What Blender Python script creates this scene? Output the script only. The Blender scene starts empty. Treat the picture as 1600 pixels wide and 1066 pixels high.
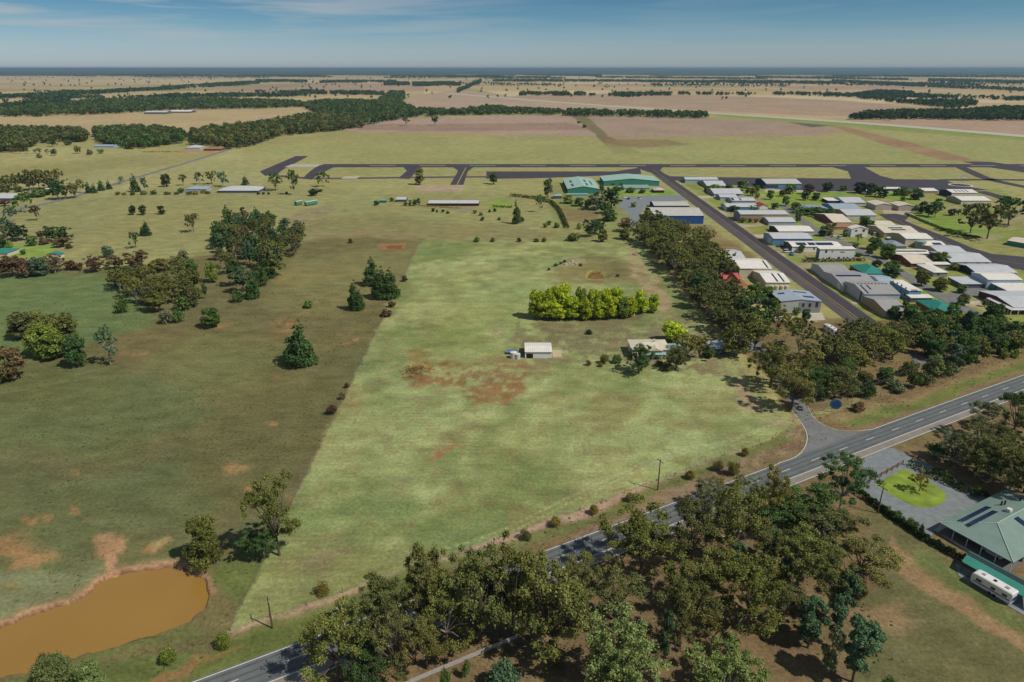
import bpy, math, random
import numpy as np
from mathutils import Vector

# ------------------------------------------------------------------ camera, sky, sun
scene = bpy.context.scene
CAM_H = 105.0
FPX = 1067.0                       # focal length in pixels of the 1600 px wide photograph
PITCH = math.atan(426.4 / FPX)     # camera looks down by this much
cam_d = bpy.data.cameras.new("camera")
cam_d.sensor_width = 36.0
cam_d.lens = 36.0 * FPX / 1600.0
cam_d.clip_start = 1.0
cam_d.clip_end = 120000.0
cam = bpy.data.objects.new("camera", cam_d)
scene.collection.objects.link(cam)
cam.location = (0, 0, CAM_H)
cam.rotation_euler = (math.pi / 2 - PITCH, 0, 0)
scene.camera = cam

SUN_EL = math.radians(52)
SUN_AZ = math.atan2(-0.47, 0.88)   # direction towards the sun: to the right, a little behind the camera
sdir = Vector((math.cos(SUN_EL) * math.cos(SUN_AZ), math.cos(SUN_EL) * math.sin(SUN_AZ), math.sin(SUN_EL)))
sun_d = bpy.data.lights.new("sun", 'SUN')
sun_d.energy = 3.9
sun_d.angle = math.radians(0.5)
sun_d.color = (1.0, 0.945, 0.86)
sun = bpy.data.objects.new("sun", sun_d)
scene.collection.objects.link(sun)
sun.rotation_euler = sdir.to_track_quat('Z', 'Y').to_euler()

world = bpy.data.worlds.new("World")
scene.world = world
world.use_nodes = True
wn = world.node_tree
for n in list(wn.nodes):
    wn.nodes.remove(n)
def wnode(t, **k):
    n = wn.nodes.new(t)
    for a, b in k.items():
        setattr(n, a, b)
    return n
wout = wnode('ShaderNodeOutputWorld'); wbg = wnode('ShaderNodeBackground')
sky = wnode('ShaderNodeTexSky', sky_type='NISHITA', sun_disc=False)
sky.sun_elevation = SUN_EL
sky.sun_rotation = math.pi / 2 - SUN_AZ
sky.altitude = 250; sky.air_density = 1.0; sky.dust_density = 0.6; sky.ozone_density = 2.0
wtc = wnode('ShaderNodeTexCoord'); wsep = wnode('ShaderNodeSeparateXYZ')
wn.links.new(wtc.outputs['Generated'], wsep.inputs[0])
wmr = wnode('ShaderNodeMapRange'); wmr.inputs[1].default_value = 0.0; wmr.inputs[2].default_value = 0.35
wn.links.new(wsep.outputs['Z'], wmr.inputs[0])
wramp = wnode('ShaderNodeValToRGB')
wr = wramp.color_ramp
SKY_STOPS = [(0.0, (1.18, 1.42, 1.92)), (0.08, (0.92, 1.18, 1.58)), (0.16, (0.56, 0.92, 1.26)), (0.26, (0.33, 0.68, 1.0)), (1.0, (1, 1, 1))]
wr.elements[0].position = 0.0; wr.elements[0].color = (*SKY_STOPS[0][1], 1)
wr.elements[1].position = 1.0; wr.elements[1].color = (*SKY_STOPS[-1][1], 1)
for p_, c_ in SKY_STOPS[1:-1]:
    e_ = wr.elements.new(p_); e_.color = (*c_, 1)
wn.links.new(wmr.outputs[0], wramp.inputs[0])
wmul = wnode('ShaderNodeMix', data_type='RGBA', blend_type='MULTIPLY'); wmul.inputs[0].default_value = 1.0
wn.links.new(sky.outputs[0], wmul.inputs[6]); wn.links.new(wramp.outputs[0], wmul.inputs[7])
# thin high cloud: streaks stretched along the horizon, thickest towards the upper left of the view
wmap = wnode('ShaderNodeMapping'); wmap.inputs['Scale'].default_value = (2.6, 2.6, 34.0); wmap.inputs['Rotation'].default_value = (0.0, 0.05, 0.0)
wnoi = wnode('ShaderNodeTexNoise'); wnoi.inputs['Scale'].default_value = 1.6; wnoi.inputs['Detail'].default_value = 7.0; wnoi.inputs['Roughness'].default_value = 0.55; wnoi.inputs['Distortion'].default_value = 0.4
wn.links.new(wtc.outputs['Generated'], wmap.inputs[0]); wn.links.new(wmap.outputs[0], wnoi.inputs[0])
wcr = wnode('ShaderNodeMapRange'); wcr.inputs[1].default_value = 0.44; wcr.inputs[2].default_value = 0.62
wn.links.new(wnoi.outputs[0], wcr.inputs[0])
wlm = wnode('ShaderNodeMapRange'); wlm.inputs[1].default_value = 0.05; wlm.inputs[2].default_value = -0.42; wlm.inputs[3].default_value = 0.14; wlm.inputs[4].default_value = 1.0
wn.links.new(wsep.outputs['X'], wlm.inputs[0])
wlz = wnode('ShaderNodeMapRange'); wlz.inputs[1].default_value = 0.010; wlz.inputs[2].default_value = 0.062
wn.links.new(wsep.outputs['Z'], wlz.inputs[0])
wm1 = wnode('ShaderNodeMath', operation='MULTIPLY'); wm2 = wnode('ShaderNodeMath', operation='MULTIPLY'); wm3 = wnode('ShaderNodeMath', operation='MULTIPLY'); wm3.inputs[1].default_value = 0.85
wn.links.new(wcr.outputs[0], wm1.inputs[0]); wn.links.new(wlm.outputs[0], wm1.inputs[1])
wn.links.new(wm1.outputs[0], wm2.inputs[0]); wn.links.new(wlz.outputs[0], wm2.inputs[1]); wn.links.new(wm2.outputs[0], wm3.inputs[0])
wcl = wnode('ShaderNodeMix', data_type='RGBA'); wcl.inputs[7].default_value = (7.6, 8.2, 8.5, 1)
wn.links.new(wm3.outputs[0], wcl.inputs[0]); wn.links.new(wmul.outputs[2], wcl.inputs[6])
wn.links.new(wcl.outputs[2], wbg.inputs[0]); wn.links.new(wbg.outputs[0], wout.inputs[0])
wbg.inputs[1].default_value = 0.058

scene.view_settings.view_transform = 'Standard'
scene.view_settings.look = 'None'
scene.view_settings.gamma = 1.0
scene.view_settings.use_curve_mapping = False
scene.view_settings.exposure = 0.0
scene.cycles.max_bounces = 5
scene.cycles.diffuse_bounces = 2
scene.cycles.volume_bounces = 0
scene.cycles.transparent_max_bounces = 8

# ------------------------------------------------------------------ helpers
COL = scene.collection
CP, SP = math.cos(PITCH), math.sin(PITCH)
def G(px, py, z=0.0):
    """point of the level z that the photograph shows at pixel (px, py)"""
    v = (533 - py) / FPX
    t = (z - CAM_H) / (-SP + v * CP)
    return ((px - 800) / FPX * t, (CP + v * SP) * t)
def hgt(py, Y):
    """height above ground at distance Y seen at pixel row py"""
    v = (533 - py) / FPX
    return CAM_H + (-SP + v * CP) * Y / (CP + v * SP)
def xat(px, Y, z=0.0):
    """x of pixel column px at distance Y and height z"""
    return (px - 800) / FPX * (Y * CP + (CAM_H - z) * SP)
def pix(x, y, z=0.0):
    d = y * CP + (CAM_H - z) * SP
    u = y * SP - (CAM_H - z) * CP
    return 800 + FPX * x / d, 533 - FPX * u / d
def lin(c):
    c = np.asarray(c, float) / 255.0
    return np.where(c <= 0.04045, c / 12.92, ((c + 0.055) / 1.055) ** 2.4)
def L(r, g, b):
    return tuple(lin((r, g, b)))

def tag(o, label=None, cat=None, group=None, kind=None):
    if label: o['label'] = label
    if cat: o['category'] = cat
    if group: o['group'] = group
    if kind: o['kind'] = kind
    return o
def empty(name, loc, rz=0.0):
    o = bpy.data.objects.new(name, None); COL.objects.link(o)
    o.location = loc; o.rotation_euler = (0, 0, rz); o.empty_display_size = 0.5
    return o
def fast_mesh(name, V, faces_n, idx, mats=(), midx=None, smooth=False):
    """V (n,3) array, faces_n corners per face (int or array), idx flat corner list"""
    me = bpy.data.meshes.new(name)
    V = np.asarray(V, np.float32); idx = np.asarray(idx, np.int32).ravel()
    if np.isscalar(faces_n):
        nf = len(idx) // faces_n; tot = np.full(nf, faces_n, np.int32)
    else:
        tot = np.asarray(faces_n, np.int32); nf = len(tot)
    start = np.concatenate([[0], np.cumsum(tot)[:-1]]).astype(np.int32)
    me.vertices.add(len(V)); me.vertices.foreach_set('co', V.ravel())
    me.loops.add(len(idx)); me.loops.foreach_set('vertex_index', idx)
    me.polygons.add(nf); me.polygons.foreach_set('loop_start', start); me.polygons.foreach_set('loop_total', tot)
    if midx is not None: me.polygons.foreach_set('material_index', np.asarray(midx, np.int32))
    me.polygons.foreach_set('use_smooth', np.full(nf, smooth))
    for m in mats: me.materials.append(m)
    me.update(calc_edges=True)
    return me
def link(name, me, parent=None, loc=None, rz=None):
    o = bpy.data.objects.new(name, me); COL.objects.link(o)
    if parent is not None: o.parent = parent
    if loc is not None: o.location = loc
    if rz is not None: o.rotation_euler = (0, 0, rz)
    return o

class MB:
    """collects polygons, boxes and tubes; build() links them as one mesh"""
    def __init__(s): s.v = []; s.f = []; s.m = []
    def poly(s, pts, m=0):
        b = len(s.v); s.v += [tuple(p) for p in pts]; s.f.append(list(range(b, b + len(pts)))); s.m.append(m)
    def box(s, x0, x1, y0, y1, z0, z1, m=0, top=None):
        b = len(s.v)
        s.v += [(x0, y0, z0), (x1, y0, z0), (x1, y1, z0), (x0, y1, z0), (x0, y0, z1), (x1, y0, z1), (x1, y1, z1), (x0, y1, z1)]
        for i, f in enumerate(((0, 3, 2, 1), (4, 5, 6, 7), (0, 1, 5, 4), (1, 2, 6, 5), (2, 3, 7, 6), (3, 0, 4, 7))):
            s.f.append([b + k for k in f]); s.m.append(top if (top is not None and i == 1) else m)
    def prism(s, prof, a0, a1, axis='x', m=0):
        """profile [(u, z)] extruded along the axis from a0 to a1"""
        b = len(s.v); n = len(prof)
        for a in (a0, a1):
            for u, z in prof: s.v.append((a, u, z) if axis == 'x' else (u, a, z))
        s.f.append(list(range(b, b + n))[::-1]); s.m.append(m)
        s.f.append(list(range(b + n, b + 2 * n))); s.m.append(m)
        for i in range(n):
            j = (i + 1) % n
            s.f.append([b + i, b + j, b + n + j, b + n + i]); s.m.append(m)
    def tube(s, pts, rad, n=6, m=0, cap=True):
        pts = [Vector(p) for p in pts]; k = len(pts)
        if not hasattr(rad, '__len__'): rad = [rad] * k
        b = len(s.v)
        for i, p in enumerate(pts):
            t = (pts[min(i + 1, k - 1)] - pts[max(i - 1, 0)]).normalized()
            ref = Vector((1, 0, 0)) if abs(t.x) < 0.8 else Vector((0, 1, 0))
            e1 = t.cross(ref).normalized(); e2 = t.cross(e1)
            for j in range(n):
                a = 2 * math.pi * j / n
                s.v.append(tuple(p + (e1 * math.cos(a) + e2 * math.sin(a)) * rad[i]))
        for i in range(k - 1):
            for j in range(n):
                j2 = (j + 1) % n
                s.f.append([b + i * n + j, b + i * n + j2, b + (i + 1) * n + j2, b + (i + 1) * n + j]); s.m.append(m)
        if cap:
            s.f.append([b + j for j in range(n)][::-1]); s.m.append(m)
            s.f.append([b + (k - 1) * n + j for j in range(n)]); s.m.append(m)
    def mesh(s, name, mats, smooth=False):
        if not isinstance(mats, (list, tuple)): mats = [mats]
        return fast_mesh(name, s.v, [len(f) for f in s.f], [i for f in s.f for i in f], mats, s.m, smooth)
    def build(s, name, mats, parent=None, smooth=False, loc=None, rz=None):
        return link(name, s.mesh(name, mats, smooth), parent, loc, rz)

# ------------------------------------------------------------------ numpy noise
def _h(ix, iy, seed):
    n = (ix.astype(np.int64) * 374761393 + iy.astype(np.int64) * 668265263 + seed * 1442695041) & 0xffffffff
    n = ((n ^ (n >> 13)) * 1274126177) & 0xffffffff
    return ((n ^ (n >> 16)) & 0xffff) / 65535.0
def vnoise(x, y, s, seed=0):
    x = x / s; y = y / s
    ix = np.floor(x); iy = np.floor(y); fx = x - ix; fy = y - iy
    fx = fx * fx * (3 - 2 * fx); fy = fy * fy * (3 - 2 * fy)
    a = _h(ix, iy, seed); b = _h(ix + 1, iy, seed); c = _h(ix, iy + 1, seed); d = _h(ix + 1, iy + 1, seed)
    return (a * (1 - fx) + b * fx) * (1 - fy) + (c * (1 - fx) + d * fx) * fy
def fbm(x, y, s, oct=4, seed=0, gain=0.5):
    r = 0; a = 1.0; t = 0
    for o in range(oct):
        r = r + a * vnoise(x, y, s / 2 ** o, seed + 17 * o); t += a; a *= gain
    return r / t

# ------------------------------------------------------------------ materials
MATS = {}
def nt_new(name):
    m = bpy.data.materials.new(name); m.use_nodes = True
    nt = m.node_tree; b = nt.nodes['Principled BSDF']
    b.inputs['Specular IOR Level'].default_value = 0.25
    return m, nt, b
def plain(name, col, rough=0.8, metal=0.0, var=0.12, scale=1.5, bump=0.0, spec=0.25):
    """a surface with uneven wear: colour varied by noise at two scales"""
    key = (name, col, rough, metal, var, scale)
    if key in MATS: return MATS[key]
    m, nt, b = nt_new(name)
    b.inputs['Roughness'].default_value = rough; b.inputs['Metallic'].default_value = metal; b.inputs['Specular IOR Level'].default_value = spec
    tc = nt.nodes.new('ShaderNodeTexCoord')
    no = nt.nodes.new('ShaderNodeTexNoise'); no.inputs['Scale'].default_value = scale; no.inputs['Detail'].default_value = 6; no.inputs['Roughness'].default_value = 0.65
    nt.links.new(tc.outputs['Object'], no.inputs['Vector'])
    mr = nt.nodes.new('ShaderNodeMapRange'); mr.inputs[1].default_value = 0.3; mr.inputs[2].default_value = 0.7; mr.inputs[3].default_value = 1 - var; mr.inputs[4].default_value = 1 + var
    nt.links.new(no.outputs[0], mr.inputs[0])
    mx = nt.nodes.new('ShaderNodeMix'); mx.data_type = 'RGBA'; mx.blend_type = 'MULTIPLY'; mx.inputs[0].default_value = 1
    mx.inputs[6].default_value = (*col, 1); nt.links.new(mr.outputs[0], mx.inputs[7]); nt.links.new(mx.outputs[2], b.inputs['Base Color'])
    if bump:
        bp = nt.nodes.new('ShaderNodeBump'); bp.inputs['Strength'].default_value = bump; nt.links.new(no.outputs[0], bp.inputs['Height']); nt.links.new(bp.outputs[0], b.inputs['Normal'])
    MATS[key] = m
    return m
def ribbed(name, col, axis='x', pitch=0.76, rough=0.5, var=0.10):
    """corrugated sheet steel: rib bump, faint sheet joints and weathering"""
    key = ('rib', name, col, axis)
    if key in MATS: return MATS[key]
    m, nt, b = nt_new(name)
    b.inputs['Roughness'].default_value = rough; b.inputs['Metallic'].default_value = 0.0; b.inputs['Specular IOR Level'].default_value = 0.3
    tc = nt.nodes.new('ShaderNodeTexCoord')
    wv = nt.nodes.new('ShaderNodeTexWave'); wv.bands_direction = axis.upper(); wv.inputs['Scale'].default_value = 0.314 / pitch; wv.inputs['Distortion'].default_value = 0.0
    nt.links.new(tc.outputs['Object'], wv.inputs['Vector'])
    no = nt.nodes.new('ShaderNodeTexNoise'); no.inputs['Scale'].default_value = 0.35; no.inputs['Detail'].default_value = 6; no.inputs['Roughness'].default_value = 0.6
    nt.links.new(tc.outputs['Object'], no.inputs['Vector'])
    mr = nt.nodes.new('ShaderNodeMapRange'); mr.inputs[1].default_value = 0.3; mr.inputs[2].default_value = 0.7; mr.inputs[3].default_value = 1 - var; mr.inputs[4].default_value = 1 + var
    nt.links.new(no.outputs[0], mr.inputs[0])
    mw = nt.nodes.new('ShaderNodeMapRange'); mw.inputs[1].default_value = 0; mw.inputs[2].default_value = 0.25; mw.inputs[3].default_value = 0.86; mw.inputs[4].default_value = 1.0
    nt.links.new(wv.outputs['Fac'], mw.inputs[0])
    mm = nt.nodes.new('ShaderNodeMath'); mm.operation = 'MULTIPLY'; nt.links.new(mr.outputs[0], mm.inputs[0]); nt.links.new(mw.outputs[0], mm.inputs[1])
    mx = nt.nodes.new('ShaderNodeMix'); mx.data_type = 'RGBA'; mx.blend_type = 'MULTIPLY'; mx.inputs[0].default_value = 1
    mx.inputs[6].default_value = (*col, 1); nt.links.new(mm.outputs[0], mx.inputs[7]); nt.links.new(mx.outputs[2], b.inputs['Base Color'])
    bp = nt.nodes.new('ShaderNodeBump'); bp.inputs['Strength'].default_value = 0.25; bp.inputs['Distance'].default_value = 0.05
    nt.links.new(wv.outputs['Fac'], bp.inputs['Height']); nt.links.new(bp.outputs[0], b.inputs['Normal'])
    MATS[key] = m
    return m
def foliage_mat():
    m = bpy.data.materials.new('foliage'); m.use_nodes = True
    nt = m.node_tree; nt.nodes.remove(nt.nodes['Principled BSDF']); out = nt.nodes['Material Output']
    oi = nt.nodes.new('ShaderNodeObjectInfo'); at = nt.nodes.new('ShaderNodeAttribute'); at.attribute_name = 'tint'
    mx = nt.nodes.new('ShaderNodeMix'); mx.data_type = 'RGBA'; mx.blend_type = 'MULTIPLY'; mx.inputs[0].default_value = 1
    nt.links.new(oi.outputs['Color'], mx.inputs[6]); nt.links.new(at.outputs['Color'], mx.inputs[7])
    d = nt.nodes.new('ShaderNodeBsdfDiffuse'); t = nt.nodes.new('ShaderNodeBsdfTranslucent'); g = nt.nodes.new('ShaderNodeBsdfGlossy'); g.inputs['Roughness'].default_value = 0.5
    nt.links.new(mx.outputs[2], d.inputs[0]); nt.links.new(mx.outputs[2], t.inputs[0]); nt.links.new(mx.outputs[2], g.inputs[0])
    m1 = nt.nodes.new('ShaderNodeMixShader'); m1.inputs[0].default_value = 0.22
    nt.links.new(d.outputs[0], m1.inputs[1]); nt.links.new(t.outputs[0], m1.inputs[2])
    m2 = nt.nodes.new('ShaderNodeMixShader'); m2.inputs[0].default_value = 0.06
    nt.links.new(m1.outputs[0], m2.inputs[1]); nt.links.new(g.outputs[0], m2.inputs[2])
    nt.links.new(m2.outputs[0], out.inputs[0])
    return m
FOL = foliage_mat()
BARK = plain('bark', L(96, 84, 70), 0.9, var=0.35, scale=2.0)
PALE_BARK = plain('pale_bark', L(168, 160, 148), 0.85, var=0.25, scale=2.0)

# ------------------------------------------------------------------ ground
def poly_mask(PX, PY, pts, soft, out=None):
    """0..1 inside the polygon with a soft edge (soft in the units of the coordinates)"""
    pts = np.asarray(pts, float); m = np.zeros(PX.shape)
    x0, y0 = pts.min(0) - soft * 2; x1, y1 = pts.max(0) + soft * 2
    sel = np.nonzero((PX > x0) & (PX < x1) & (PY > y0) & (PY < y1))
    if len(sel[0]) == 0: return m
    x = PX[sel]; y = PY[sel]; ins = np.zeros(x.shape, bool); dm = np.full(x.shape, 1e9)
    n = len(pts)
    for i in range(n):
        ax, ay = pts[i]; bx, by = pts[(i + 1) % n]; ex, ey = bx - ax, by - ay
        l2 = ex * ex + ey * ey + 1e-9
        t = np.clip(((x - ax) * ex + (y - ay) * ey) / l2, 0, 1)
        dm = np.minimum(dm, np.hypot(x - ax - t * ex, y - ay - t * ey))
        if ay != by:
            c = ((ay > y) != (by > y)) & (x < ex * (y - ay) / (by - ay) + ax)
            ins ^= c
    sd = np.where(ins, dm, -dm)
    v = np.clip(sd / max(soft, 1e-3) * 0.5 + 0.5, 0, 1)
    m[sel] = v * v * (3 - 2 * v)
    return m

def smooth_line(P_, n=6):
    P_ = [np.array(p, float) for p in P_]; out = []
    for i in range(len(P_) - 1):
        p0 = P_[max(i - 1, 0)]; p1 = P_[i]; p2 = P_[i + 1]; p3 = P_[min(i + 2, len(P_) - 1)]
        for t in np.linspace(0, 1, n, endpoint=False):
            out.append(0.5 * (2 * p1 + (p2 - p0) * t + (2 * p0 - 5 * p1 + 4 * p2 - p3) * t * t + (3 * p1 - p0 - 3 * p2 + p3) * t ** 3))
    out.append(P_[-1]); return out
DAM = [(-60, 985), (0, 976), (60, 955), (110, 938), (145, 917), (170, 901), (205, 893), (250, 886), (284, 884), (303, 892), (318, 908), (322, 925), (316, 948), (300, 965), (270, 978), (200, 1000), (140, 1015), (60, 1042), (0, 1057), (-90, 1080), (-200, 1000)]

def build_ground():
    rows = np.concatenate([[-60, -20, 10, 40, 60], np.exp(np.linspace(math.log(78), math.log(60000), 980))])
    tt = np.concatenate([[-6, -3, -1.8, -1.25], np.linspace(-0.98, 0.98, 1060), [1.25, 1.8, 3, 6]])
    Y, T = np.meshgrid(rows, tt, indexing='ij')
    wid = np.where(Y < 78, 78 + (Y - 78) * 0.2, Y) + 25
    X = T * wid
    X = np.where(Y > 4000, np.sign(T) * np.abs(X), X)
    D = np.maximum(Y, 5) * CP + CAM_H * SP
    PX = 800 + FPX * X / D; PY = 533 - FPX * (np.maximum(Y, 5) * SP - CAM_H * CP) / D
    # irregular edges: bend the coordinates by noise in the world
    n1 = fbm(X, Y, 24, 4, 1) - 0.5; n2 = fbm(X, Y, 24, 4, 2) - 0.5
    n3 = fbm(X, Y, 5, 3, 3) - 0.5; n4 = fbm(X, Y, 5, 3, 4) - 0.5
    k = FPX / D
    tuft = np.clip((fbm(X, Y, 2.6, 3, 61) * .55 + fbm(X, Y, 9, 3, 62) * .45 - .40) * 9, .12, 1)
    base = np.zeros(X.shape + (3,))
    def setc(mask, rgb, amt=1.0):
        nonlocal base
        a = (mask * amt)[..., None]; base = base * (1 - a) + np.asarray(rgb) * a
    # --- far country: straw, stubble and ploughed blocks
    cell = lambda s, sd, ang: _h(np.floor((X * math.cos(ang) + Y * math.sin(ang)) / (s * 1.4)), np.floor((-X * math.sin(ang) + Y * math.cos(ang)) / s), sd)
    c1 = cell(720, 5, 0.12); c2 = cell(430, 6, -0.05)
    straw = lin((172, 152, 112)); pale = lin((186, 168, 132)); pink = lin((160, 136, 114)); olv = lin((140, 136, 88))
    base[:] = straw
    setc(c1 > 0.55, pink); setc(c1 > 0.82, pale); setc((c2 > 0.90) & (Y > 2200), olv, 0.8)
    farm = Y > 5200
    setc(farm, lin((188, 168, 126)), 0.6)
    nb = fbm(X, Y, 900, 4, 9)
    setc(np.clip((nb - 0.52) * 12, 0, 1) * (Y > 3600), lin((120, 112, 78)), 0.35)
    def P(pts, rgb, soft=1.5, warp=0.0, amt=1.0, fine=0.0):
        fine = max(fine, min(4.0, 1.2 * soft)); warp = warp * 1.5; rgb = tuple(rgb); red = rgb[0] - rgb[1] > 28 and soft > 1.3
        m = poly_mask(PX + n1 * k * warp + n3 * k * fine, PY + (n2 * warp + n4 * fine) * k * 0.5, pts, soft)
        if red: m = m * tuft; rgb = (rgb[0] * .90, rgb[1] * .99, rgb[2] * 1.12)
        setc(m, lin(rgb), amt); return m
    # --- middle distance
    P([(-400, 245), (-400, 206), (0, 200), (140, 208), (330, 206), (470, 190), (520, 170), (640, 150), (735, 138), (800, 152), (960, 165), (1110, 176), (1320, 192), (1700, 222), (2200, 270), (2200, 700), (-900, 700), (-900, 300)], (146, 142, 92), 1.2)
    P([(-300, 186), (0, 182), (120, 176), (300, 172), (490, 165), (512, 174), (440, 186), (392, 196), (300, 205), (135, 210), (0, 203), (-300, 205)], (168, 149, 110), 1.0)
    P([(640, 151), (720, 140), (800, 152), (900, 163), (1100, 176), (900, 176), (660, 174), (625, 165)], (163, 142, 118), 1.0)
    P([(800, 150), (960, 146), (1200, 152), (1330, 158), (1440, 168), (1600, 176), (1900, 190), (1900, 206), (1600, 198), (1330, 183), (1110, 174), (960, 164)], (158, 136, 112), 0.8)
    P([(555, 186), (700, 183), (890, 180), (905, 192), (958, 214), (700, 209), (540, 206)], (158, 136, 118), 1.0, 3)
    P([(560, 195), (890, 192), (930, 203), (700, 205), (560, 203)], (134, 112, 92), 1.5, 3, 0.7)
    P([(915, 181), (1110, 185), (1280, 191), (1315, 206), (1280, 213), (1080, 214), (948, 216)], (150, 130, 110), 1.0, 3)
    P([(888, 179), (915, 180), (950, 212), (1000, 238), (960, 241), (930, 210)], (116, 106, 72), 1.0, 4)
    P([(400, 228), (1600, 222), (1600, 258), (420, 256)], (140, 142, 90), 4, 4, 0.6)
    P([(940, 216), (1040, 219), (1085, 225), (1000, 232), (955, 226)], (128, 108, 78), 1.5, 6, 0.8)
    P([(1284, 193), (1320, 198), (1420, 222), (1530, 252), (1470, 250), (1370, 222)], (142, 116, 88), 1.5, 2)
    P([(1230, 191), (1270, 190), (1300, 196), (1270, 199)], (95, 85, 78), 1)
    P([(1120, 176), (1620, 214), (1620, 222), (1120, 182)], (128, 138, 78), 1.2)
    for a_, b_, c_, d_ in ((0, 232, 380, 262), (600, 232, 930, 236), (1100, 234, 1500, 240), (200, 245, 560, 250)):
        P([(a_, b_), (c_, b_ - 3), (c_, d_ - 6), (a_, d_)], (158, 152, 104), 4, 6, 0.5)
    P([(0, 262), (120, 250), (330, 238), (340, 242), (180, 280), (0, 292)], (132, 126, 80), 4, 4, 0.6)
    P([(0, 285), (200, 262), (410, 250), (410, 330), (200, 345), (0, 380)], (150, 146, 100), 6, 5, 0.7)
    P([(-200, 340), (320, 290), (640, 300), (860, 300), (860, 376), (660, 376), (480, 400), (330, 395), (100, 415), (-200, 430)], (136, 134, 88), 8, 6, 0.9)
    P([(430, 345), (560, 335), (760, 350), (860, 362), (860, 376), (500, 378)], (124, 116, 76), 6, 8, 0.7)
    P([(460, 330), (510, 322), (520, 330), (470, 352), (440, 350)], (150, 118, 84), 3, 6, 0.7)
    P([(420, 366), (660, 364), (660, 369), (420, 372)], (150, 118, 86), 1.5, 3, 0.6)
    P([(652, 289), (725, 290), (720, 300), (650, 299)], (158, 138, 116), 1.5, 2, 0.9)
    P([(860, 285), (975, 300), (1000, 378), (860, 378)], (112, 118, 70), 6, 5, 0.6)
    P([(880, 325), (935, 330), (930, 350), (880, 345)], (122, 100, 70), 4, 6, 0.7)
    # --- left paddocks
    P([(-300, 400), (190, 420), (330, 395), (520, 372), (662, 374), (600, 500), (520, 650), (455, 800), (352, 1000), (100, 1200), (-800, 1200)], (106, 100, 66), 6, 4)
    P([(-200, 425), (150, 425), (215, 455), (240, 500), (140, 540), (60, 560), (-200, 560)], (98, 114, 70), 6, 8, 0.9)
    P([(-100, 560), (120, 560), (250, 590), (330, 640), (200, 700), (0, 720)], (94, 104, 64), 18, 20, 0.7)
    P([(190, 560), (330, 520), (430, 530), (420, 600), (300, 630)], (104, 108, 66), 14, 18, 0.6)
    P([(330, 640), (480, 560), (600, 480), (560, 620), (470, 760), (380, 800), (250, 760)], (100, 98, 62), 20, 20, 0.8)
    P([(440, 400), (650, 385), (620, 460), (560, 500), (420, 480)], (122, 117, 74), 14, 14, 0.8)
    P([(440, 500), (600, 480), (560, 600), (500, 640), (420, 600)], (106, 102, 66), 14, 14, 0.8)
    P([(-100, 760), (300, 700), (420, 820), (300, 880), (0, 900), (-200, 900)], (94, 100, 64), 24, 24, 0.8)
    P([(-100, 880), (40, 880), (150, 870), (170, 898), (100, 935), (0, 968), (-200, 985)], (118, 122, 88), 8, 10, 0.9)
    P([(320, 900), (400, 850), (470, 880), (460, 940), (358, 985), (300, 1010), (-100, 1100), (-100, 1190), (200, 1110), (480, 1000)], (92, 104, 56), 8, 10, 0.85)
    for cx, cy, rx, ry in ((15, 845, 24, 26), (70, 795, 18, 8), (62, 852, 34, 10), (45, 868, 22, 8), (150, 805, 12, 5), (125, 786, 12, 8), (178, 852, 32, 18), (240, 855, 26, 9), (110, 920, 5, 5), (275, 838, 8, 4), (382, 727, 14, 8), (465, 775, 16, 8), (410, 665, 7, 5), (390, 760, 8, 6), (18, 905, 14, 6), (220, 820, 14, 4), (120, 735, 5, 4), (445, 508, 16, 12), (535, 530, 24, 4), (430, 596, 10, 3), (130, 792, 8, 3), (50, 800, 12, 8), (170, 900, 12, 10), (200, 550, 20, 4), (330, 508, 26, 5), (500, 905, 26, 14), (430, 930, 30, 20), (340, 935, 16, 12), (560, 880, 20, 14)):
        pts = [(cx + rx * math.cos(a), cy + ry * math.sin(a)) for a in np.linspace(0, 6.28, 12, endpoint=False)]
        P(pts, (168, 118, 70) if cy < 900 else (150, 118, 60), max(2.5, ry * 0.9), 9, 0.85 if cy < 900 else 0.5, 4)
    P([(590, 382), (632, 381), (636, 388), (600, 391), (588, 388)], (170, 112, 70), 1.6, 3)
    P([(602, 385), (628, 384), (628, 388), (606, 389)], (122, 76, 46), 1.2, 2)
    # dam banks
    SX = PX + (n3 * 2.2 + (fbm(X, Y, 1.6, 2, 63) - .5) * 1.0) * k; SY = PY + (n4 * 1.6 + (fbm(X, Y, 1.6, 2, 64) - .5) * .8) * k
    DM = np.array(DAM, float); nx_ = np.roll(DM, -1, 0) - np.roll(DM, 1, 0); nl_ = np.hypot(nx_[:, 0], nx_[:, 1]); out_ = np.stack([nx_[:, 1], -nx_[:, 0]], 1) / nl_[:, None]
    ring = lambda d: [tuple(p + o * (d if o[1] < .2 else d * .35)) for p, o in zip(DM, out_)]
    setc(poly_mask(SX, SY, ring(13), 4.0), lin((134, 118, 80)), .75); setc(poly_mask(SX, SY, ring(7), 2.4), lin((156, 126, 98)), .95); setc(poly_mask(SX, SY, ring(2.0), 1.4), lin((112, 78, 56)), .95)
    P([(60, 1040), (300, 965), (330, 985), (200, 1020), (60, 1060)], (98, 104, 60), 6, 5, 0.8)
    setc(poly_mask(SX, SY, [(164, 860), (182, 860), (180, 884), (186, 902), (166, 904), (166, 880)], 3), lin((164, 128, 98)), .9); setc(poly_mask(SX, SY, [(146, 846), (160, 836), (190, 834), (200, 842), (196, 858), (176, 872), (156, 866)], 5), lin((160, 126, 92)), .85); setc(poly_mask(SX, SY, [(234, 852), (262, 840), (270, 846), (246, 862), (240, 868)], 2.5), lin((158, 134, 94)), .7)
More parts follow.
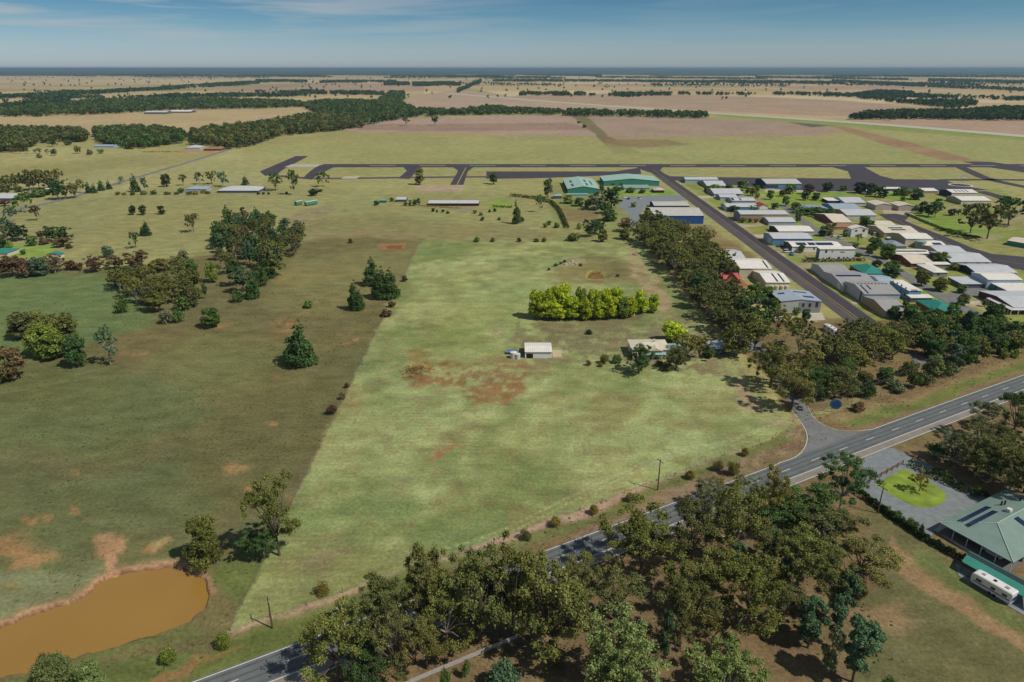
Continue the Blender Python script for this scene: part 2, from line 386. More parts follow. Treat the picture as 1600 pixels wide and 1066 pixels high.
    # --- highway verges and the wood south of it
    P([(200, 1200), (200, 1095), (360, 990), (600, 915), (1000, 775), (1240, 672), (1320, 640), (1700, 510), (2300, 300), (2300, 1200)], (116, 98, 70), 3, 3)
    P([(360, 986), (640, 893), (900, 803), (1235, 674), (1238, 690), (980, 790), (700, 895), (380, 1010)], (104, 108, 64), 5, 4, 0.95)
    P([(250, 1100), (340, 1005), (470, 960), (640, 900), (660, 925), (480, 1000), (330, 1062)], (90, 102, 54), 6, 6, 0.9)
    P([(870, 832), (1000, 782), (1225, 697), (1245, 640), (1262, 690), (1220, 722), (1040, 792), (890, 850)], (152, 120, 84), 5, 6, 0.9)
    P([(230, 1066), (330, 1020), (390, 1005), (320, 1035), (240, 1075)], (134, 110, 66), 4, 5, 0.7)
    P([(1262, 640), (1300, 655), (1420, 620), (1620, 552), (1700, 540), (1600, 585), (1345, 668), (1300, 664), (1270, 650)], (126, 112, 76), 4, 5, 0.95)
    P([(1320, 662), (1420, 628), (1620, 562), (1620, 572), (1345, 670)], (96, 108, 56), 3, 4, 0.85)
    P([(1330, 715), (1380, 690), (1470, 655), (1480, 680), (1400, 705), (1360, 730)], (104, 94, 62), 5, 4, 0.9)
    P([(1330, 800), (1370, 780), (1480, 870), (1600, 960), (1700, 1040), (1700, 1150), (1330, 1150), (1340, 950), (1400, 880)], (100, 98, 64), 10, 8)
    P([(1395, 835), (1420, 868), (1480, 905), (1560, 960), (1620, 1010), (1620, 1026), (1540, 975), (1440, 918), (1385, 870)], (146, 118, 86), 5, 4, 0.85)
    P([(1380, 945), (1420, 940), (1450, 975), (1410, 1005), (1350, 1000), (1330, 960)], (138, 112, 84), 12, 14, 0.7)
    P([(1440, 860), (1520, 900), (1620, 975), (1620, 1000), (1530, 940), (1440, 890)], (98, 108, 60), 8, 6, 0.8)
    # --- the big paddock, mown, paler than its neighbours
    PAD = [(659, 377), (1000, 377), (1238, 670), (905, 795), (640, 888), (360, 983)]
    mp = poly_mask(PX + n3 * k * 2.6, PY + n4 * k * 1.2, PAD, 2.6)
    setc(mp, lin((124, 132, 82)))
    big = fbm(X * .8, Y * 0.8, 30, 5, 21); ms = fbm(X, Y, 7, 4, 22)
    setc(mp * np.clip((big * 0.65 + ms * 0.35 - 0.46) * 7, 0, 1), lin((152, 158, 104)), 0.75)
    setc(mp * np.clip((0.47 - big * 0.6 - ms * 0.4) * 9, 0, 1), lin((108, 122, 72)), 0.7)
    setc(mp * np.clip((fbm(X, Y, 5, 4, 23) - .56) * 9, 0, 1), lin((128, 116, 76)), 0.45)
    def Q(pts, rgb, soft=6, warp=12, amt=0.8, fine=5):
        m = poly_mask(PX + n1 * k * warp + n3 * k * fine, PY + (n2 * warp + n4 * fine) * k * 0.6, pts, soft)
        rgb = tuple(rgb)
        if rgb[0] - rgb[1] > 12: m = m * tuft; rgb = (rgb[0] * .93, rgb[1] * .99, rgb[2] * 1.1)
        setc(m * mp, lin(rgb), amt)
    Q([(800, 498), (1130, 492), (1150, 560), (1110, 590), (1010, 575), (860, 560), (800, 540)], (124, 108, 70), 8, 10, 0.9)
    Q([(900, 410), (960, 402), (1010, 425), (1005, 445), (930, 445), (860, 435)], (124, 112, 74), 8, 8, 0.8)
    Q([(985, 385), (1030, 440), (1060, 490), (1040, 500), (1010, 460), (975, 420)], (166, 136, 96), 6, 6, 0.85)
    Q([(1150, 590), (1240, 668), (1225, 676), (1165, 640), (1140, 605)], (164, 136, 96), 7, 6, 0.85)
    Q([(1060, 500), (1130, 520), (1180, 590), (1130, 590), (1080, 560)], (134, 116, 78), 6, 6, 0.8)
    Q([(640, 568), (760, 560), (840, 566), (830, 600), (790, 632), (730, 632), (720, 605), (650, 606), (632, 590)], (142, 100, 58), 6, 10, 0.9)
    Q([(700, 565), (880, 552), (960, 565), (880, 590), (740, 600)], (132, 110, 68), 8, 12, 0.75)
    Q([(632, 550), (665, 548), (668, 575), (636, 580)], (150, 120, 62), 3, 6, 0.8)
    Q([(682, 712), (700, 696), (716, 694), (704, 706), (688, 716)], (158, 104, 66), 2.5, 5, 0.85)
    Q([(755, 515), (775, 513), (790, 522), (770, 530), (755, 524)], (190, 158, 112), 2.5, 5, 0.9)
    Q([(520, 600), (560, 590), (560, 640), (525, 650)], (150, 126, 76), 8, 10, 0.6)
    Q([(930, 620), (1000, 625), (990, 680), (940, 690), (920, 660)], (120, 110, 70), 10, 14, 0.6)
    Q([(1060, 615), (1140, 615), (1160, 640), (1080, 650)], (128, 118, 78), 10, 12, 0.5)
    Q([(365, 985), (450, 830), (560, 850), (640, 885), (520, 930)], (120, 124, 76), 14, 12, 0.75)
    Q([(450, 835), (540, 850), (520, 890), (440, 880)], (132, 108, 76), 12, 12, 0.55)
    Q([(840, 490), (1010, 492), (1010, 500), (840, 500)], (120, 98, 66), 3, 4, 0.8)
    Q([(640, 560), (700, 480), (860, 440), (780, 560)], (120, 134, 74), 20, 20, 0.4)
    def track(pts, wpx, rgb, amt, m0=None):
        pts = np.array(smooth_line(pts, 5)); a_ = pts[:-1]; up = [(x, y - wpx * .7) for x, y in pts]; dn = [(x, y + wpx * .7) for x, y in pts[::-1]]
        m = poly_mask(PX, PY, up + dn, 1.5) * (.5 + .5 * tuft); setc(m * (mp if m0 is None else m0), lin(rgb), amt)
    for dy_ in (0, 9):
        track([(1225, 655 + dy_ * .3), (1130, 690 + dy_ * .5), (1035, 712 + dy_ * .8), (900, 772 + dy_), (760, 838 + dy_), (640, 868 + dy_)], 1.0, (176, 178, 128), .7)
    track([(860, 560), (900, 600), (950, 660), (1010, 730)], .8, (106, 104, 66), .35)
    track([(480, 880), (560, 800), (620, 700), (650, 600), (700, 480), (760, 400)], 1.0, (150, 152, 104), .35)
    one = np.ones(X.shape)
    track([(656, 380), (600, 495), (520, 657), (440, 822), (362, 982)], 3.0, (146, 132, 92), .55, one)
    track([(398, 476), (440, 512), (520, 522), (610, 530)], .7, (122, 110, 76), .6, one)
    track([(1400, 900), (1460, 950), (1530, 1010), (1600, 1066)], 1.2, (126, 118, 80), .5, one)
    track([(1380, 830), (1450, 880), (1530, 925), (1600, 975)], 1.0, (126, 122, 82), .5, one)
    track([(120, 720), (200, 690), (320, 640), (460, 560)], .9, (112, 106, 72), .3, one)
    track([(0, 1010), (90, 955)], .5, (112, 106, 72), .0, one)
    # dry hollow with a bright rim
    Q([(870, 432), (880, 412), (905, 403), (945, 402), (978, 412), (990, 430), (960, 440), (900, 440)], (118, 112, 72), 5, 4, 0.7)
    el = lambda rx, ry: [(931 + rx * math.cos(a), 429.5 + ry * math.sin(a)) for a in np.linspace(0, 6.28, 16, endpoint=False)]
    setc(poly_mask(PX, PY, el(16, 8.5), 1.6), lin((150, 142, 70)), .7); setc(poly_mask(PX, PY, el(13, 6.6), 1.0), lin((84, 66, 40)), .95); setc(poly_mask(PX, PY, el(10.5, 4.6), 1.2), lin((122, 92, 56)), .95)
    Q([(868, 418), (905, 405), (915, 412), (880, 424)], (150, 142, 108), 3, 5, 0.7)
    # --- belt east of the paddock and the roadside wood: leaf litter
    P([(1004, 377), (1060, 378), (1110, 400), (1130, 440), (1200, 500), (1330, 500), (1420, 490), (1540, 500), (1620, 540), (1620, 556), (1300, 645), (1240, 650), (1100, 480)], (112, 96, 66), 5, 6, 0.95)
    P([(1045, 352), (1105, 350), (1150, 385), (1130, 392), (1062, 375)], (134, 118, 82), 3, 3)
    P([(1080, 372), (1150, 380), (1200, 420), (1120, 410)], (118, 104, 68), 5, 5, 0.8)
    # --- hangar village: watered verges, pads and gravel yards
    P([(1060, 280), (1210, 296), (1560, 296), (1640, 340), (1640, 540), (1400, 500), (1350, 505), (1230, 400)], (124, 132, 68), 2, 2, 0.95)
    setc(poly_mask(PX, PY, [(1060, 300), (1640, 300), (1640, 520), (1330, 490)], 3) * np.clip((fbm(X, Y, 14, 3, 31) - 0.5) * 8, 0, 1), lin((150, 136, 104)), 0.8)
    P([(1190, 300), (1330, 300), (1330, 330), (1200, 325)], (112, 140, 52), 3, 3, 0.7)
    P([(1385, 300), (1445, 300), (1440, 312), (1385, 310)], (112, 142, 52), 2, 2, 0.8)
    P([(1430, 325), (1500, 345), (1560, 365), (1490, 372), (1440, 350)], (110, 136, 54), 3, 3, 0.8)
    P([(1415, 340), (1500, 366), (1640, 395), (1640, 404), (1550, 398), (1450, 362)], (140, 136, 82), 3, 3, 0.8)
    P([(1560, 310), (1640, 315), (1640, 330), (1590, 328)], (140, 132, 84), 3, 3, 0.8)
    P([(1195, 300), (1455, 300), (1455, 297), (1195, 293)], (168, 160, 144), 1, 1, 0.8)
    for pts in ([(1078, 307), (1112, 306), (1125, 309), (1085, 311)], [(1112, 329), (1128, 330), (1140, 336), (1120, 335)], [(1143, 352), (1160, 351), (1195, 352), (1160, 356)], [(1170, 366), (1208, 366), (1208, 372), (1175, 372)], [(1222, 395), (1230, 400), (1225, 403), (1215, 398)], [(1320, 460), (1330, 466), (1345, 474), (1335, 476)], [(1250, 488), (1284, 489), (1288, 500), (1262, 502)], [(1480, 470), (1530, 470), (1560, 476), (1500, 476)], [(1380, 328), (1430, 330), (1425, 338), (1380, 334)], [(863, 547), (875, 547), (879, 558), (865, 558)]):
        P(pts, (172, 162, 142), 1.2, 1, 0.9)
    P([(955, 292), (1050, 296), (1058, 306), (960, 304)], (112, 146, 50), 1.5, 2, 0.8)
    P([(880, 308), (880, 300), (960, 306), (960, 320)], (120, 134, 64), 3, 3, 0.6)
    P([(762, 318), (780, 308), (800, 318), (792, 326), (765, 330)], (124, 142, 64), 2, 3, 0.8)
    P([(700, 322), (745, 322), (735, 332), (715, 330)], (132, 122, 100), 2, 2, 0.8)
    P([(0, 384), (90, 384), (75, 402), (0, 402)], (118, 146, 62), 3, 3, 0.8)
    P([(290, 232), (345, 238), (335, 240), (270, 238)], (160, 124, 92), 1, 2, 0.8)
    # --- general unevenness
    f = 0.86 + 0.28 * fbm(X, Y, 60, 5, 41)[..., None]
    g2 = 0.90 + 0.20 * fbm(X * 0.5, Y, 3.2, 3, 43)[..., None]
    hue = (fbm(X, Y, 30, 4, 44) - 0.5)[..., None] * np.array([0.16, -0.02, -0.10])
    base = np.clip(base * f * g2 * (1 + hue), 0.005, 0.9)
    # --- heights: the dam is dug in, the dry dam has a bank
    Z = np.zeros(X.shape)
    md = poly_mask(SX, SY, DAM, 6.0)
    Z -= md * 1.6
    near = (Y < 420) & (Y > 60)
    Z += near * (fbm(X, Y, 12, 3, 51) - 1.0) * 0.10 * (1 - md)
    bank = [G(*p) for p in ((872, 425), (905, 408), (945, 405), (975, 415), (985, 432))]
    dmin = np.full(X.shape, 1e9)
    for (ax, ay), (bx, by) in zip(bank, bank[1:]):
        ex, ey = bx - ax, by - ay; t = np.clip(((X - ax) * ex + (Y - ay) * ey) / (ex * ex + ey * ey), 0, 1)
        dmin = np.minimum(dmin, np.hypot(X - ax - t * ex, Y - ay - t * ey))
    Z += 1.6 * np.exp(-(dmin / 6.0) ** 2)
    hx, hy = G(931, 429); Z -= 2.0 * np.exp(-(((X - hx) / 7) ** 2 + ((Y - hy) / 6) ** 2) ** 2)
    mow = mp
    nr, nc = X.shape
    V = np.stack([X, Y, Z], -1).reshape(-1, 3)
    i = np.arange(nr - 1)[:, None] * nc + np.arange(nc - 1)[None, :]
    F = np.stack([i, i + 1, i + nc + 1, i + nc], -1).reshape(-1)
    me = fast_mesh('ground', V, 4, F, [], None, True)
    ca = me.color_attributes.new('soil', 'FLOAT_COLOR', 'POINT')
    ca.data.foreach_set('color', np.concatenate([base.reshape(-1, 3), mow.reshape(-1, 1)], 1).astype(np.float32).ravel())
    m, nt, b = nt_new('ground_cover'); me.materials.append(m)
    b.inputs['Roughness'].default_value = 0.95; b.inputs['Specular IOR Level'].default_value = 0.05
    at = nt.nodes.new('ShaderNodeAttribute'); at.attribute_name = 'soil'
    tc = nt.nodes.new('ShaderNodeTexCoord')
    def noise(scale, detail, rough=0.6, vec=None):
        n = nt.nodes.new('ShaderNodeTexNoise'); n.inputs['Scale'].default_value = scale; n.inputs['Detail'].default_value = detail; n.inputs['Roughness'].default_value = rough
        nt.links.new(vec or tc.outputs['Object'], n.inputs['Vector']); return n.outputs[0]
    def mrange(v, a, b_, c, d):
        n = nt.nodes.new('ShaderNodeMapRange'); n.inputs[1].default_value = a; n.inputs[2].default_value = b_; n.inputs[3].default_value = c; n.inputs[4].default_value = d
        nt.links.new(v, n.inputs[0]); return n.outputs[0]
    def mul(a, c):
        n = nt.nodes.new('ShaderNodeMath'); n.operation = 'MULTIPLY'; nt.links.new(a, n.inputs[0]); nt.links.new(c, n.inputs[1]); return n.outputs[0]
    t1 = mrange(noise(1.1, 8, 0.78), 0.3, 0.7, 0.58, 1.42)
    mp_ = nt.nodes.new('ShaderNodeMapping'); mp_.inputs['Scale'].default_value = (0.6, 1.0, 1.0); nt.links.new(tc.outputs['Object'], mp_.inputs[0])
    t2 = mrange(noise(0.16, 7, 0.72, mp_.outputs[0]), 0.35, 0.65, 0.78, 1.22)
    # mower lines: bent bands about 2 m apart
    wv = nt.nodes.new('ShaderNodeTexWave'); wv.bands_direction = 'Y'; wv.inputs['Scale'].default_value = 0.15; wv.inputs['Distortion'].default_value = 3.5; wv.inputs['Detail'].default_value = 2.0; wv.inputs['Detail Scale'].default_value = 0.12
    nt.links.new(tc.outputs['Object'], wv.inputs['Vector'])
    patch = mrange(noise(0.02, 3, 0.5), 0.42, 0.6, 0.0, 1.0)
    wamp = mul(at.outputs['Alpha'], patch)
    wv2 = mrange(wv.outputs['Fac'], 0.0, 1.0, -0.045, 0.045)
    wsum = nt.nodes.new('ShaderNodeMath'); wsum.operation = 'MULTIPLY_ADD'; nt.links.new(wv2, wsum.inputs[0]); nt.links.new(wamp, wsum.inputs[1]); wsum.inputs[2].default_value = 1.0
    k_ = mul(mul(t1, t2), wsum.outputs[0])
    mx = nt.nodes.new('ShaderNodeMix'); mx.data_type = 'RGBA'; mx.blend_type = 'MULTIPLY'; mx.inputs[0].default_value = 1
    nt.links.new(at.outputs['Color'], mx.inputs[6]); nt.links.new(k_, mx.inputs[7])
    nt.links.new(mx.outputs[2], b.inputs['Base Color'])
    bp = nt.nodes.new('ShaderNodeBump'); bp.inputs['Strength'].default_value = 0.35; bp.inputs['Distance'].default_value = 0.12
    nt.links.new(t1, bp.inputs['Height']); nt.links.new(bp.outputs[0], b.inputs['Normal'])
    o = link('ground', me); tag(o, kind='structure')
    return o
build_ground()

# ------------------------------------------------------------------ roads, runway, water
def sheet(name, pts, z, mat, world_pts=False, kind='structure'):
    """flat sheet from pixel corners (or world points); long outlines are cut into a fan by bmesh tessellation"""
    from mathutils.geometry import tessellate_polygon
    W_ = [Vector((*(p if world_pts else G(*p)), z)) for p in pts]
    tris = tessellate_polygon([W_])
    up = []
    for t in tris:
        a, b_, c = (W_[i] for i in t)
        up += list(t) if (b_ - a).cross(c - a).z > 0 else [t[0], t[2], t[1]]
    me = fast_mesh(name, [tuple(w) for w in W_], 3, up, [mat])
    o = link(name, me); tag(o, kind=kind); return o
def offs(line, d):
    out = []
    for i, p in enumerate(line):
        a = line[max(i - 1, 0)]; b_ = line[min(i + 1, len(line) - 1)]
        t = (b_ - a) / (np.linalg.norm(b_ - a) + 1e-9); out.append(p + np.array([t[1], -t[0]]) * d)
    return out
def strip_mb(mb, line, d0, d1, z, m=0):
    A = offs(line, d0); B = offs(line, d1)
    for i in range(len(line) - 1):
        q = [(*A[i], z), (*B[i], z), (*B[i + 1], z), (*A[i + 1], z)]
        n = (Vector(q[1]) - Vector(q[0])).cross(Vector(q[3]) - Vector(q[0]))
        mb.poly(q if n.z > 0 else q[::-1], m)
def dash_mb(mb, line, d, wid, on, off, z, m=0, start=0.0):
    A = offs(line, d); s = -start; L_ = [0.0]
    for i in range(1, len(A)): L_.append(L_[-1] + np.linalg.norm(A[i] - A[i - 1]))
    def at(u):
        u = min(max(u, 0), L_[-1]); i = max(0, min(len(A) - 2, int(np.searchsorted(L_, u)) - 1)); t = (u - L_[i]) / (L_[i + 1] - L_[i] + 1e-9)
        return A[i] + (A[i + 1] - A[i]) * t
    while s < L_[-1]:
        if s + on > 0: strip_mb(mb, [at(s), at((s * 2 + on) / 2), at(s + on)], -wid / 2, wid / 2, z, m)
        s += on + off
def asphalt(name, rgb, var=0.16, scale=0.25):
    return plain(name, L(*rgb), 0.9, var=var, scale=scale, bump=0.05)
HWY = asphalt('highway_asphalt', (98, 102, 101)); SHOULDER = asphalt('shoulder_seal', (128, 122, 112)); DARK_ASPH = asphalt('runway_asphalt', (66, 61, 66), 0.12, 0.05)
TAXI = asphalt('taxiway_asphalt', (82, 76, 76), 0.16, 0.06); STREET = asphalt('street_asphalt', (112, 112, 110)); GRAVEL = asphalt('blue_gravel', (118, 124, 124), 0.22, 0.6)
WHITE = plain('road_paint_white', L(188, 186, 176), 0.8, var=0.15, scale=0.8); YELLOW = plain('road_paint_yellow', L(168, 146, 70), 0.8, var=0.15, scale=0.8)
CONC = plain('concrete', L(176, 168, 150), 0.85, var=0.12, scale=0.4)

U_px = [(120, 1136), (295.6, 1066), (400, 1028.4), (469, 1005), (876, 857.5), (1039, 791), (1109.6, 766), (1218, 723.5), (1340.7, 674), (1600, 587), (1700, 553.5), (1850, 503)]
U_w = np.array([G(*p) for p in U_px[1:]]); cf_ = np.polyfit(U_w[:, 0] / 100, U_w[:, 1], 3)
U_w = [np.array((x_, np.polyval(cf_, x_ / 100))) for x_ in np.linspace(-95, U_w[-1, 0] + 40, 70)]
mb = MB(); strip_mb(mb, U_w, -0.35, 8.0, 0.05); tag(mb.build('highway', HWY), kind='structure')
mb = MB(); strip_mb(mb, U_w, 6.85, 9.6, 0.056); tag(mb.build('road_shoulder', SHOULDER), kind='structure')
mk = MB()
WEAR = asphalt('worn_wheel_path', (84, 88, 88), 0.2, 0.5); wk = MB()
for d_ in (1.0, 2.7, 4.3, 6.0): strip_mb(wk, U_w, d_ - .28, d_ + .28, 0.0545)
tag(wk.build('highway_wear', WEAR), kind='structure')
gap = [(1216, 724.5), (1342, 673.5)]
gx = [G(*p)[0] for p in gap]
A_ = [p for p in U_w if p[0] < gx[0]]; B_ = [p for p in U_w if p[0] > gx[1]]
A_.append(np.array(G(1218, 723.5))); B_.insert(0, np.array(G(1340.7, 674)))
for part_ in (A_, B_): strip_mb(mk, part_, -0.08, 0.16, 0.060)
strip_mb(mk, U_w, 6.72, 6.96, 0.060)
strip_mb(mk, U_w, 9.2, 9.4, 0.062)
dash_mb(mk, U_w, 3.4, 0.2, 3.6, 8.7, 0.060, start=4)
curve_l = smooth_line([np.array(G(*p)) for p in ((1236, 640), (1253.5, 663), (1261.4, 682.7), (1256, 702), (1242, 715), (1218, 723.5))], 6)
strip_mb(mk, curve_l, -0.08, 0.16, 0.064)
curve_r = smooth_line([np.array(G(*p)) for p in ((1262, 636), (1273, 654.5), (1293, 667), (1312.6, 673), (1340.7, 674))], 6)
strip_mb(mk, curve_r, -0.12, 0.05, 0.064)
tag(mk.build('road_marking', WHITE), kind='structure')
sheet('side_road', [(1242, 717), (1257, 703), (1262.6, 683), (1254, 663), (1240, 640), (1222, 612), (1204, 580), (1186, 552), (1160, 546), (1140, 535), (1150, 528), (1192, 538), (1205, 556), (1226, 590), (1250, 622), (1260, 636), (1272, 654), (1292, 667.5), (1313, 674), (1342, 675), (1330, 684), (1260, 712), (1218, 730)], 0.030, STREET)
sheet('driveway', [(1352, 714), (1364, 703), (1396, 700), (1420, 712), (1452, 727), (1486, 745), (1530, 768), (1552, 785), (1520, 800), (1470, 822), (1452, 840), (1420, 816), (1386, 792), (1352, 770), (1338, 752), (1345, 728)], 0.030, GRAVEL)
sheet('parking_bay', [(1460, 828), (1474, 820), (1580, 884), (1570, 892), (1510, 862)], 0.036, CONC)
sheet('gravel_pad', [(1492, 880), (1520, 892), (1640, 955), (1640, 985), (1560, 938), (1498, 900)], 0.030, GRAVEL)
LAWN = plain('watered_lawn', L(118, 136, 50), 0.9, var=0.38, scale=0.22, bump=0.3)
lw = [np.array(G(*p)) for p in ((1366, 757), (1388, 745), (1411, 733), (1420, 735.5), (1430, 740), (1442, 747), (1455, 755), (1466, 762), (1474, 768), (1478, 774), (1478, 780), (1474, 785), (1466, 790), (1457, 793), (1447, 794), (1436, 793), (1425, 790), (1410, 783), (1395, 775), (1380, 766), (1366, 757))]
sheet('lawn', [tuple(p) for p in lw[:-1]], 0.040, LAWN, True)
# aerodrome
def wl(pts, n=5): return smooth_line([np.array(G(*p)) for p in pts], n)
y0, y1 = G(800, 261.6)[1], G(800, 256.6)[1]
sheet('runway', [(xat(500, 806), y0), (900, y0), (900, y1), (xat(500, 806), y1)], 0.10, DARK_ASPH, True)
mk = MB(); dash_mb(mk, [np.array((-165.0, (y0 + y1) / 2)), np.array((300.0, (y0 + y1) / 2)), np.array((890.0, (y0 + y1) / 2))], 0, 1.6, 30, 28, 0.14)
tag(mk.build('runway_marking', WHITE), kind='structure')
PALE_SEAL = asphalt('pale_seal', (168, 160, 146))
sheet('runway_threshold', [(456, 256.8), (503, 256.8), (494, 261.4), (444, 261.4)], 0.10, PALE_SEAL)
tw = [[(406, 268), (420, 262), (462, 244), (482, 244), (441, 266), (434, 272), (414, 275)], [(498, 257.5), (522, 261), (491, 277), (488, 281), (472, 279.5), (482, 270)],
      [(630, 261.4), (660, 261.4), (652, 266), (640, 280), (622, 279), (636, 267)], [(708, 261.4), (740, 261.4), (731, 268), (724, 289), (703, 289), (716, 267)]]
for p in tw: sheet('taxiway', p, 0.06, DARK_ASPH)
mb = MB(); strip_mb(mb, wl([(434, 275), (500, 279), (640, 277.5), (760, 276.5)], 8), -5.5, 5.5, 0.04); tag(mb.build('taxiway', TAXI), kind='structure')
mb = MB(); strip_mb(mb, wl([(536, 277.5), (560, 277.5)], 1), -9, 9, 0.064); tag(mb.build('helipad', PALE_SEAL), kind='structure')
sheet('apron', [(760, 268), (960, 268), (1000, 262), (1002, 272), (975, 273.5), (830, 279), (760, 279.5)], 0.05, DARK_ASPH)
sheet('taxiway', [(994, 261.2), (1036, 261.2), (1030, 268), (1048, 276), (1060, 280), (1052, 282), (1038, 279), (1020, 271), (1004, 266)], 0.07, DARK_ASPH)
sheet('apron', [(1046, 275.5), (1120, 277), (1475, 281), (1500, 290), (1545, 297), (1500, 299), (1300, 299), (1215, 296), (1130, 288), (1050, 282)], 0.045, DARK_ASPH)
sheet('taxiway', [(1300, 261.2), (1350, 261.2), (1376, 275), (1400, 281), (1330, 279.4), (1325, 268)], 0.07, DARK_ASPH)
sheet('taxiway', [(1505, 252.5), (1545, 253), (1640, 265), (1640, 278), (1590, 268), (1540, 261)], 0.12, DARK_ASPH)
for ln, wd in (([(1500, 261), (1520, 270), (1545, 280), (1600, 292), (1680, 306)], 6), ([(1470, 281.5), (1540, 281), (1600, 281.5), (1700, 283)], 5), ([(1530, 299), (1560, 307), (1590, 316), (1660, 322)], 6)):
    mb = MB(); strip_mb(mb, wl(ln), -wd, wd, 0.09); tag(mb.build('taxiway', DARK_ASPH), kind='structure')
# long straight taxi street through the hangar village
mb = MB(); strip_mb(mb, [np.array((157.0, 770.0)), np.array((156.6, 500.0)), np.array((156.2, 268.0))], -6.6, 6.6, 0.058); tag(mb.build('taxiway_street', TAXI), kind='structure')
mb = MB(); strip_mb(mb, [np.array((159.6, 770.0)), np.array((158.8, 268.0))], -3.2, 3.2, 0.064); tag(mb.build('taxiway_street', DARK_ASPH), kind='structure')
mk = MB(); strip_mb(mk, [np.array((157.4, 780.0)), np.array((156.2, 268.0))], -0.13, 0.13, 0.072); strip_mb(mk, [np.array((154.9, 430.0)), np.array((154.2, 268.0))], -0.06, 0.06, 0.072)
strip_mb(mk, wl([(714, 289), (728, 262)], 2), -0.4, 0.4, 0.11); tag(mk.build('taxiway_marking', YELLOW), kind='structure')
sheet('taxiway', [(1372, 334.5), (1400, 334), (1421, 338), (1414, 345), (1440, 356), (1475, 369), (1520, 388), (1550, 397), (1640, 405), (1640, 430), (1560, 415), (1525, 404), (1480, 389), (1440, 367), (1408, 352), (1385, 343)], 0.05, DARK_ASPH)
mk = MB(); strip_mb(mk, wl([(1394, 341), (1425, 356), (1475, 378), (1540, 403), (1640, 418)]), -0.12, 0.12, 0.06); tag(mk.build('taxiway_marking', YELLOW), kind='structure')
mb = MB(); strip_mb(mb, wl([(1222, 320), (1245, 338), (1266, 354), (1292, 371), (1325, 382), (1350, 397), (1372, 408)]), -3.2, 3.2, 0.05); tag(mb.build('village_street', STREET), kind='structure')
mb = MB(); strip_mb(mb, wl([(1330, 390), (1362, 400), (1404, 423), (1440, 445), (1480, 468), (1530, 494), (1580, 518), (1660, 560)]), -3.4, 3.4, 0.056); tag(mb.build('village_street', STREET), kind='structure')
mb = MB(); strip_mb(mb, wl([(1480, 468), (1510, 458), (1540, 452)]), -5, 5, 0.05); tag(mb.build('village_street', STREET), kind='structure')
sheet('car_park', [(966, 322), (974, 307.5), (1058, 304.5), (1078, 312), (1022, 317), (1008, 322), (1003, 332), (996, 352), (984, 350), (982, 334)], 0.05, GRAVEL)
mb = MB(); strip_mb(mb, wl([(360, 233), (300, 252), (215, 277), (130, 303), (60, 321), (-60, 345)]), -3, 3, 0.06); tag(mb.build('country_road', STREET), kind='structure')
mb = MB(); strip_mb(mb, wl([(700, 146), (800, 154.5), (960, 166.5), (1110, 177), (1350, 193), (1600, 213), (1700, 222)]), -24, 24, 0.3); tag(mb.build('runway', asphalt('old_runway', (172, 168, 146))), kind='structure')
for p in ([(1410, 493), (1420, 487), (1447, 490), (1440, 500)], [(1420, 560), (1426, 552), (1450, 560), (1445, 575), (1432, 572)], [(1232, 452), (1240, 450), (1288, 452), (1250, 500)]):
    pass
sheet('yard', [(1413, 548), (1428, 552), (1450, 561), (1444, 570), (1430, 566)], 0.04, STREET)
sheet('yard', [(1254, 489), (1283, 489), (1290, 500), (1264, 502)], 0.04, CONC)
sheet('yard', [(863, 547.5), (875, 547.5), (878, 558), (864, 558.5)], 0.04, plain('sandy_slab', L(176, 160, 122), 0.85))
# muddy water of the dam
mw, nt, b = nt_new('muddy_water')
b.inputs['Base Color'].default_value = (*L(146, 110, 50), 1); b.inputs['Roughness'].default_value = 0.12; b.inputs['Specular IOR Level'].default_value = 0.4
no = nt.nodes.new('ShaderNodeTexNoise'); no.inputs['Scale'].default_value = 0.9; no.inputs['Detail'].default_value = 4
tc = nt.nodes.new('ShaderNodeTexCoord'); nt.links.new(tc.outputs['Object'], no.inputs['Vector'])
bp = nt.nodes.new('ShaderNodeBump'); bp.inputs['Strength'].default_value = 0.06; bp.inputs['Distance'].default_value = 0.1; nt.links.new(no.outputs[0], bp.inputs['Height']); nt.links.new(bp.outputs[0], b.inputs['Normal'])
n2_ = nt.nodes.new('ShaderNodeTexNoise'); n2_.inputs['Scale'].default_value = 0.05; n2_.inputs['Detail'].default_value = 3; nt.links.new(tc.outputs['Object'], n2_.inputs['Vector'])
mx = nt.nodes.new('ShaderNodeMix'); mx.data_type = 'RGBA'; mx.inputs[6].default_value = (*L(150, 116, 54), 1); mx.inputs[7].default_value = (*L(136, 104, 50), 1); nt.links.new(n2_.outputs[0], mx.inputs[0]); nt.links.new(mx.outputs[2], b.inputs['Base Color'])
sheet('dam_water', [(-260, 1010), (-60, 975), (0, 966), (60, 945), (150, 904), (180, 888), (284, 876), (330, 900), (336, 940), (310, 972), (200, 1008), (0, 1068), (-160, 1110), (-300, 1080)], -0.80, mw)

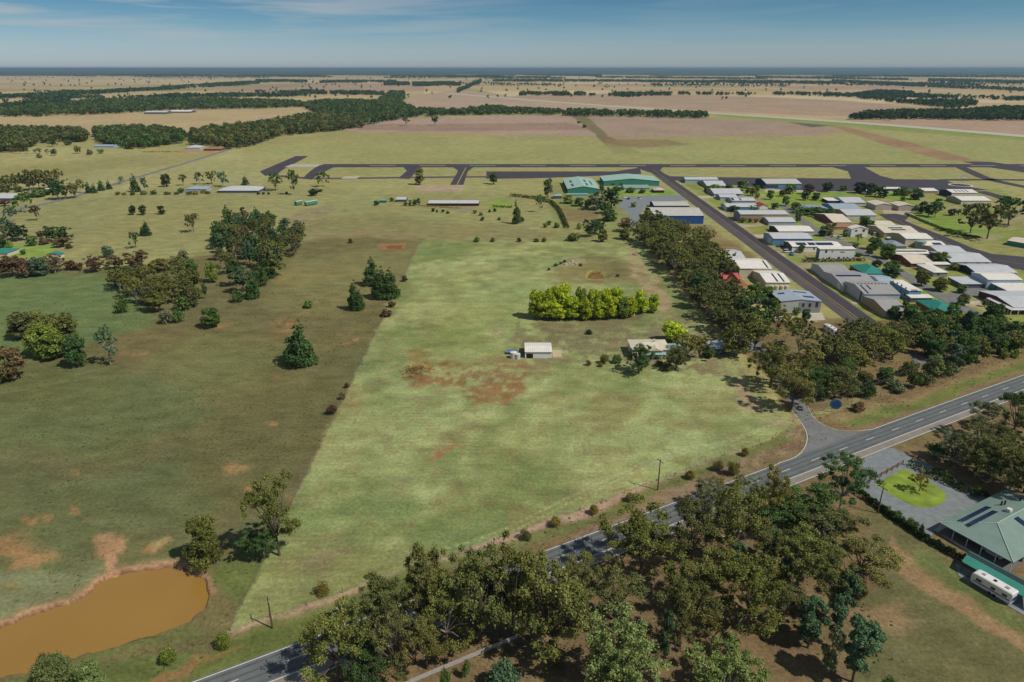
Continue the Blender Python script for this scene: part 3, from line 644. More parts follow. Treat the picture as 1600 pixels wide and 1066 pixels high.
# ------------------------------------------------------------------ buildings
GLASS = plain('window_glass', (0.02, 0.03, 0.045), 0.08, var=0.3, spec=0.8)
SOLAR = plain('solar_cell', L(30, 42, 72), 0.18, var=0.15, spec=0.8)
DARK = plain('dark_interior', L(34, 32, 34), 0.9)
WHITEP = plain('white_paint', L(196, 194, 188), 0.6, var=0.06)
C = dict(white=(216, 214, 210), cream=(200, 190, 166), greyw=(184, 184, 182), pblue=(158, 176, 188), blue=(96, 134, 164), navy=(34, 50, 74), green=(62, 128, 110), grey=(136, 138, 140), tan=(158, 146, 122), brick=(118, 72, 54), dred=(78, 38, 34), stone=(160, 142, 112), dbrick=(84, 50, 44), rblue=(40, 84, 146), pink=(170, 158, 148), slate=(90, 96, 100))
R = dict(zinc=(184, 186, 186), white=(216, 211, 200), cream=(204, 194, 172), greyb=(132, 144, 154), teal=(46, 126, 112), green=(152, 180, 164), grey=(152, 150, 146), red=(160, 56, 46), tanr=(182, 179, 170), bluer=(152, 164, 172), terra=(150, 112, 84), dpale=(134, 152, 136), aqua=(138, 168, 160))
def building(name, label, cat, loc, W_, D_, h, rtype, rise, wall, roof, rz=0.0, doors=(), windows=(), solar=(), oh=0.35, group=None, extra=None, wall_l=None, vents=0, open_l=False):
    """root at the middle of the front base edge; x to the right, y away. sides: f front, l left, r right"""
    root = empty(name, loc, rz); tag(root, label, cat, group)
    x0, x1 = -W_ / 2, W_ / 2
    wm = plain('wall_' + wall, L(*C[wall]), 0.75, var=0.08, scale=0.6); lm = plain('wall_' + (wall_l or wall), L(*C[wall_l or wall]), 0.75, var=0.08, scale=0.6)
    w = MB()
    s_ = 0.0
    if rtype == 'gx':
        pk = (D_ / 2, h + rise); 
        w.poly([(x0, 0, 0), (x1, 0, 0), (x1, 0, h), (x0, 0, h)]); w.poly([(x1, D_, 0), (x0, D_, 0), (x0, D_, h), (x1, D_, h)])
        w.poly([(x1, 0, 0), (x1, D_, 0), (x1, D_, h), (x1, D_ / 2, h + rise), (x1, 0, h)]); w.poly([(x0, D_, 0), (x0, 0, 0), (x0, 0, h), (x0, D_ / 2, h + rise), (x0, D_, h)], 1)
    elif rtype == 'gy':
        w.poly([(x0, 0, 0), (x1, 0, 0), (x1, 0, h), (0, 0, h + rise), (x0, 0, h)]); w.poly([(x1, D_, 0), (x0, D_, 0), (x0, D_, h), (0, D_, h + rise), (x1, D_, h)])
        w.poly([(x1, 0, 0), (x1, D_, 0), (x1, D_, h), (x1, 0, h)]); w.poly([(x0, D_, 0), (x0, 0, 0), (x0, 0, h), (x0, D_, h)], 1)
    else:
        hb = h + (rise if rtype == 'flat' else 0)
        w.poly([(x0, 0, 0), (x1, 0, 0), (x1, 0, h), (x0, 0, h)]); w.poly([(x1, D_, 0), (x0, D_, 0), (x0, D_, hb), (x1, D_, hb)])
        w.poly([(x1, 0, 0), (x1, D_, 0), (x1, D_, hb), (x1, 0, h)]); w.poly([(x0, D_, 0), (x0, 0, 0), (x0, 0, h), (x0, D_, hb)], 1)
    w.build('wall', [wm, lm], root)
    ax = 'x' if rtype in ('gx', 'flat', 'hip') else 'y'
    rm = ribbed('roof_' + roof, L(*R[roof]), ax)
    r = MB(); t = 0.14
    if rtype == 'gx':
        sl = rise / (D_ / 2)
        prof = [(-oh, h - sl * oh), (D_ / 2, h + rise), (D_ + oh, h - sl * oh), (D_ + oh, h - sl * oh + t), (D_ / 2, h + rise + t), (-oh, h - sl * oh + t)]
        r.prism(prof, x0 - 0.12, x1 + 0.12, 'x')
        for k_ in range(vents):
            xx = x0 + (k_ + 1) * W_ / (vents + 1); r.box(xx - 0.35, xx + 0.35, D_ / 2 - 0.35, D_ / 2 + 0.35, h + rise, h + rise + 0.7)
    elif rtype == 'gy':
        sl = rise / (W_ / 2)
        prof = [(x0 - oh, h - sl * oh), (0, h + rise), (x1 + oh, h - sl * oh), (x1 + oh, h - sl * oh + t), (0, h + rise + t), (x0 - oh, h - sl * oh + t)]
        r.prism(prof, -0.3, D_ + 0.3, 'y')
    elif rtype == 'flat':
        r.prism([(-oh, h), (D_ + oh, h + rise), (D_ + oh, h + rise + 0.2), (-oh, h + 0.2)], x0 - oh, x1 + oh, 'x')
    else:
        a0, a1, b0, b1 = x0 - oh, x1 + oh, -oh, D_ + oh; ww = a1 - a0; dd = b1 - b0; z = h; zt = h + 0.16
        r.poly([(a0, b0, z), (a0, b1, z), (a1, b1, z), (a1, b0, z)])
        for p, q in (((a0, b0), (a1, b0)), ((a1, b0), (a1, b1)), ((a1, b1), (a0, b1)), ((a0, b1), (a0, b0))):
            r.poly([(*p, z), (*q, z), (*q, zt), (*p, zt)])
        zr = h + rise
        if ww >= dd:
            e0 = (a0 + dd / 2, (b0 + b1) / 2, zr); e1 = (a1 - dd / 2, (b0 + b1) / 2, zr)
            r.poly([(a0, b0, zt), (a1, b0, zt), e1, e0]); r.poly([(a1, b1, zt), (a0, b1, zt), e0, e1]); r.poly([(a1, b0, zt), (a1, b1, zt), e1]); r.poly([(a0, b1, zt), (a0, b0, zt), e0])
        else:
            e0 = ((a0 + a1) / 2, b0 + ww / 2, zr); e1 = ((a0 + a1) / 2, b1 - ww / 2, zr)
            r.poly([(a0, b0, zt), (a1, b0, zt), e0]); r.poly([(a1, b1, zt), (a0, b1, zt), e1]); r.poly([(a1, b0, zt), (a1, b1, zt), e1, e0]); r.poly([(a0, b1, zt), (a0, b0, zt), e0, e1])
    ro = r.build('roof', rm, root)
    def panel(nm, side, u, v, pw, ph, mat, pr=0.05, frame=None):
        m_ = MB()
        if side == 'f': m_.box(u - pw / 2, u + pw / 2, -pr, 0.0, v, v + ph)
        elif side == 'l': m_.box(x0 - pr, x0, u - pw / 2, u + pw / 2, v, v + ph)
        else: m_.box(x1, x1 + pr, u - pw / 2, u + pw / 2, v, v + ph)
        return m_.build(nm, mat, root)
    for side, u, dw, dh, col in doors:
        panel('roller_door' if dw > 1.6 else 'door', side, u, 0.02, dw, dh, ribbed('door_' + col, L(*C[col]), 'z', 0.3) if col in C else DARK)  # colours outside C give a dark sheet painted as a shaded opening
    for side, u, v, pw, ph in windows:
        panel('window', side, u, v, pw, ph, GLASS, 0.06)
    for sx, sy, sw, sd in solar:     # fractions of the front (gx/hip/flat) or left/right (gy) slope
        m_ = MB()
        if rtype == 'gy':
            side = 1 if sx > 0 else -1; xa = side * (abs(sx)) * W_ / 2; xb = side * min(1, abs(sx) + sw) * W_ / 2; ya = sy * D_; yb = (sy + sd) * D_
            zf = lambda xx: h + rise * (1 - abs(xx) / (W_ / 2)) + t + 0.07
            q = [(xa, ya, zf(xa)), (xb, ya, zf(xb)), (xb, yb, zf(xb)), (xa, yb, zf(xa))]
        else:
            run = D_ / 2 if rtype != 'flat' else D_; ya = sy * run; yb = (sy + sd) * run
            xa = x0 + sx * W_; xb = xa + sw * W_
            top_ = t if rtype == 'gx' else (0.2 if rtype == 'flat' else 0.16)
            zf = lambda yy: h + rise * (yy + (oh if rtype == 'hip' else 0)) / (run + (oh if rtype == 'hip' else 0)) + top_ + 0.06
            q = [(xa, ya, zf(ya)), (xb, ya, zf(ya)), (xb, yb, zf(yb)), (xa, yb, zf(yb))]
        n_ = (Vector(q[1]) - Vector(q[0])).cross(Vector(q[3]) - Vector(q[0]))
        if n_.z < 0: q = q[::-1]
        m_.poly(q); lo = [(a, b_, c - 0.05) for a, b_, c in q]
        for i in range(4): m_.poly([lo[i], lo[(i + 1) % 4], q[(i + 1) % 4], q[i]])
        m_.build('solar_panel', SOLAR, root)
    if extra: extra(root, x0, x1, D_, h, rise)
    return root
def fit(xl, xr, ye, yr, yb, rtype='gx', slope=0.16, full=False, hmax=9.0):
    """metric box of a building whose front eave the photograph shows from xl to xr at row ye, ridge (or back eave) at yr, base at yb"""
    Y = G(800, yb)[1]; h = max(2.2, min(hmax, hgt(ye, Y)))
    a = xat(xl, Y, h); b_ = xat(xr, Y, h); W_ = b_ - a
    half = 6.0
    for _ in range(60):
        if rtype in ('gx', 'hip'):
            rise = slope * half; half = .75 * half + .25 * max(2.5, min(16, G(800, yr, h + rise)[1] - Y))
        else:
            rise = slope * W_ / 2 if rtype == 'gy' else 0.3
            half = max(3, min(60, G(800, yr, h + (rise if rtype == 'gy' else 0.3))[1] - Y)) / 2
    D_ = 2 * half; rise = slope * half if rtype in ('gx', 'hip') else rise
    return ((a + b_) / 2, Y, 0.0), W_, D_, h, rtype, rise

HG = 'hangar sheds beside the taxiway'
B_ = [
 # xl, xr, ye, yr, yb, type, wall, roof, name, label, opts
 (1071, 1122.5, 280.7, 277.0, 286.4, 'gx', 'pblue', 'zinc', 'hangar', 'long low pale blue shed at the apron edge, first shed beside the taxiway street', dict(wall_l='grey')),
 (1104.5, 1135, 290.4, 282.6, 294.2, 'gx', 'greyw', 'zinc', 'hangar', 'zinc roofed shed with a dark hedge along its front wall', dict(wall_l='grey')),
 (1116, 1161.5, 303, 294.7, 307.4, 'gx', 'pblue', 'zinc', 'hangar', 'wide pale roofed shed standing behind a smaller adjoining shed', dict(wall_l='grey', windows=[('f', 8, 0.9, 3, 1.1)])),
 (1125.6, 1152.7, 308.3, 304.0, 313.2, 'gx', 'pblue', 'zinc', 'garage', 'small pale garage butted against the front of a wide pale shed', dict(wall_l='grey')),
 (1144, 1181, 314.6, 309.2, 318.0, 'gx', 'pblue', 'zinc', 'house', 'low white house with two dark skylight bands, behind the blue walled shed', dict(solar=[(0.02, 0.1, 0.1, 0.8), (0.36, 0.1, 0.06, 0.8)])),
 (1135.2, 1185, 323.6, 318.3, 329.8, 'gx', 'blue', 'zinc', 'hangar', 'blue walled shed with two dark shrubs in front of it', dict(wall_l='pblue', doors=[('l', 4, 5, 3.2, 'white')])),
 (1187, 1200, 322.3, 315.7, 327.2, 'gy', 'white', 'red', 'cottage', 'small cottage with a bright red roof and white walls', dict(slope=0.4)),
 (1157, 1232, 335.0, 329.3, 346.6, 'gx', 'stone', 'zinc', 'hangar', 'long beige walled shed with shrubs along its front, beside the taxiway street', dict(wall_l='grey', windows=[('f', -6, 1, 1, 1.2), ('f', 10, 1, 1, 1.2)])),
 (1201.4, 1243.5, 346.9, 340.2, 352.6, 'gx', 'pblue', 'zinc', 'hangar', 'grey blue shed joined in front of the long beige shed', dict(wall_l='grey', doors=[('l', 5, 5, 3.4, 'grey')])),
 (1217, 1272, 361.6, 353.8, 368.2, 'gx', 'greyw', 'white', 'hangar', 'white shed with a dark red left end wall', dict(wall_l='dred')),
 (1208.5, 1270, 373.2, 364.9, 384.0, 'gx', 'blue', 'zinc', 'hangar', 'bright blue walled shed with a pale end door at the taxiway street', dict(wall_l='pblue', doors=[('l', 6, 7, 3.6, 'white')])),
 (1238, 1316, 385.4, 378.4, 394.0, 'gx', 'white', 'white', 'hangar', 'white shed carrying three blocks of solar panels along its roof', dict(wall_l='slate', solar=[(0.12, 0.25, 0.20, 0.6), (0.36, 0.25, 0.14, 0.6), (0.52, 0.25, 0.34, 0.6)])),
 (1281.6, 1336.5, 389.5, 385.8, 407.2, 'flat', 'white', 'white', 'house', 'tall two storey white cube house beside a dark hedge', dict(hmax=9, wall_l='blue', windows=[('f', -6.5, 4.6, 1.1, 1.6), ('f', -3, 4.9, 0.6, 0.9), ('f', -4, 1.0, 1.0, 1.2), ('f', 1.5, 1.0, 1.2, 1.2), ('f', 4.4, 1.2, 0.7, 1.0), ('f', 6.4, 1.2, 0.7, 1.0), ('f', 3.0, 4.8, 2.6, 0.5), ('l', 3, 4.4, 3, 1.6), ('l', 3, 1.0, 3, 1.8), ('l', 8, 4.4, 2, 1.6)])),  # blue left wall: the white house's shaded side put into the colour
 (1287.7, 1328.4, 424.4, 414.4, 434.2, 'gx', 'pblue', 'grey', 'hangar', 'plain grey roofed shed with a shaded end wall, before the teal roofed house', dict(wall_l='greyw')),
 (1351, 1386, 430.6, 414, 434.2, 'hip', 'brick', 'teal', 'house', 'house under a teal hipped roof behind the grey sheds of the taxiway street', dict(slope=0.32)),
 (1318, 1374, 447.5, 428.5, 456.0, 'gx', 'greyw', 'grey', 'hangar', 'grey shed with one long dark panel strip near its ridge', dict(wall_l='greyw', solar=[(0.06, 0.78, 0.72, 0.14)], doors=[('l', 5, 4, 3, 'white')])),
 (1350.6, 1406.6, 459.7, 444.4, 473.5, 'gx', 'pblue', 'grey', 'hangar', 'light blue hangar with two dark roof strips and a row of ridge vents', dict(wall_l='greyw', vents=9, doors=[('l', 3, 1.4, 5, 'navy'), ('l', 10, 9, 4.4, 'greyw')], solar=[(0.10, 0.05, 0.05, 0.85), (0.28, 0.45, 0.05, 0.45)])),
 (1377, 1402, 444.5, 433, 450, 'gx', 'pblue', 'bluer', 'garage', 'low blue grey shed between the vented hangar and the curved roof house', dict()),
 (1420.6, 1440, 454.5, 437.5, 468.5, 'gy', 'blue', 'white', 'house', 'narrow two storey blue house with a white roof', dict(slope=0.05, wall_l='blue', windows=[('l', 3, 1.2, 1.2, 1.5), ('l', 3, 4.2, 1.2, 1.2), ('l', 7, 1.2, 1.0, 1.5), ('l', 7, 4.2, 1.2, 1.4), ('l', 11, 4.0, 1.2, 1.4), ('l', 15, 3.6, 1.4, 1.6), ('f', -0.6, 4.0, 3.2, 1.2)])),
 (1424, 1457, 467.6, 460.5, 472.5, 'flat', 'slate', 'white', 'carport', 'white flat carport joined before the narrow blue house', dict()),
 (1383, 1419, 486.0, 468.5, 495.8, 'gx', 'greyw', 'grey', 'hangar', 'grey brown ended shed at the near end of the hangar row, trees before it', dict(wall_l='stone')),
 (1462, 1499, 490, 470.5, 494.0, 'hip', 'brick', 'teal', 'house', 'house under a teal hipped roof beside the trees of the roadside wood', dict(slope=0.3)),
 (1370, 1400, 352.4, 345.8, 358, 'gx', 'cream', 'cream', 'hangar', 'cream shed at the bend of the second taxiway', dict(wall_l='stone')),
 (1382, 1436, 364.0, 353.5, 372.2, 'gx', 'stone', 'cream', 'house', 'wide cream roofed house with two rows of solar panels and an open garage', dict(wall_l='stone', solar=[(0.28, 0.62, 0.42, 0.16), (0.30, 0.34, 0.42, 0.16)], doors=[('f', -6, 7, 2.8, 'slate'), ('f', 3, 6, 2.8, 'dbrick')])),  # dark door panels stand in for the shade inside the open garage
 (1415.6, 1458, 373.2, 365.0, 384.6, 'gx', 'cream', 'white', 'hangar', 'cream walled hangar beside the second taxiway with a bush at its wall', dict(wall_l='tan')),
 (1391, 1416.5, 386.7, 376.0, 390.4, 'hip', 'tan', 'greyb', 'house', 'low house under a blue grey hipped roof behind two round trees', dict(slope=0.3)),
 (1449, 1481.5, 385.8, 377.2, 391.0, 'gx', 'cream', 'white', 'shed', 'small white roofed shed with one black roof opening', dict(wall_l='cream', solar=[(0.42, 0.3, 0.42, 0.4)])),
 (1466, 1510.5, 394.2, 385.2, 402.0, 'gx', 'stone', 'zinc', 'hangar', 'shallow roofed zinc shed behind the widest hangar', dict(wall_l='stone')),
 (1486, 1549, 409.6, 396.4, 416.4, 'gx', 'white', 'zinc', 'hangar', 'widest zinc roofed hangar by the second taxiway, white walls with windows', dict(wall_l='slate', windows=[('f', -9, 1.2, 2, 1), ('f', -3, 1.2, 2, 1), ('f', 4, 1.2, 2, 1), ('f', 9, 1.2, 2, 1)])),
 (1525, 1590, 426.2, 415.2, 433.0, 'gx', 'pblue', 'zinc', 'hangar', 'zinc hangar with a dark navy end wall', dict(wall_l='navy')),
 (1544, 1597.5, 437.2, 428.2, 451.5, 'gx', 'pblue', 'white', 'hangar', 'light blue hangar with a long pale blue side behind the flat roofed house', dict(wall_l='pblue')),
 (1424, 1460, 411.8, 399.0, 418.0, 'gx', 'brick', 'cream', 'house', 'brick house with a cream roof running forward from a solar roofed wing', dict(wall_l='brick', windows=[('f', -4, 1, 1.5, 1.2), ('l', 6, 1, 2, 1.2)])),
 (1402, 1455, 397.5, 391.0, 402.0, 'gx', 'greyw', 'white', 'house', 'long white wing with one continuous blue strip of solar panels', dict(solar=[(0.04, 0.45, 0.9, 0.35)])),
 (1448, 1485, 413.6, 410.0, 419.5, 'flat', 'grey', 'white', 'veranda', 'narrow white veranda roof behind the small square roofed house', dict()),
 (1459, 1481, 426.0, 417.0, 432.6, 'hip', 'grey', 'white', 'house', 'small grey house under a square white roof', dict(slope=0.12, windows=[('f', -1, 0.9, 1.4, 1.1)])),
 (1503, 1543.7, 447.3, 433.0, 450.5, 'flat', 'slate', 'zinc', 'house', 'low house under one broad flat pale roof with deep shadowed eaves', dict()),
 (1590, 1640, 462, 441.5, 470, 'flat', 'blue', 'white', 'house', 'blue two storey house with a pale roof cut by the picture edge', dict(wall_l='blue', hmax=7, windows=[('l', 8, 1.0, 1.4, 1.6), ('l', 16, 1.0, 1.4, 1.6), ('l', 22, 1.0, 1.4, 1.6)])),
 # behind: row near the apron
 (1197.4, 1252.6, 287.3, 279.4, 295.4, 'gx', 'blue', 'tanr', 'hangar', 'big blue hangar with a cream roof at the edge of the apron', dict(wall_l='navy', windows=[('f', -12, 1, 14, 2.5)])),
 (1252, 1294, 328.0, 320.0, 330.5, 'hip', 'stone', 'greyb', 'house', 'house under a spreading grey blue hipped roof behind a dark hedge', dict(slope=0.3)),
 (1303, 1345, 326.2, 318.5, 331.5, 'gx', 'greyw', 'bluer', 'hangar', 'grey roofed shed with a sky blue end wall', dict(wall_l='blue')),
 (1323, 1370, 336.5, 327.4, 343.0, 'gx', 'greyw', 'zinc', 'hangar', 'zinc roofed shed with a rounded grey end wall', dict(wall_l='stone')),
 (1302, 1331, 347.6, 335.0, 353.5, 'gx', 'brick', 'cream', 'house', 'cream roofed brick house with a garden on its street side', dict(wall_l='brick')),
 (1303, 1340, 356.0, 349.8, 360.0, 'gx', 'stone', 'terra', 'veranda', 'brown tiled veranda roof in front of the cream roofed brick house', dict()),
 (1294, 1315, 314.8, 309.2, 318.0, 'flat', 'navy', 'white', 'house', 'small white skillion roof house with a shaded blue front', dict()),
 (1320, 1353, 316.8, 308.5, 321.0, 'gx', 'pblue', 'zinc', 'house', 'pale blue roofed house beside the white skillion roof', dict()),
 (1369, 1394, 320.8, 312.5, 328.6, 'gy', 'pink', 'cream', 'hangar', 'left one of two matching pinkish gable sheds at the taxiway head', dict(slope=0.22, doors=[('f', 0, 8, 3.4, 'pink')])),
 (1405, 1429.5, 322.2, 314.5, 330.0, 'gy', 'pink', 'cream', 'hangar', 'right one of two matching pinkish gable sheds at the taxiway head', dict(slope=0.22, doors=[('f', 0, 8, 3.4, 'pink')])),
 (1378, 1409, 296.6, 292.6, 298.8, 'gx', 'slate', 'white', 'shed', 'long thin white roof by the apron behind dark trees', dict()),
 (1341, 1359, 299.4, 297.0, 301.5, 'gx', 'slate', 'white', 'shed', 'small white roof under the dark apron trees', dict()),
 (1337, 1361, 304.6, 302.4, 308.2, 'flat', 'terra', 'white', 'veranda', 'open white veranda before the small roof under the apron trees', dict()) if False else None,
 (1443, 1466, 299.0, 294.0, 302.5, 'gx', 'stone', 'white', 'shed', 'curved white shed beside a small teal roof at the apron', dict()),
 (1422, 1436, 301.2, 295.0, 304.5, 'gy', 'stone', 'teal', 'cottage', 'tiny teal roofed cottage near the apron', dict(slope=0.35)),
 (1487.5, 1528, 301.4, 296.0, 309.2, 'gx', 'cream', 'white', 'hangar', 'cream hangar with four dark skylights and an open navy end', dict(wall_l='navy', solar=[(0.22, 0.2, 0.05, 0.6), (0.36, 0.2, 0.05, 0.6), (0.5, 0.2, 0.05, 0.6), (0.64, 0.2, 0.05, 0.6)])),  # navy left wall paints the dark inside the open end
 (1502.5, 1549, 313.6, 307.0, 320.0, 'gx', 'cream', 'white', 'hangar', 'cream roofed shed with a brown end wall behind the big gum trees', dict(wall_l='tan')),
 (1331, 1357, 358.0, 351.0, 370.5, 'gy', 'white', 'white', 'house', 'white two storey house with grey windows above the parked cars', dict(slope=0.3, windows=[('f', 2.6, 3.6, 1.6, 1.6), ('f', 1.4, 0.9, 1.2, 1.4), ('f', -2.4, 3.6, 1.2, 1.2)])),
 # south side of the taxi street
 (1122, 1167.4, 407.2, 393.0, 414.2, 'gx', 'pblue', 'zinc', 'hangar', 'large zinc roofed shed with pale blue walls beside the gum belt', dict(wall_l='blue')),
 (1156, 1206, 419.6, 407.3, 433.2, 'gx', 'cream', 'white', 'hangar', 'cream hangar with one dark strip at the street end of its roof', dict(wall_l='tan', solar=[(0.86, 0.05, 0.05, 0.9)], windows=[('f', -1, 1.0, 1.0, 2.2)])),
 (1197, 1235, 441.4, 427.2, 451.2, 'gx', 'cream', 'white', 'hangar', 'cream hangar with two dark roof strips and cream tanks along its wall', dict(wall_l='cream', solar=[(0.46, 0.05, 0.07, 0.9), (0.72, 0.05, 0.07, 0.9)])),
 (1221, 1283, 471.0, 452.6, 488.8, 'gy', 'greyw', 'bluer', 'hangar', 'blue roofed gable hangar with a big grey door holding three windows', dict(slope=0.10, wall_l='dbrick', doors=[('f', 4.2, 10.2, 5.2, 'grey')], windows=[('f', 1.2, 2.6, 1.2, 2.0), ('f', 4.2, 2.6, 1.3, 2.0), ('f', 7.4, 2.6, 1.3, 2.4)], solar=[(-0.45, 0.62, 0.33, 0.13), (0.05, 0.72, 0.7, 0.10), (0.3, 0.25, 0.55, 0.16)])),
 (1021, 1100, 337.2, 323.5, 350.0, 'gx', 'rblue', 'tanr', 'hangar', 'large royal blue hangar with a cream roof beside the taxiway street', dict(wall_l='navy', doors=[('f', -9.5, 10, 4.6, 'rblue'), ('f', 1.5, 10, 4.6, 'rblue'), ('f', 12.0, 9.6, 4.6, 'rblue')], windows=[])),  # navy left end: royal blue with its shade painted in
 (1022, 1077, 321.5, 315.5, 328.0, 'gx', 'navy', 'tanr', 'hangar', 'cream roofed back wing behind the royal blue hangar', dict()),
 (887, 937, 295.4, 274.5, 302.8, 'gy', 'green', 'green', 'hangar', 'tall green hangar with rows of dark roof panels, west of the car park', dict(slope=0.16, wall_l='navy', solar=[(-0.55, 0.15, 0.14, 0.22), (-0.55, 0.5, 0.14, 0.22), (0.22, 0.15, 0.14, 0.22), (0.22, 0.5, 0.14, 0.22), (0.6, 0.3, 0.1, 0.4)])),
 (943.7, 1030.6, 283.2, 271.5, 290.8, 'gy', 'green', 'green', 'hangar', 'widest green hangar with a low spreading gable near the runway junction', dict(slope=0.09, windows=[('f', -18, 1.2, 3, 1.2), ('f', -10, 1.2, 3, 1.2)])),
 (975, 1015, 294.6, 289.0, 297.5, 'gx', 'pblue', 'dpale', 'shed', 'long pale lean-to shed before the widest green hangar', dict()),
 (1022, 1038, 297.5, 292.8, 301.6, 'hip', 'dred', 'tanr', 'kiosk', 'small square cream roofed kiosk on red walls at the street corner', dict(slope=0.3)),
 (886, 918, 305.6, 303.0, 308.0, 'flat', 'pblue', 'aqua', 'carport', 'pale aqua carport before the tall green hangar', dict()),
 (865, 878, 306.5, 303.0, 311.0, 'hip', 'slate', 'aqua', 'hut', 'round looking aqua roofed hut beside a tall dark tree', dict(slope=0.3)),
 # farmhouses
 (669, 748, 317.8, 313.4, 322.2, 'gx', 'dred', 'zinc', 'farmhouse', 'long low farmhouse with zinc roof and dark red brick walls', dict(windows=[('f', -20, 0.9, 2, 1.2), ('f', -8, 0.9, 2, 1.2), ('f', 6, 0.9, 2, 1.2), ('f', 16, 0.9, 2, 1.2)])),
 (619, 634.5, 312.2, 308.5, 316.0, 'gx', 'slate', 'zinc', 'shed', 'small open farm shed with grey roof behind round green bushes', dict()),
 (592, 603, 314.4, 312.6, 317.5, 'gx', 'green', 'dpale', 'shed', 'tiny green shed at the end of the farm garden', dict()),
 (339, 403, 298.6, 290.6, 302.0, 'hip', 'slate', 'zinc', 'farmhouse', 'long white roofed farmhouse with dark veranda below round gum trees', dict(slope=0.25)),
 (290, 322, 296.0, 291.0, 299.5, 'hip', 'pblue', 'bluer', 'farmhouse', 'blue grey roofed cottage hidden by garden bushes', dict(slope=0.3)),
 (146, 178, 228.4, 226.0, 231.6, 'gx', 'pblue', 'bluer', 'shed', 'long pale blue machinery shed beneath distant trees', dict()),
 (225, 260, 175.6, 173.0, 178.4, 'gx', 'slate', 'zinc', 'shed', 'wide grey grain shed on the far straw field', dict()),
 (264, 298, 174.4, 171.2, 176.6, 'gx', 'slate', 'white', 'shed', 'white roofed shed right of the wide grain shed', dict()) ,
 (290, 312, 231.0, 226.6, 233.6, 'hip', 'pblue', 'zinc', 'farmhouse', 'pale roofed homestead at the end of the country road', dict(slope=0.3)),
 (318, 344, 233.0, 229.0, 236.0, 'hip', 'brick', 'terra', 'farmhouse', 'brown roofed homestead beside the country road', dict(slope=0.3)),
 (-30, 22, 310.5, 302.5, 314.0, 'gx', 'slate', 'zinc', 'farmhouse', 'grey roofed farmhouse cut by the picture edge above the teal one', dict()),
 (70, 81, 297.0, 295.0, 299.5, 'gx', 'white', 'white', 'shed', 'tiny white shed behind the olive garden trees', dict()),
 (-20, 10, 398.0, 387.5, 401.5, 'hip', 'cream', 'teal', 'farmhouse', 'teal roofed farmhouse cut by the picture edge', dict(slope=0.32)),
 (72, 93, 399.5, 392.5, 404.0, 'gy', 'cream', 'teal', 'shed', 'small teal roofed shed with a long white wall beside it', dict(slope=0.3)),
 (93, 101, 402.5, 395.0, 405.0, 'gx', 'grey', 'slate', 'shed', 'x', dict()) if False else None,
 (461, 471, 318.2, 313.0, 320.4, 'gy', 'teal_', 'teal', 'shed', 'small closed teal shed in the open paddock', dict(slope=0.5)) if False else None,
 # the paddock's own buildings
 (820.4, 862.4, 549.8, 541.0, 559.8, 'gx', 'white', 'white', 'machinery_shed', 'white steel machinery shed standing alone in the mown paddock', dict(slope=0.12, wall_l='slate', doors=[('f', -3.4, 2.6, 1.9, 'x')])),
]
for r_ in B_:
    if not r_: continue
    xl, xr, ye, yr, yb, rt, wall, roof, nm, lab, op = r_
    op = dict(op); slope = op.pop('slope', 0.16); hm = op.pop('hmax', 9.0)
    loc, W_, D_, h, rt_, rise = fit(xl, xr, ye, yr, yb, rt, slope, hmax=hm)
    if wall not in C: wall = 'grey'
    building(nm, lab, nm.replace('_', ' '), loc, W_, D_, h, rt, rise, wall, roof, **op)

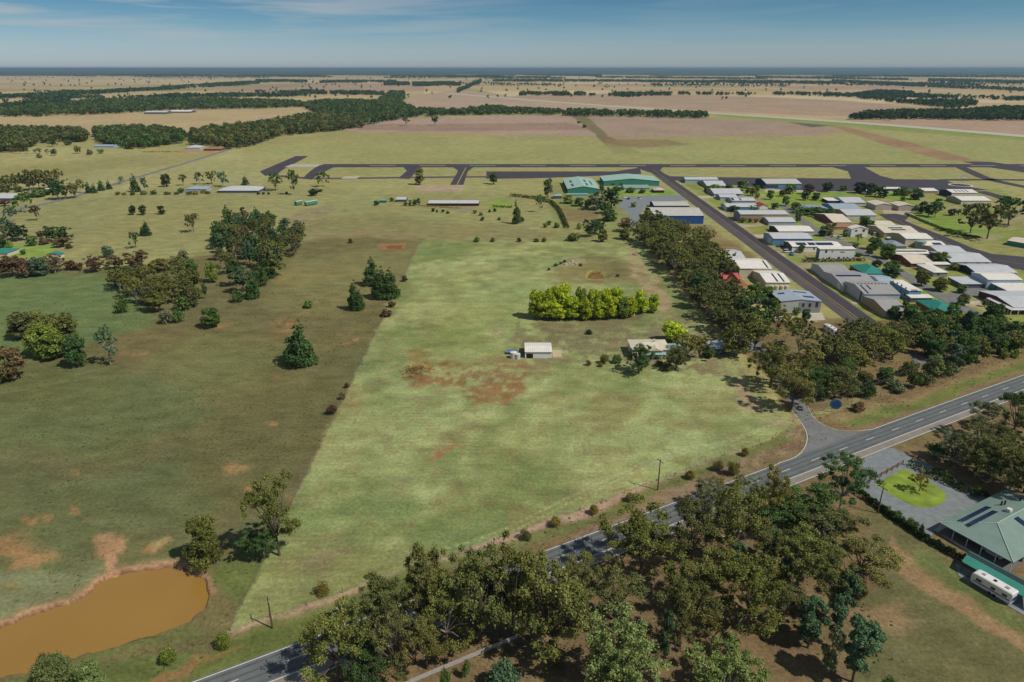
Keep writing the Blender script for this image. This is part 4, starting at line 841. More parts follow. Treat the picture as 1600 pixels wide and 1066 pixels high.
# --- custom buildings
def slab(pts, t, name, mat, parent):
    m_ = MB(); n = len(pts); lo = [(a, b_, c - t) for a, b_, c in pts]
    m_.poly(pts); m_.poly(lo[::-1])
    for i in range(n): m_.poly([lo[i], lo[(i + 1) % n], pts[(i + 1) % n], pts[i]])
    return m_.build(name, mat, parent)
def homestead():
    loc, W_, D_, h, rt, rise = fit(988, 1046, 546.5, 534.5, 559.5, 'hip', 0.24)
    def ex(root, x0, x1, D_, h, rise):
        aq = ribbed('roof_aqua', L(*R['aqua']), 'x')
        slab([(x0 + 5, -2.4, 2.35), (x1 - 1.5, -2.4, 2.35), (x1 - 1.5, -0.4, 2.75), (x0 + 5, -0.4, 2.75)], 0.1, 'porch_roof', aq, root)
        m_ = MB()
        for xx in np.linspace(x0 + 5.2, x1 - 1.7, 4): m_.box(xx - 0.06, xx + 0.06, -2.3, -2.18, 0, 2.3)
        m_.build('porch_post', WHITEP, root)
        slab([(x0 + 3.5, D_ + 0.1, 2.9), (x1 - 4, D_ + 0.1, 2.9), (x1 - 4, D_ + 3.2, 2.6), (x0 + 3.5, D_ + 3.2, 2.6)], 0.1, 'back_veranda_roof', aq, root)
        slab([(x1 + 0.4, 1, 2.7), (x1 + 7.5, 1, 2.6), (x1 + 7.5, 8.5, 2.6), (x1 + 0.4, 8.5, 2.7)], 0.12, 'carport_roof', aq, root)
        m_ = MB()
        for a, b_ in ((x1 + 7.2, 1.3), (x1 + 7.2, 8.2), (x1 + 1, 1.3)): m_.box(a - 0.07, a + 0.07, b_ - 0.07, b_ + 0.07, 0, 2.5)
        m_.build('carport_post', WHITEP, root)
        g_ = MB(); g_.prism([(2 - 2.6, h - 0.1), (2, h + 0.95), (2 + 2.6, h - 0.1)], -1.2, 4.5, 'y'); g_.build('roof', ribbed('roof_cream', L(*R['cream']), 'y'), root)
        c_ = MB(); c_.box(x0 + 9, x0 + 9.8, 5, 5.8, h + 0.6, h + 2.2); c_.build('chimney', WHITEP, root)
    building('farmhouse', 'cream roofed house with aqua verandas among garden trees in the mown paddock', 'house', loc, W_, D_, h, rt, rise, 'cream', 'cream', windows=[('f', -6, 0.9, 1.6, 1.3), ('f', 1.5, 0.8, 2.6, 1.5), ('f', 5.5, 0.9, 1.4, 1.3), ('l', 4, 1, 1.4, 1.2)], doors=[('f', -2.2, 0.9, 2.1, 'white')], extra=ex)
    a = G(1110, 553.5); W2 = xat(1133, a[1], 2.5) - xat(1111, a[1], 2.5)
    building('shed', 'low blue grey garage roof under the gums east of the cream house', 'shed', ((xat(1111, a[1], 2.5) + xat(1133, a[1], 2.5)) / 2, a[1], 0), W2, 6.5, 2.4, 'flat', 0.5, 'slate', 'bluer')
homestead()
def chalet():
    a = G(1143, 451); root = empty('chalet', (a[0], a[1], 0)); tag(root, 'steep red roofed chalet with dormers, tan gable and veranda, behind the gum belt', 'house')
    red = ribbed('roof_red_brown', L(128, 58, 48), 'x'); red2 = ribbed('roof_rose', L(170, 66, 60), 'x'); tan = plain('wall_tan', L(150, 118, 78), 0.8)
    w = MB(); w.box(-5, 5, 0, 9, 0, 2.6); w.poly([(-4.4, -0.02, 2.6), (4.4, -0.02, 2.6), (0, -0.02, 7.6)]); w.poly([(-4.4, 9.02, 2.6), (0, 9.02, 7.6), (4.4, 9.02, 2.6)]); w.build('wall', tan, root)
    r = MB(); r.prism([(-5.2, 2.2), (0, 7.7), (5.2, 2.2), (5.2, 2.4), (0, 7.95), (-5.2, 2.4)], -0.5, 9.5, 'y'); r.build('roof', red, root)
    v = MB(); zi, zo = 2.9, 2.1
    I = [(-5.2, -0.3), (5.2, -0.3), (5.2, 9.3), (-5.2, 9.3)]; O = [(-7.8, -2.8), (7.8, -2.8), (7.8, 11.8), (-7.8, 11.8)]
    for i in range(4): j = (i + 1) % 4; v.poly([(*O[i], zo), (*O[j], zo), (*I[j], zi), (*I[i], zi)]); v.poly([(*O[i], zo - 0.12), (*I[i], zi - 0.12), (*I[j], zi - 0.12), (*O[j], zo - 0.12)]); v.poly([(*O[i], zo - 0.12), (*O[j], zo - 0.12), (*O[j], zo), (*O[i], zo)])
    v.build('veranda_roof', ribbed('roof_rust', L(150, 84, 66), 'x'), root)
    for sx in (-1, 1):
        for yy in (2.6, 6.4):
            d = MB(); d.prism([(yy - 1.9, 4.6), (yy, 6.3), (yy + 1.9, 4.6), (yy + 1.9, 4.75), (yy, 6.5), (yy - 1.9, 4.75)], min(0.8 * sx, 4.6 * sx), max(0.8 * sx, 4.6 * sx), 'x'); dr = d.build('dormer', red2, root)
            g_ = MB(); g_.box(min(1.0 * sx, 4.2 * sx), max(1.0 * sx, 4.2 * sx), yy - 1.4, yy + 1.4, 3.0, 4.8); g_.build('dormer_wall', tan, root)
    p = MB()
    for x in np.linspace(-7.5, 7.5, 6): p.box(x - 0.08, x + 0.08, -2.6, -2.44, 0, 2.0)
    p.build('veranda_post', plain('dark_timber', L(70, 42, 36), 0.8), root)
    wd = MB(); wd.box(-0.6, 0.6, -0.1, 0, 4.2, 5.4); wd.build('window', GLASS, root)
chalet()
def veranda_house():
    Y = G(800, 490)[1]; h = 2.9
    xa = xat(1584, Y, h); xb = xat(1660, Y, h); Yb = G(800, 455, h)[1]
    W_, D_ = xb - xa, Yb - Y
    def ex(root, x0, x1, D_, h, rise):
        slab([(x0 - 2.6, -2.4, 2.5), (x1, -2.4, 2.5), (x1, -0.2, 2.75), (x0 - 0.3, -0.2, 2.75), (x0 - 0.3, D_ * 0.62, 2.75), (x0 - 2.6, D_ * 0.62, 2.5)], 0.12, 'veranda_roof', WHITEP, root)
        for i, (a, b_) in enumerate([(x0 - 2.4, y_) for y_ in np.linspace(-2.2, D_ * 0.6, 10)] + [(x_, -2.2) for x_ in np.linspace(x0 + 1, x1 - 1, 5)]):
            p = MB(); p.box(a - 0.13, a + 0.13, b_ - 0.13, b_ + 0.13, 0, 2.4); p.build('veranda_post', WHITEP, root)
    building('house', 'long brick house with a white posted veranda facing the village street', 'house', ((xa + xb) / 2, Y, 0), W_, D_, h, 'gx', 1.4, 'brick', 'zinc', windows=[('l', 6, 0.6, 3, 1.7), ('l', 14, 0.6, 3, 1.7), ('f', -6, 0.6, 3, 1.8)], wall_l='dbrick', extra=ex)
    a = G(1565, 383); b_ = G(1640, 396)
    ang = math.atan2(b_[1] - a[1], b_[0] - a[0])
    building('shed', 'long green walled shed with cream roof, standing askew beyond the big gum trees', 'shed', ((a[0] + b_[0]) / 2 + 3, (a[1] + b_[1]) / 2, 0), math.hypot(b_[0] - a[0], b_[1] - a[1]), 15, 3.0, 'gx', 1.0, 'green', 'cream', rz=ang)
veranda_house()
def green_house():
    L0 = np.array(G(1467, 817, 2.7)); B0 = np.array(G(1577, 884, 2.7)); T0 = np.array(G(1545, 778, 2.7))
    e2 = (T0 - L0) / np.linalg.norm(T0 - L0); rz = math.atan2(e2[1], e2[0]); ny = np.array([-e2[1], e2[0]])
    D_ = float((L0 - B0) @ ny)
    org = L0 - ny * D_
    root = empty('country_house', (org[0], org[1], 0), rz); tag(root, 'large country house with sage green hipped roof and open carport by the gravel drive', 'house')
    Wd = 30.0; h = 2.7; rise = 2.4; x0, x1 = 0.0, Wd
    gr = ribbed('roof_sage', L(120, 140, 130), 'x'); brick = plain('wall_cream_brick', L(128, 116, 100), 0.8)
    w = MB(); w.box(6.2, Wd - 0.6, 0.6, D_ - 0.6, 0, h - 0.02); w.build('wall', brick, root)
    r = MB(); zt = h + 0.16
    r.poly([(x0, 0, h), (x0, D_, h), (x1, D_, h), (x1, 0, h)])
    for p, q in (((x0, 0), (x1, 0)), ((x1, 0), (x1, D_)), ((x1, D_), (x0, D_)), ((x0, D_), (x0, 0))): r.poly([(*p, h), (*q, h), (*q, zt), (*p, zt)])
    k_ = D_ / 2; zr = h + rise; ea = (x0 + k_, k_, zr); eb = (x1 - k_, k_, zr)
    r.poly([(x0, 0, zt), (x1, 0, zt), eb, ea]); r.poly([(x1, D_, zt), (x0, D_, zt), ea, eb]); r.poly([(x1, 0, zt), (x1, D_, zt), eb]); r.poly([(x0, D_, zt), (x0, 0, zt), ea])
    ro = r.build('roof', gr, root)
    cp = MB()
    for (a, b_) in (((x0, 0, zt), ea), ((x0, D_, zt), ea), (ea, eb)): cp.tube([Vector(a) + Vector((0, 0, .05)), Vector(b_) + Vector((0, 0, .05))], 0.12, 5)
    cp.build('ridge_cap', plain('cap_sage', L(150, 172, 154), 0.6), ro)
    ch = MB(); ch.box(15.6, 16.8, 9.2, 10.2, zt + 1.0, zt + 2.7); ch.build('chimney', WHITEP, ro)
    for xx, yy in ((18.5, 12.5), (19.4, 12.2), (24, 11)):
        v_ = MB(); v_.tube([(xx, yy, zt + 0.8), (xx, yy, zt + 2.4)], 0.2, 8); v_.build('roof_vent', DARK, ro)
    for xx, ln in ((0.9, 12.5), (1.9, 11.0)):
        m_ = MB(); ya = D_ - 2.2 - (xx - 0.9) * 2.2; zf = lambda yy: zt + rise * (D_ - yy) / k_ + 0.08
        m_.poly([(3.2, ya - 1.3, zf(ya - 1.3)), (3.2 + ln, ya - 1.3, zf(ya - 1.3)), (3.2 + ln, ya, zf(ya)), (3.2, ya, zf(ya))]); m_.build('solar_panel', SOLAR, root)
    m_ = MB(); zf = lambda yy: zt + rise * yy / k_ + 0.08
    m_.poly([(14.0, 1.2, zf(1.2)), (15.5, 1.2, zf(1.2)), (15.5, 7.4, zf(7.4)), (14.0, 7.4, zf(7.4))]); m_.build('solar_panel', SOLAR, root)
    for yy in np.linspace(0.35, D_ - 0.35, 6):
        p = MB(); p.box(0.25, 0.4, yy - 0.07, yy + 0.07, 0, h); p.build('carport_post', WHITEP, root)
    fl = MB(); fl.box(0.2, 6.2, 0.2, D_ - 0.2, 0.0, 0.09); fl.build('carport_slab', plain('shade_dark_concrete', L(104, 100, 94), .9), root)  # slab colour darkened to carry the shade under the carport
    for yy in (4, 8, 12):
        wd = MB(); wd.box(6.12, 6.2, yy - 0.9, yy + 0.9, 0.9, 2.1); wd.build('window', GLASS, root)
    c0 = org + e2 * 3.2 + ny * 5.5
    # long teal canopy
    cr = empty('garden_canopy', (*G(1503, 884), 0)); tag(cr, 'long narrow teal canopy on posts between the caravan and the sage roofed house', 'canopy')
    o_ = np.array(G(1503, 884))
    P_ = [np.array(G(*p, 2.5)) - o_ for p in ((1503, 877), (1622, 945), (1622, 920), (1514, 863))]
    zz = [2.45, 2.45, 2.9, 2.9]
    slab([(p[0], p[1], z_) for p, z_ in zip(P_, zz)], 0.12, 'canopy_roof', ribbed('roof_teal2', L(56, 128, 112), 'y'), cr)
    q_ = [P_[0] * .35 + P_[3] * .65, P_[1] * .35 + P_[2] * .65, P_[2] * .94 + P_[1] * .06, P_[3] * .94 + P_[0] * .06]
    slab([(p[0], p[1], z_) for p, z_ in zip(q_, (2.80, 2.80, 2.93, 2.93))], 0.04, 'dark_strip', plain('dark_sheet', L(48, 56, 60), .6), cr)
    for i in range(6):
        for A_, B2, z_ in ((P_[0], P_[1], 2.35), (P_[3], P_[2], 2.75)):
            q = A_ + (B2 - A_) * (0.02 + i * 0.19); m_ = MB(); m_.box(q[0] - 0.06, q[0] + 0.06, q[1] - 0.06, q[1] + 0.06, 0, z_); m_.build('post', plain('dark_post', L(60, 84, 78), 0.7), cr)
    return org, e2, ny, rz, c0
gh_org, gh_e2, gh_ny, gh_rz, gh_car = green_house()

# ------------------------------------------------------------------ vehicles and small things
def paint(rgb): return plain('car_paint', L(*rgb), 0.3, var=0.03, spec=0.5)
TYRE = plain('tyre_rubber', L(30, 30, 30), 0.9)
def loft(secs, name, mat, parent):
    """secs: list of closed rings with equal point counts"""
    m_ = MB(); n = len(secs[0]); b = 0
    for s_ in secs: m_.v += s_
    for i in range(len(secs) - 1):
        for j in range(n):
            k_ = (j + 1) % n; m_.f.append([i * n + j, i * n + k_, (i + 1) * n + k_, (i + 1) * n + j]); m_.m.append(0)
    m_.f.append(list(range(n))[::-1]); m_.m.append(0); m_.f.append([(len(secs) - 1) * n + j for j in range(n)]); m_.m.append(0)
    return m_.build(name, mat, parent, smooth=False)
def wheels(root, xs, hw, r=0.34):
    for x in xs:
        for s_ in (-1, 1):
            m_ = MB(); m_.tube([(x, s_ * hw - 0.1, r), (x, s_ * hw + 0.1, r)], r, 12); m_.build('wheel', TYRE, root)
def car(pos, rz, rgb, label, kind='sedan', group=None):
    root = empty('parked_car', (pos[0], pos[1], 0.06), rz); tag(root, label, 'car', group)
    def ring(x, hw, z0, z1, c=0.12): return [(x, -hw, z0), (x, hw, z0), (x, hw, z1 - c), (x, hw - c, z1), (x, -hw + c, z1), (x, -hw, z1 - c)]
    loft([ring(-2.25, 0.74, 0.4, 0.72), ring(-2.1, 0.86, 0.3, 0.92), ring(-0.9, 0.9, 0.28, 0.98), ring(1.0, 0.9, 0.28, 0.96), ring(2.05, 0.86, 0.3, 0.84), ring(2.25, 0.72, 0.42, 0.66)], 'body', paint(rgb), root)
    if kind == 'ute': cab = [(-0.1, .80, .9, .96), (0.15, .68, .9, 1.52), (1.0, .66, .9, 1.5), (1.55, .78, .9, .96)]
    elif kind == 'van': cab = [(-2.15, .82, .9, 1.75), (-1.9, .82, .9, 1.95), (0.9, .80, .9, 1.95), (1.7, .80, .9, 1.0)]
    else: cab = [(-1.9, .80, .9, .98), (-1.25, .66, .9, 1.42), (0.5, .66, .9, 1.42), (1.25, .80, .9, .96)]
    loft([ring(x, w_, a, b_, 0.05) for x, w_, a, b_ in cab], 'window', GLASS, root)
    xs = [c_[0] for c_ in cab]; rf = MB(); rf.box(xs[1] + 0.02, xs[2] - 0.02, -0.62, 0.62, cab[1][3] - 0.02, cab[1][3] + 0.035); rf.build('roof_panel', paint(rgb), root)
    wheels(root, (-1.4, 1.4), 0.82)
    return root
car(gh_car, gh_rz + math.pi / 2, (188, 196, 200), 'white car under the carport of the sage roofed house')
CG = 'cars parked in the hangar village'
for px, py, rz, rgb, kind, lab in ((1303, 370, 0.5, (200, 200, 198), 'sedan', 'white car parked beside the white two storey house'), (1314, 373.5, 0.2, (196, 198, 202), 'van', 'white van parked nearest the village street by the grey gravel'),
    (1297, 367, 0.3, (60, 90, 130), 'sedan', 'blue car behind the white car near the two storey house'), (1388, 373, 0.1, (206, 204, 200), 'sedan', 'white car before the open garage of the wide solar house'), (1366, 368, 1.2, (190, 196, 190), 'van', 'pale van standing at the corner of the wide solar house'),
    (1229, 394.5, 0.1, (206, 206, 204), 'van', 'white van on the grass by the solar roofed shed'), (1237, 398.5, 1.4, (40, 110, 160), 'ute', 'bright blue utility beside the white van'),
    (1218, 386, 0.0, (70, 60, 58), 'ute', 'dark utility behind the white van near the blue shed'),
    (976.5, 310, 0.2, (210, 208, 204), 'sedan', 'small white car on the blue gravel car park, the western one'), (982, 311.5, 1.3, (40, 44, 54), 'sedan', 'dark car next to the small white car on the blue gravel'),
    (1000.5, 311, 0.4, (214, 212, 206), 'van', 'white van alone on the blue gravel car park'), (1215, 497, 0.3, (190, 190, 186), 'van', 'white van half hidden by gum crowns near the grey door hangar'),
    (1228, 495.5, 0.1, (180, 186, 184), 'sedan', 'pale car parked beside the white van among the gums'), (1291, 427, 0.0, (200, 200, 200), 'van', 'x'),):
    if lab != 'x': car(G(px, py), rz, rgb, lab, kind, CG)
hc = np.array(G(1070, 791)); car(hc, math.atan2(.50, .86), (44, 48, 56), 'dark car driving along the highway behind the gum crowns')
def long_box_vehicle(name, pos, rz, Ln, Wd, Ht, label, cat, stripe=True):
    root = empty(name, (pos[0], pos[1], 0.03), rz); tag(root, label, cat)
    def ring(x, hw, z0, z1, c): return [(x, -hw, z0), (x, hw, z0), (x, hw, z1 - c), (x, hw - c, z1), (x, -hw + c, z1), (x, -hw, z1 - c)]
    hw = Wd / 2; wp = plain('van_white', L(214, 212, 206), 0.35, var=0.05, spec=0.5)
    loft([ring(-Ln / 2, hw * .9, 0.8, Ht * .82, .2), ring(-Ln / 2 + 0.35, hw, 0.5, Ht - 0.15, .18), ring(-Ln / 2 + 1.2, hw, 0.45, Ht, .18), ring(Ln / 2 - 0.25, hw, 0.45, Ht, .18), ring(Ln / 2, hw * .96, 0.5, Ht - 0.12, .18)], 'body', wp, root)
    for s_ in (-1, 1):
        for x, w_ in ((-Ln * .3, 1.1), (Ln * .05, .9), (Ln * .33, 1.0)):
            m_ = MB(); y_ = s_ * hw; m_.box(x - w_ / 2, x + w_ / 2, min(y_, y_ + s_ * .03), max(y_, y_ + s_ * .03), 1.5, 2.1); m_.build('window', GLASS, root)
        if stripe:
            m_ = MB(); y_ = s_ * hw; m_.box(-Ln * .42, Ln * .46, min(y_, y_ + s_ * .02), max(y_, y_ + s_ * .02), 1.05, 1.3); m_.build('stripe', plain('blue_decal', L(50, 70, 120), 0.4), root)
    m_ = MB(); m_.box(Ln / 2 - 0.02, Ln / 2 + 0.03, -hw * .8, hw * .8, 0.9, 1.9); m_.build('rear_panel', plain('blue_decal', L(50, 70, 120), 0.4), root)
    for x, s_ in ((-Ln * .28, .35), (Ln * .0, .3), (Ln * .3, .4)):
        m_ = MB(); m_.box(x - s_, x + s_, -s_, s_, Ht - 0.02, Ht + 0.16); m_.build('roof_hatch', plain('hatch_grey', L(150, 150, 150), 0.5) if x else DARK, root)
    wheels(root, (Ln * .0, Ln * .12), hw - 0.1, 0.36)
    m_ = MB(); m_.tube([(-Ln / 2 + .3, -0.5, .5), (-Ln / 2 - 1.2, 0, .5)], .05, 5); m_.tube([(-Ln / 2 + .3, 0.5, .5), (-Ln / 2 - 1.2, 0, .5)], .05, 5); m_.tube([(-Ln / 2 - 1.1, 0, .5), (-Ln / 2 - 1.1, 0, .03)], .06, 6); m_.build('drawbar', DARK, root)
    return root
a = np.array(G(1527, 912)); b_ = np.array(G(1573, 939)); d = b_ - a
long_box_vehicle('caravan', (a + b_) / 2, math.atan2(d[1], d[0]), 8.2, 2.5, 3.0, 'white touring caravan with blue trim parked on gravel by the teal canopy', 'caravan')
a = np.array(G(1288, 514)); b_ = np.array(G(1306, 525)); d = b_ - a
long_box_vehicle('caravan', (a + b_) / 2, math.atan2(d[1], d[0]), 8.5, 2.4, 2.7, 'silver grey caravan half hidden in the trees below the taxiway street', 'caravan', False)
def tank(pos, r, h, rgb, label):
    root = empty('water_tank', (pos[0], pos[1], 0)); tag(root, label, 'water tank')
    m_ = plain('tank', L(*rgb), 0.6, var=0.06); t_ = MB(); t_.tube([(0, 0, 0), (0, 0, h)], r, 20); t_.build('body', m_, root)
    t_ = MB(); t_.tube([(0, 0, h), (0, 0, h + r * .22)], [r * 1.03, .25], 20); t_.build('lid', m_, root)
tank(G(802.6, 559.3), 1.3, 2.4, (206, 202, 192), 'white round tank beside the white machinery shed')
tank(G(808.6, 560.3), 1.1, 2.0, (186, 188, 186), 'smaller greyish tank right beside the white round tank')
tank(G(1437, 387), 3.2, 4.2, (136, 150, 142), 'large grey green tank between two sheds of the village')
for i, px in enumerate((1205, 1213, 1221, 1228)): tank(G(px, 452.5), 1.1, 2.0, (196, 184, 156), ['cream tank at the corner of the cream hangar', 'second cream tank along the cream hangar wall', 'third cream tank along the cream hangar wall', 'last cream tank towards the street end of the cream hangar wall'][i])
def trailer():
    p = G(801, 552.5); root = empty('farm_trailer', (p[0], p[1], 0)); tag(root, 'long flat blue trailer parked beside the white tanks', 'trailer')
    m_ = MB(); m_.box(-2.6, 2.0, -1.1, 1.1, 0.7, 0.86); m_.box(-2.6, 2.0, -1.1, -1.04, 0.86, 1.2); m_.box(-2.6, 2.0, 1.04, 1.1, 0.86, 1.2); m_.build('deck', plain('trailer_blue', L(96, 130, 160), 0.6), root)
    wheels(root, (-0.6, 0.3), 0.95, 0.36); t_ = MB(); t_.tube([(-2.5, 0, .75), (-4.0, 0, .6)], .07, 6); t_.build('drawbar', DARK, root)
trailer()
for px, py, Ln_, lab in ((466.5, 320.5, 6.5, 'small closed teal carriage in the open paddock'), (486, 320.5, 11, 'longer teal carriage with pale roof in the open paddock')):
    p = G(px, py); root = empty('old_carriage', (p[0], p[1], 0), 0.9 if Ln_ > 10 else 1.1); tag(root, lab, 'carriage')
    m_ = MB(); m_.prism([(-1.3, .8), (1.3, .8), (1.3, 3.1), (-1.3, 3.1)], -Ln_ / 2, Ln_ / 2, 'x'); m_.build('body', plain('carriage_green', L(70, 130, 110), 0.7), root)
    m_ = MB(); m_.prism([(-1.4, 3.1), (1.4, 3.1), (1.0, 3.5), (0, 3.7), (-1.0, 3.5)], -Ln_ / 2 - .3, Ln_ / 2 + .3, 'x'); m_.build('roof', plain('carriage_roof', L(150, 176, 160), 0.6), root)
    m_ = MB()
    for k_ in range(4): m_.box(-Ln_ / 2 + 1 + k_ * (Ln_ - 2) / 3 - .5, -Ln_ / 2 + 1 + k_ * (Ln_ - 2) / 3 + .5, -1.5, 1.5, 0, .8)
    m_.build('bogie', plain('rust', L(110, 62, 44), 0.9), root)

# power line
WOOD = plain('pole_timber', L(92, 76, 66), 0.9, var=0.2, scale=3)
def pole(px, py, ptop, rz, label):
    p = G(px, py); H_ = max(8.0, hgt(ptop, p[1])); root = empty('power_pole', (p[0], p[1], 0), rz); tag(root, label, 'power pole', 'power poles along the highway')
    m_ = MB(); m_.tube([(0, 0, 0), (0, 0, H_ * .5), (0, 0, H_)], [.19, .16, .12], 8); m_.build('pole', WOOD, root)
    m_ = MB(); m_.box(-1.2, 1.2, -.06, .06, H_ - .55, H_ - .4); m_.build('crossarm', WOOD, root)
    for x in (-1.1, -0.45, 1.1):
        m_ = MB(); m_.tube([(x, 0, H_ - .4), (x, 0, H_ - .12)], [.06, .045], 6); m_.build('insulator', plain('insulator', L(200, 200, 200), 0.3), root)
    return np.array(p), H_
pls = [pole(425.9, 982, 934, -1.05, 'timber power pole at the narrow corner of the mown paddock'), pole(1027.5, 765.7, 718, -1.05, 'timber power pole midway along the paddock highway boundary'),
       pole(1425, 609.5, 568.5, -1.05, 'timber power pole beside the roadside wood, by the far verge'), pole(1371, 802, 763, -1.05, 'timber power pole behind the clipped hedge of the sage roofed house')]
WIRE = plain('wire', L(120, 120, 118), 0.4)
def wires(a, b_, label):
    root = MB()
    (pa, ha), (pb, hb) = a, b_; d = (pb - pa) / np.linalg.norm(pb - pa); n = np.array([-d[1], d[0]])
    for o_ in (-1.1, -0.45, 1.1):
        pts = []
        for t in np.linspace(0, 1, 13):
            q = pa + (pb - pa) * t + n * o_; pts.append((q[0], q[1], ha + (hb - ha) * t - .12 - 4 * 1.1 * t * (1 - t)))
        root.tube(pts, 0.018, 3)
    o = root.build('power_line', WIRE); tag(o, label, 'power line')
wires(pls[0], pls[1], 'three thin wires above the paddock highway boundary')
wires(pls[1], pls[2], 'three thin wires crossing over the side road junction')
ext = (pls[2][0] + (pls[2][0] - pls[1][0]), 9.5)
wires(pls[2], ext, 'three thin wires in front of the roadside wood')

def wire_fence(pts, step, label, h=1.15):
    line = [np.array(G(*p)) for p in pts]; root = empty('wire_fence', (*line[0], 0)); tag(root, label, 'fence')
    fm = plain('fence_post', L(120, 108, 92), 0.9, var=0.25); wm_ = MB(); o_ = line[0]; pm = None; first = None
    for a, b_ in zip(line, line[1:]):
        Ln = np.linalg.norm(b_ - a); n = max(1, int(Ln / step))
        for i in range(n):
            q = a + (b_ - a) * i / n - o_
            if pm is None:
                m_ = MB(); m_.tube([(0, 0, -.1), (0, 0, h)], [.08, .07], 6); pm = m_.mesh('post', fm)
            link('post', pm, root, (q[0], q[1], 0))
        for z_ in (.35, .7, 1.05): wm_.tube([(*(a - o_), z_), (*(b_ - o_), z_)], .012, 3)
    wm_.build('wire', WIRE, root)
wire_fence([(658, 376), (360, 985)], 7, 'post and wire fence down the western side of the mown paddock')
wire_fence([(658, 376), (1000, 376)], 7, 'post and wire fence across the top of the mown paddock')
wire_fence([(360, 986), (640, 891), (905, 798), (1237, 671)], 7, 'post and wire fence between the mown paddock and the highway')
wire_fence([(400, 478), (438, 512), (612, 531)], 8, 'post and wire fence crossing the brown western paddock')
wire_fence([(1268, 645), (1330, 632), (1440, 598), (1620, 545)], 7, 'post and wire fence in front of the roadside wood')
def rail_fence(pts, label, h=1.2, step=2.4):
    line = [np.array(G(*p)) for p in pts]; root = empty('timber_fence', (*line[0], 0)); tag(root, label, 'fence'); m0 = plain('weathered_timber', L(112, 84, 62), 0.9, var=0.25); rl = MB(); pm = MB(); pm.box(-.12, .12, -.12, .12, 0, h + .25); pmm = pm.mesh('post', m0)
    for a, b_ in zip(line, line[1:]):
        n = max(1, int(np.linalg.norm(b_ - a) / step))
        for i in range(n + 1):
            q = a + (b_ - a) * i / n - line[0]; link('post', pmm, root, (q[0], q[1], 0))
        for z_ in (.5, .95, 1.25): rl.tube([(*(a - line[0]), z_), (*(b_ - line[0]), z_)], .07, 5)
    rl.build('rail', m0, root)
rail_fence([(1358, 755), (1385, 740), (1410, 726)], 'rustic timber rail fence at the edge of the bright lawn')
rail_fence([(1424, 722), (1434, 717)], 'short rustic timber rail fence across the drive entrance')
def paling():
    a = np.array(G(600, 1086)); b_ = np.array(G(810, 997)); root = empty('paling_fence', (*a, 0)); d = b_ - a; Ln = np.linalg.norm(d); d /= Ln; n = np.array([-d[1], d[0]])
    tag(root, 'long pale paling fence under the gum trees at the bottom of the view', 'fence')
    m_ = MB(); k_ = int(Ln / .2)
    for i in range(k_):
        q = d * (i * .2); q2 = d * (i * .2 + .17); z_ = 1.1 + 0.04 * math.sin(i * 1.7)
        A_, B2 = q - n * .02, q2 - n * .02; A3, B3 = q + n * .02, q2 + n * .02
        m_.poly([(*A_, .05), (*B2, .05), (*B2, z_), (*A_, z_)]); m_.poly([(*B3, .05), (*A3, .05), (*A3, z_), (*B3, z_)]); m_.poly([(*A_, z_), (*B2, z_), (*B3, z_), (*A3, z_)])
    m_.build('slat', plain('paling', L(176, 170, 164), 0.85, var=0.18, scale=2), root)
    r = MB()
    for z_ in (.35, .85): r.tube([(*(n * .05), z_), (*(d * Ln + n * .05), z_)], .04, 4)
    r.build('rail', plain('paling_rail', L(140, 132, 122), 0.9), root)
paling()
def round_sign():
    p = np.array(G(1303.5, 645)); root = empty('round_sign', (*p, 0), -0.35); tag(root, 'large round blue sign on two posts at the side road entrance', 'sign')
    m_ = MB(); m_.tube([(0, -.07, 3.1), (0, .07, 3.1)], 1.75, 28); m_.build('panel', plain('sign_blue', L(46, 88, 142), 0.5, var=0.25, scale=1.2), root)
    m_ = MB()
    for i in range(28):
        a0 = 2 * math.pi * i / 28; a1 = 2 * math.pi * (i + 1) / 28
        m_.poly([(1.3 * math.cos(a0), -.085, 3.1 + 1.3 * math.sin(a0)), (1.42 * math.cos(a0), -.085, 3.1 + 1.42 * math.sin(a0)), (1.42 * math.cos(a1), -.085, 3.1 + 1.42 * math.sin(a1)), (1.3 * math.cos(a1), -.085, 3.1 + 1.3 * math.sin(a1))])
    m_.build('ring', plain('sign_pale_blue', L(96, 136, 180), 0.5), root)
    for x in (-.8, .8):
        m_ = MB(); m_.tube([(x, .12, 0), (x, .12, 2.4)], .07, 6); m_.build('post', plain('steel_post', L(160, 160, 160), 0.5), root)
round_sign()
def windsock():
    c_ = np.array(G(1501, 289.5)); m_ = MB()
    for i in range(32):
        a0 = 2 * math.pi * i / 32; a1 = 2 * math.pi * (i + 1) / 32
        m_.poly([(c_[0] + 8.5 * math.cos(a0), c_[1] + 8.5 * math.sin(a0), .12), (c_[0] + 10.5 * math.cos(a0), c_[1] + 10.5 * math.sin(a0), .12), (c_[0] + 10.5 * math.cos(a1), c_[1] + 10.5 * math.sin(a1), .12), (c_[0] + 8.5 * math.cos(a1), c_[1] + 8.5 * math.sin(a1), .12)])
    tag(m_.build('signal_circle_marking', WHITE), kind='structure')
    sheet('signal_circle', [tuple(c_ + 8.4 * np.array([math.cos(a_), math.sin(a_)])) for a_ in np.linspace(0, 2 * math.pi, 25)[:-1]], .11, DARK_ASPH, True)
    root = empty('windsock', (*c_, 0)); tag(root, 'white windsock on a mast inside the ringed dark circle', 'windsock')
    m_ = MB(); m_.tube([(0, 0, 0), (0, 0, 7)], [.12, .07], 6); m_.build('mast', WHITEP, root); m_ = MB(); m_.tube([(0, 0, 6.8), (2.2, 0, 7.0), (4.2, 0, 6.7)], [.55, .42, .25], 10); m_.build('sock', WHITEP, root)
windsock()
#@@TREES

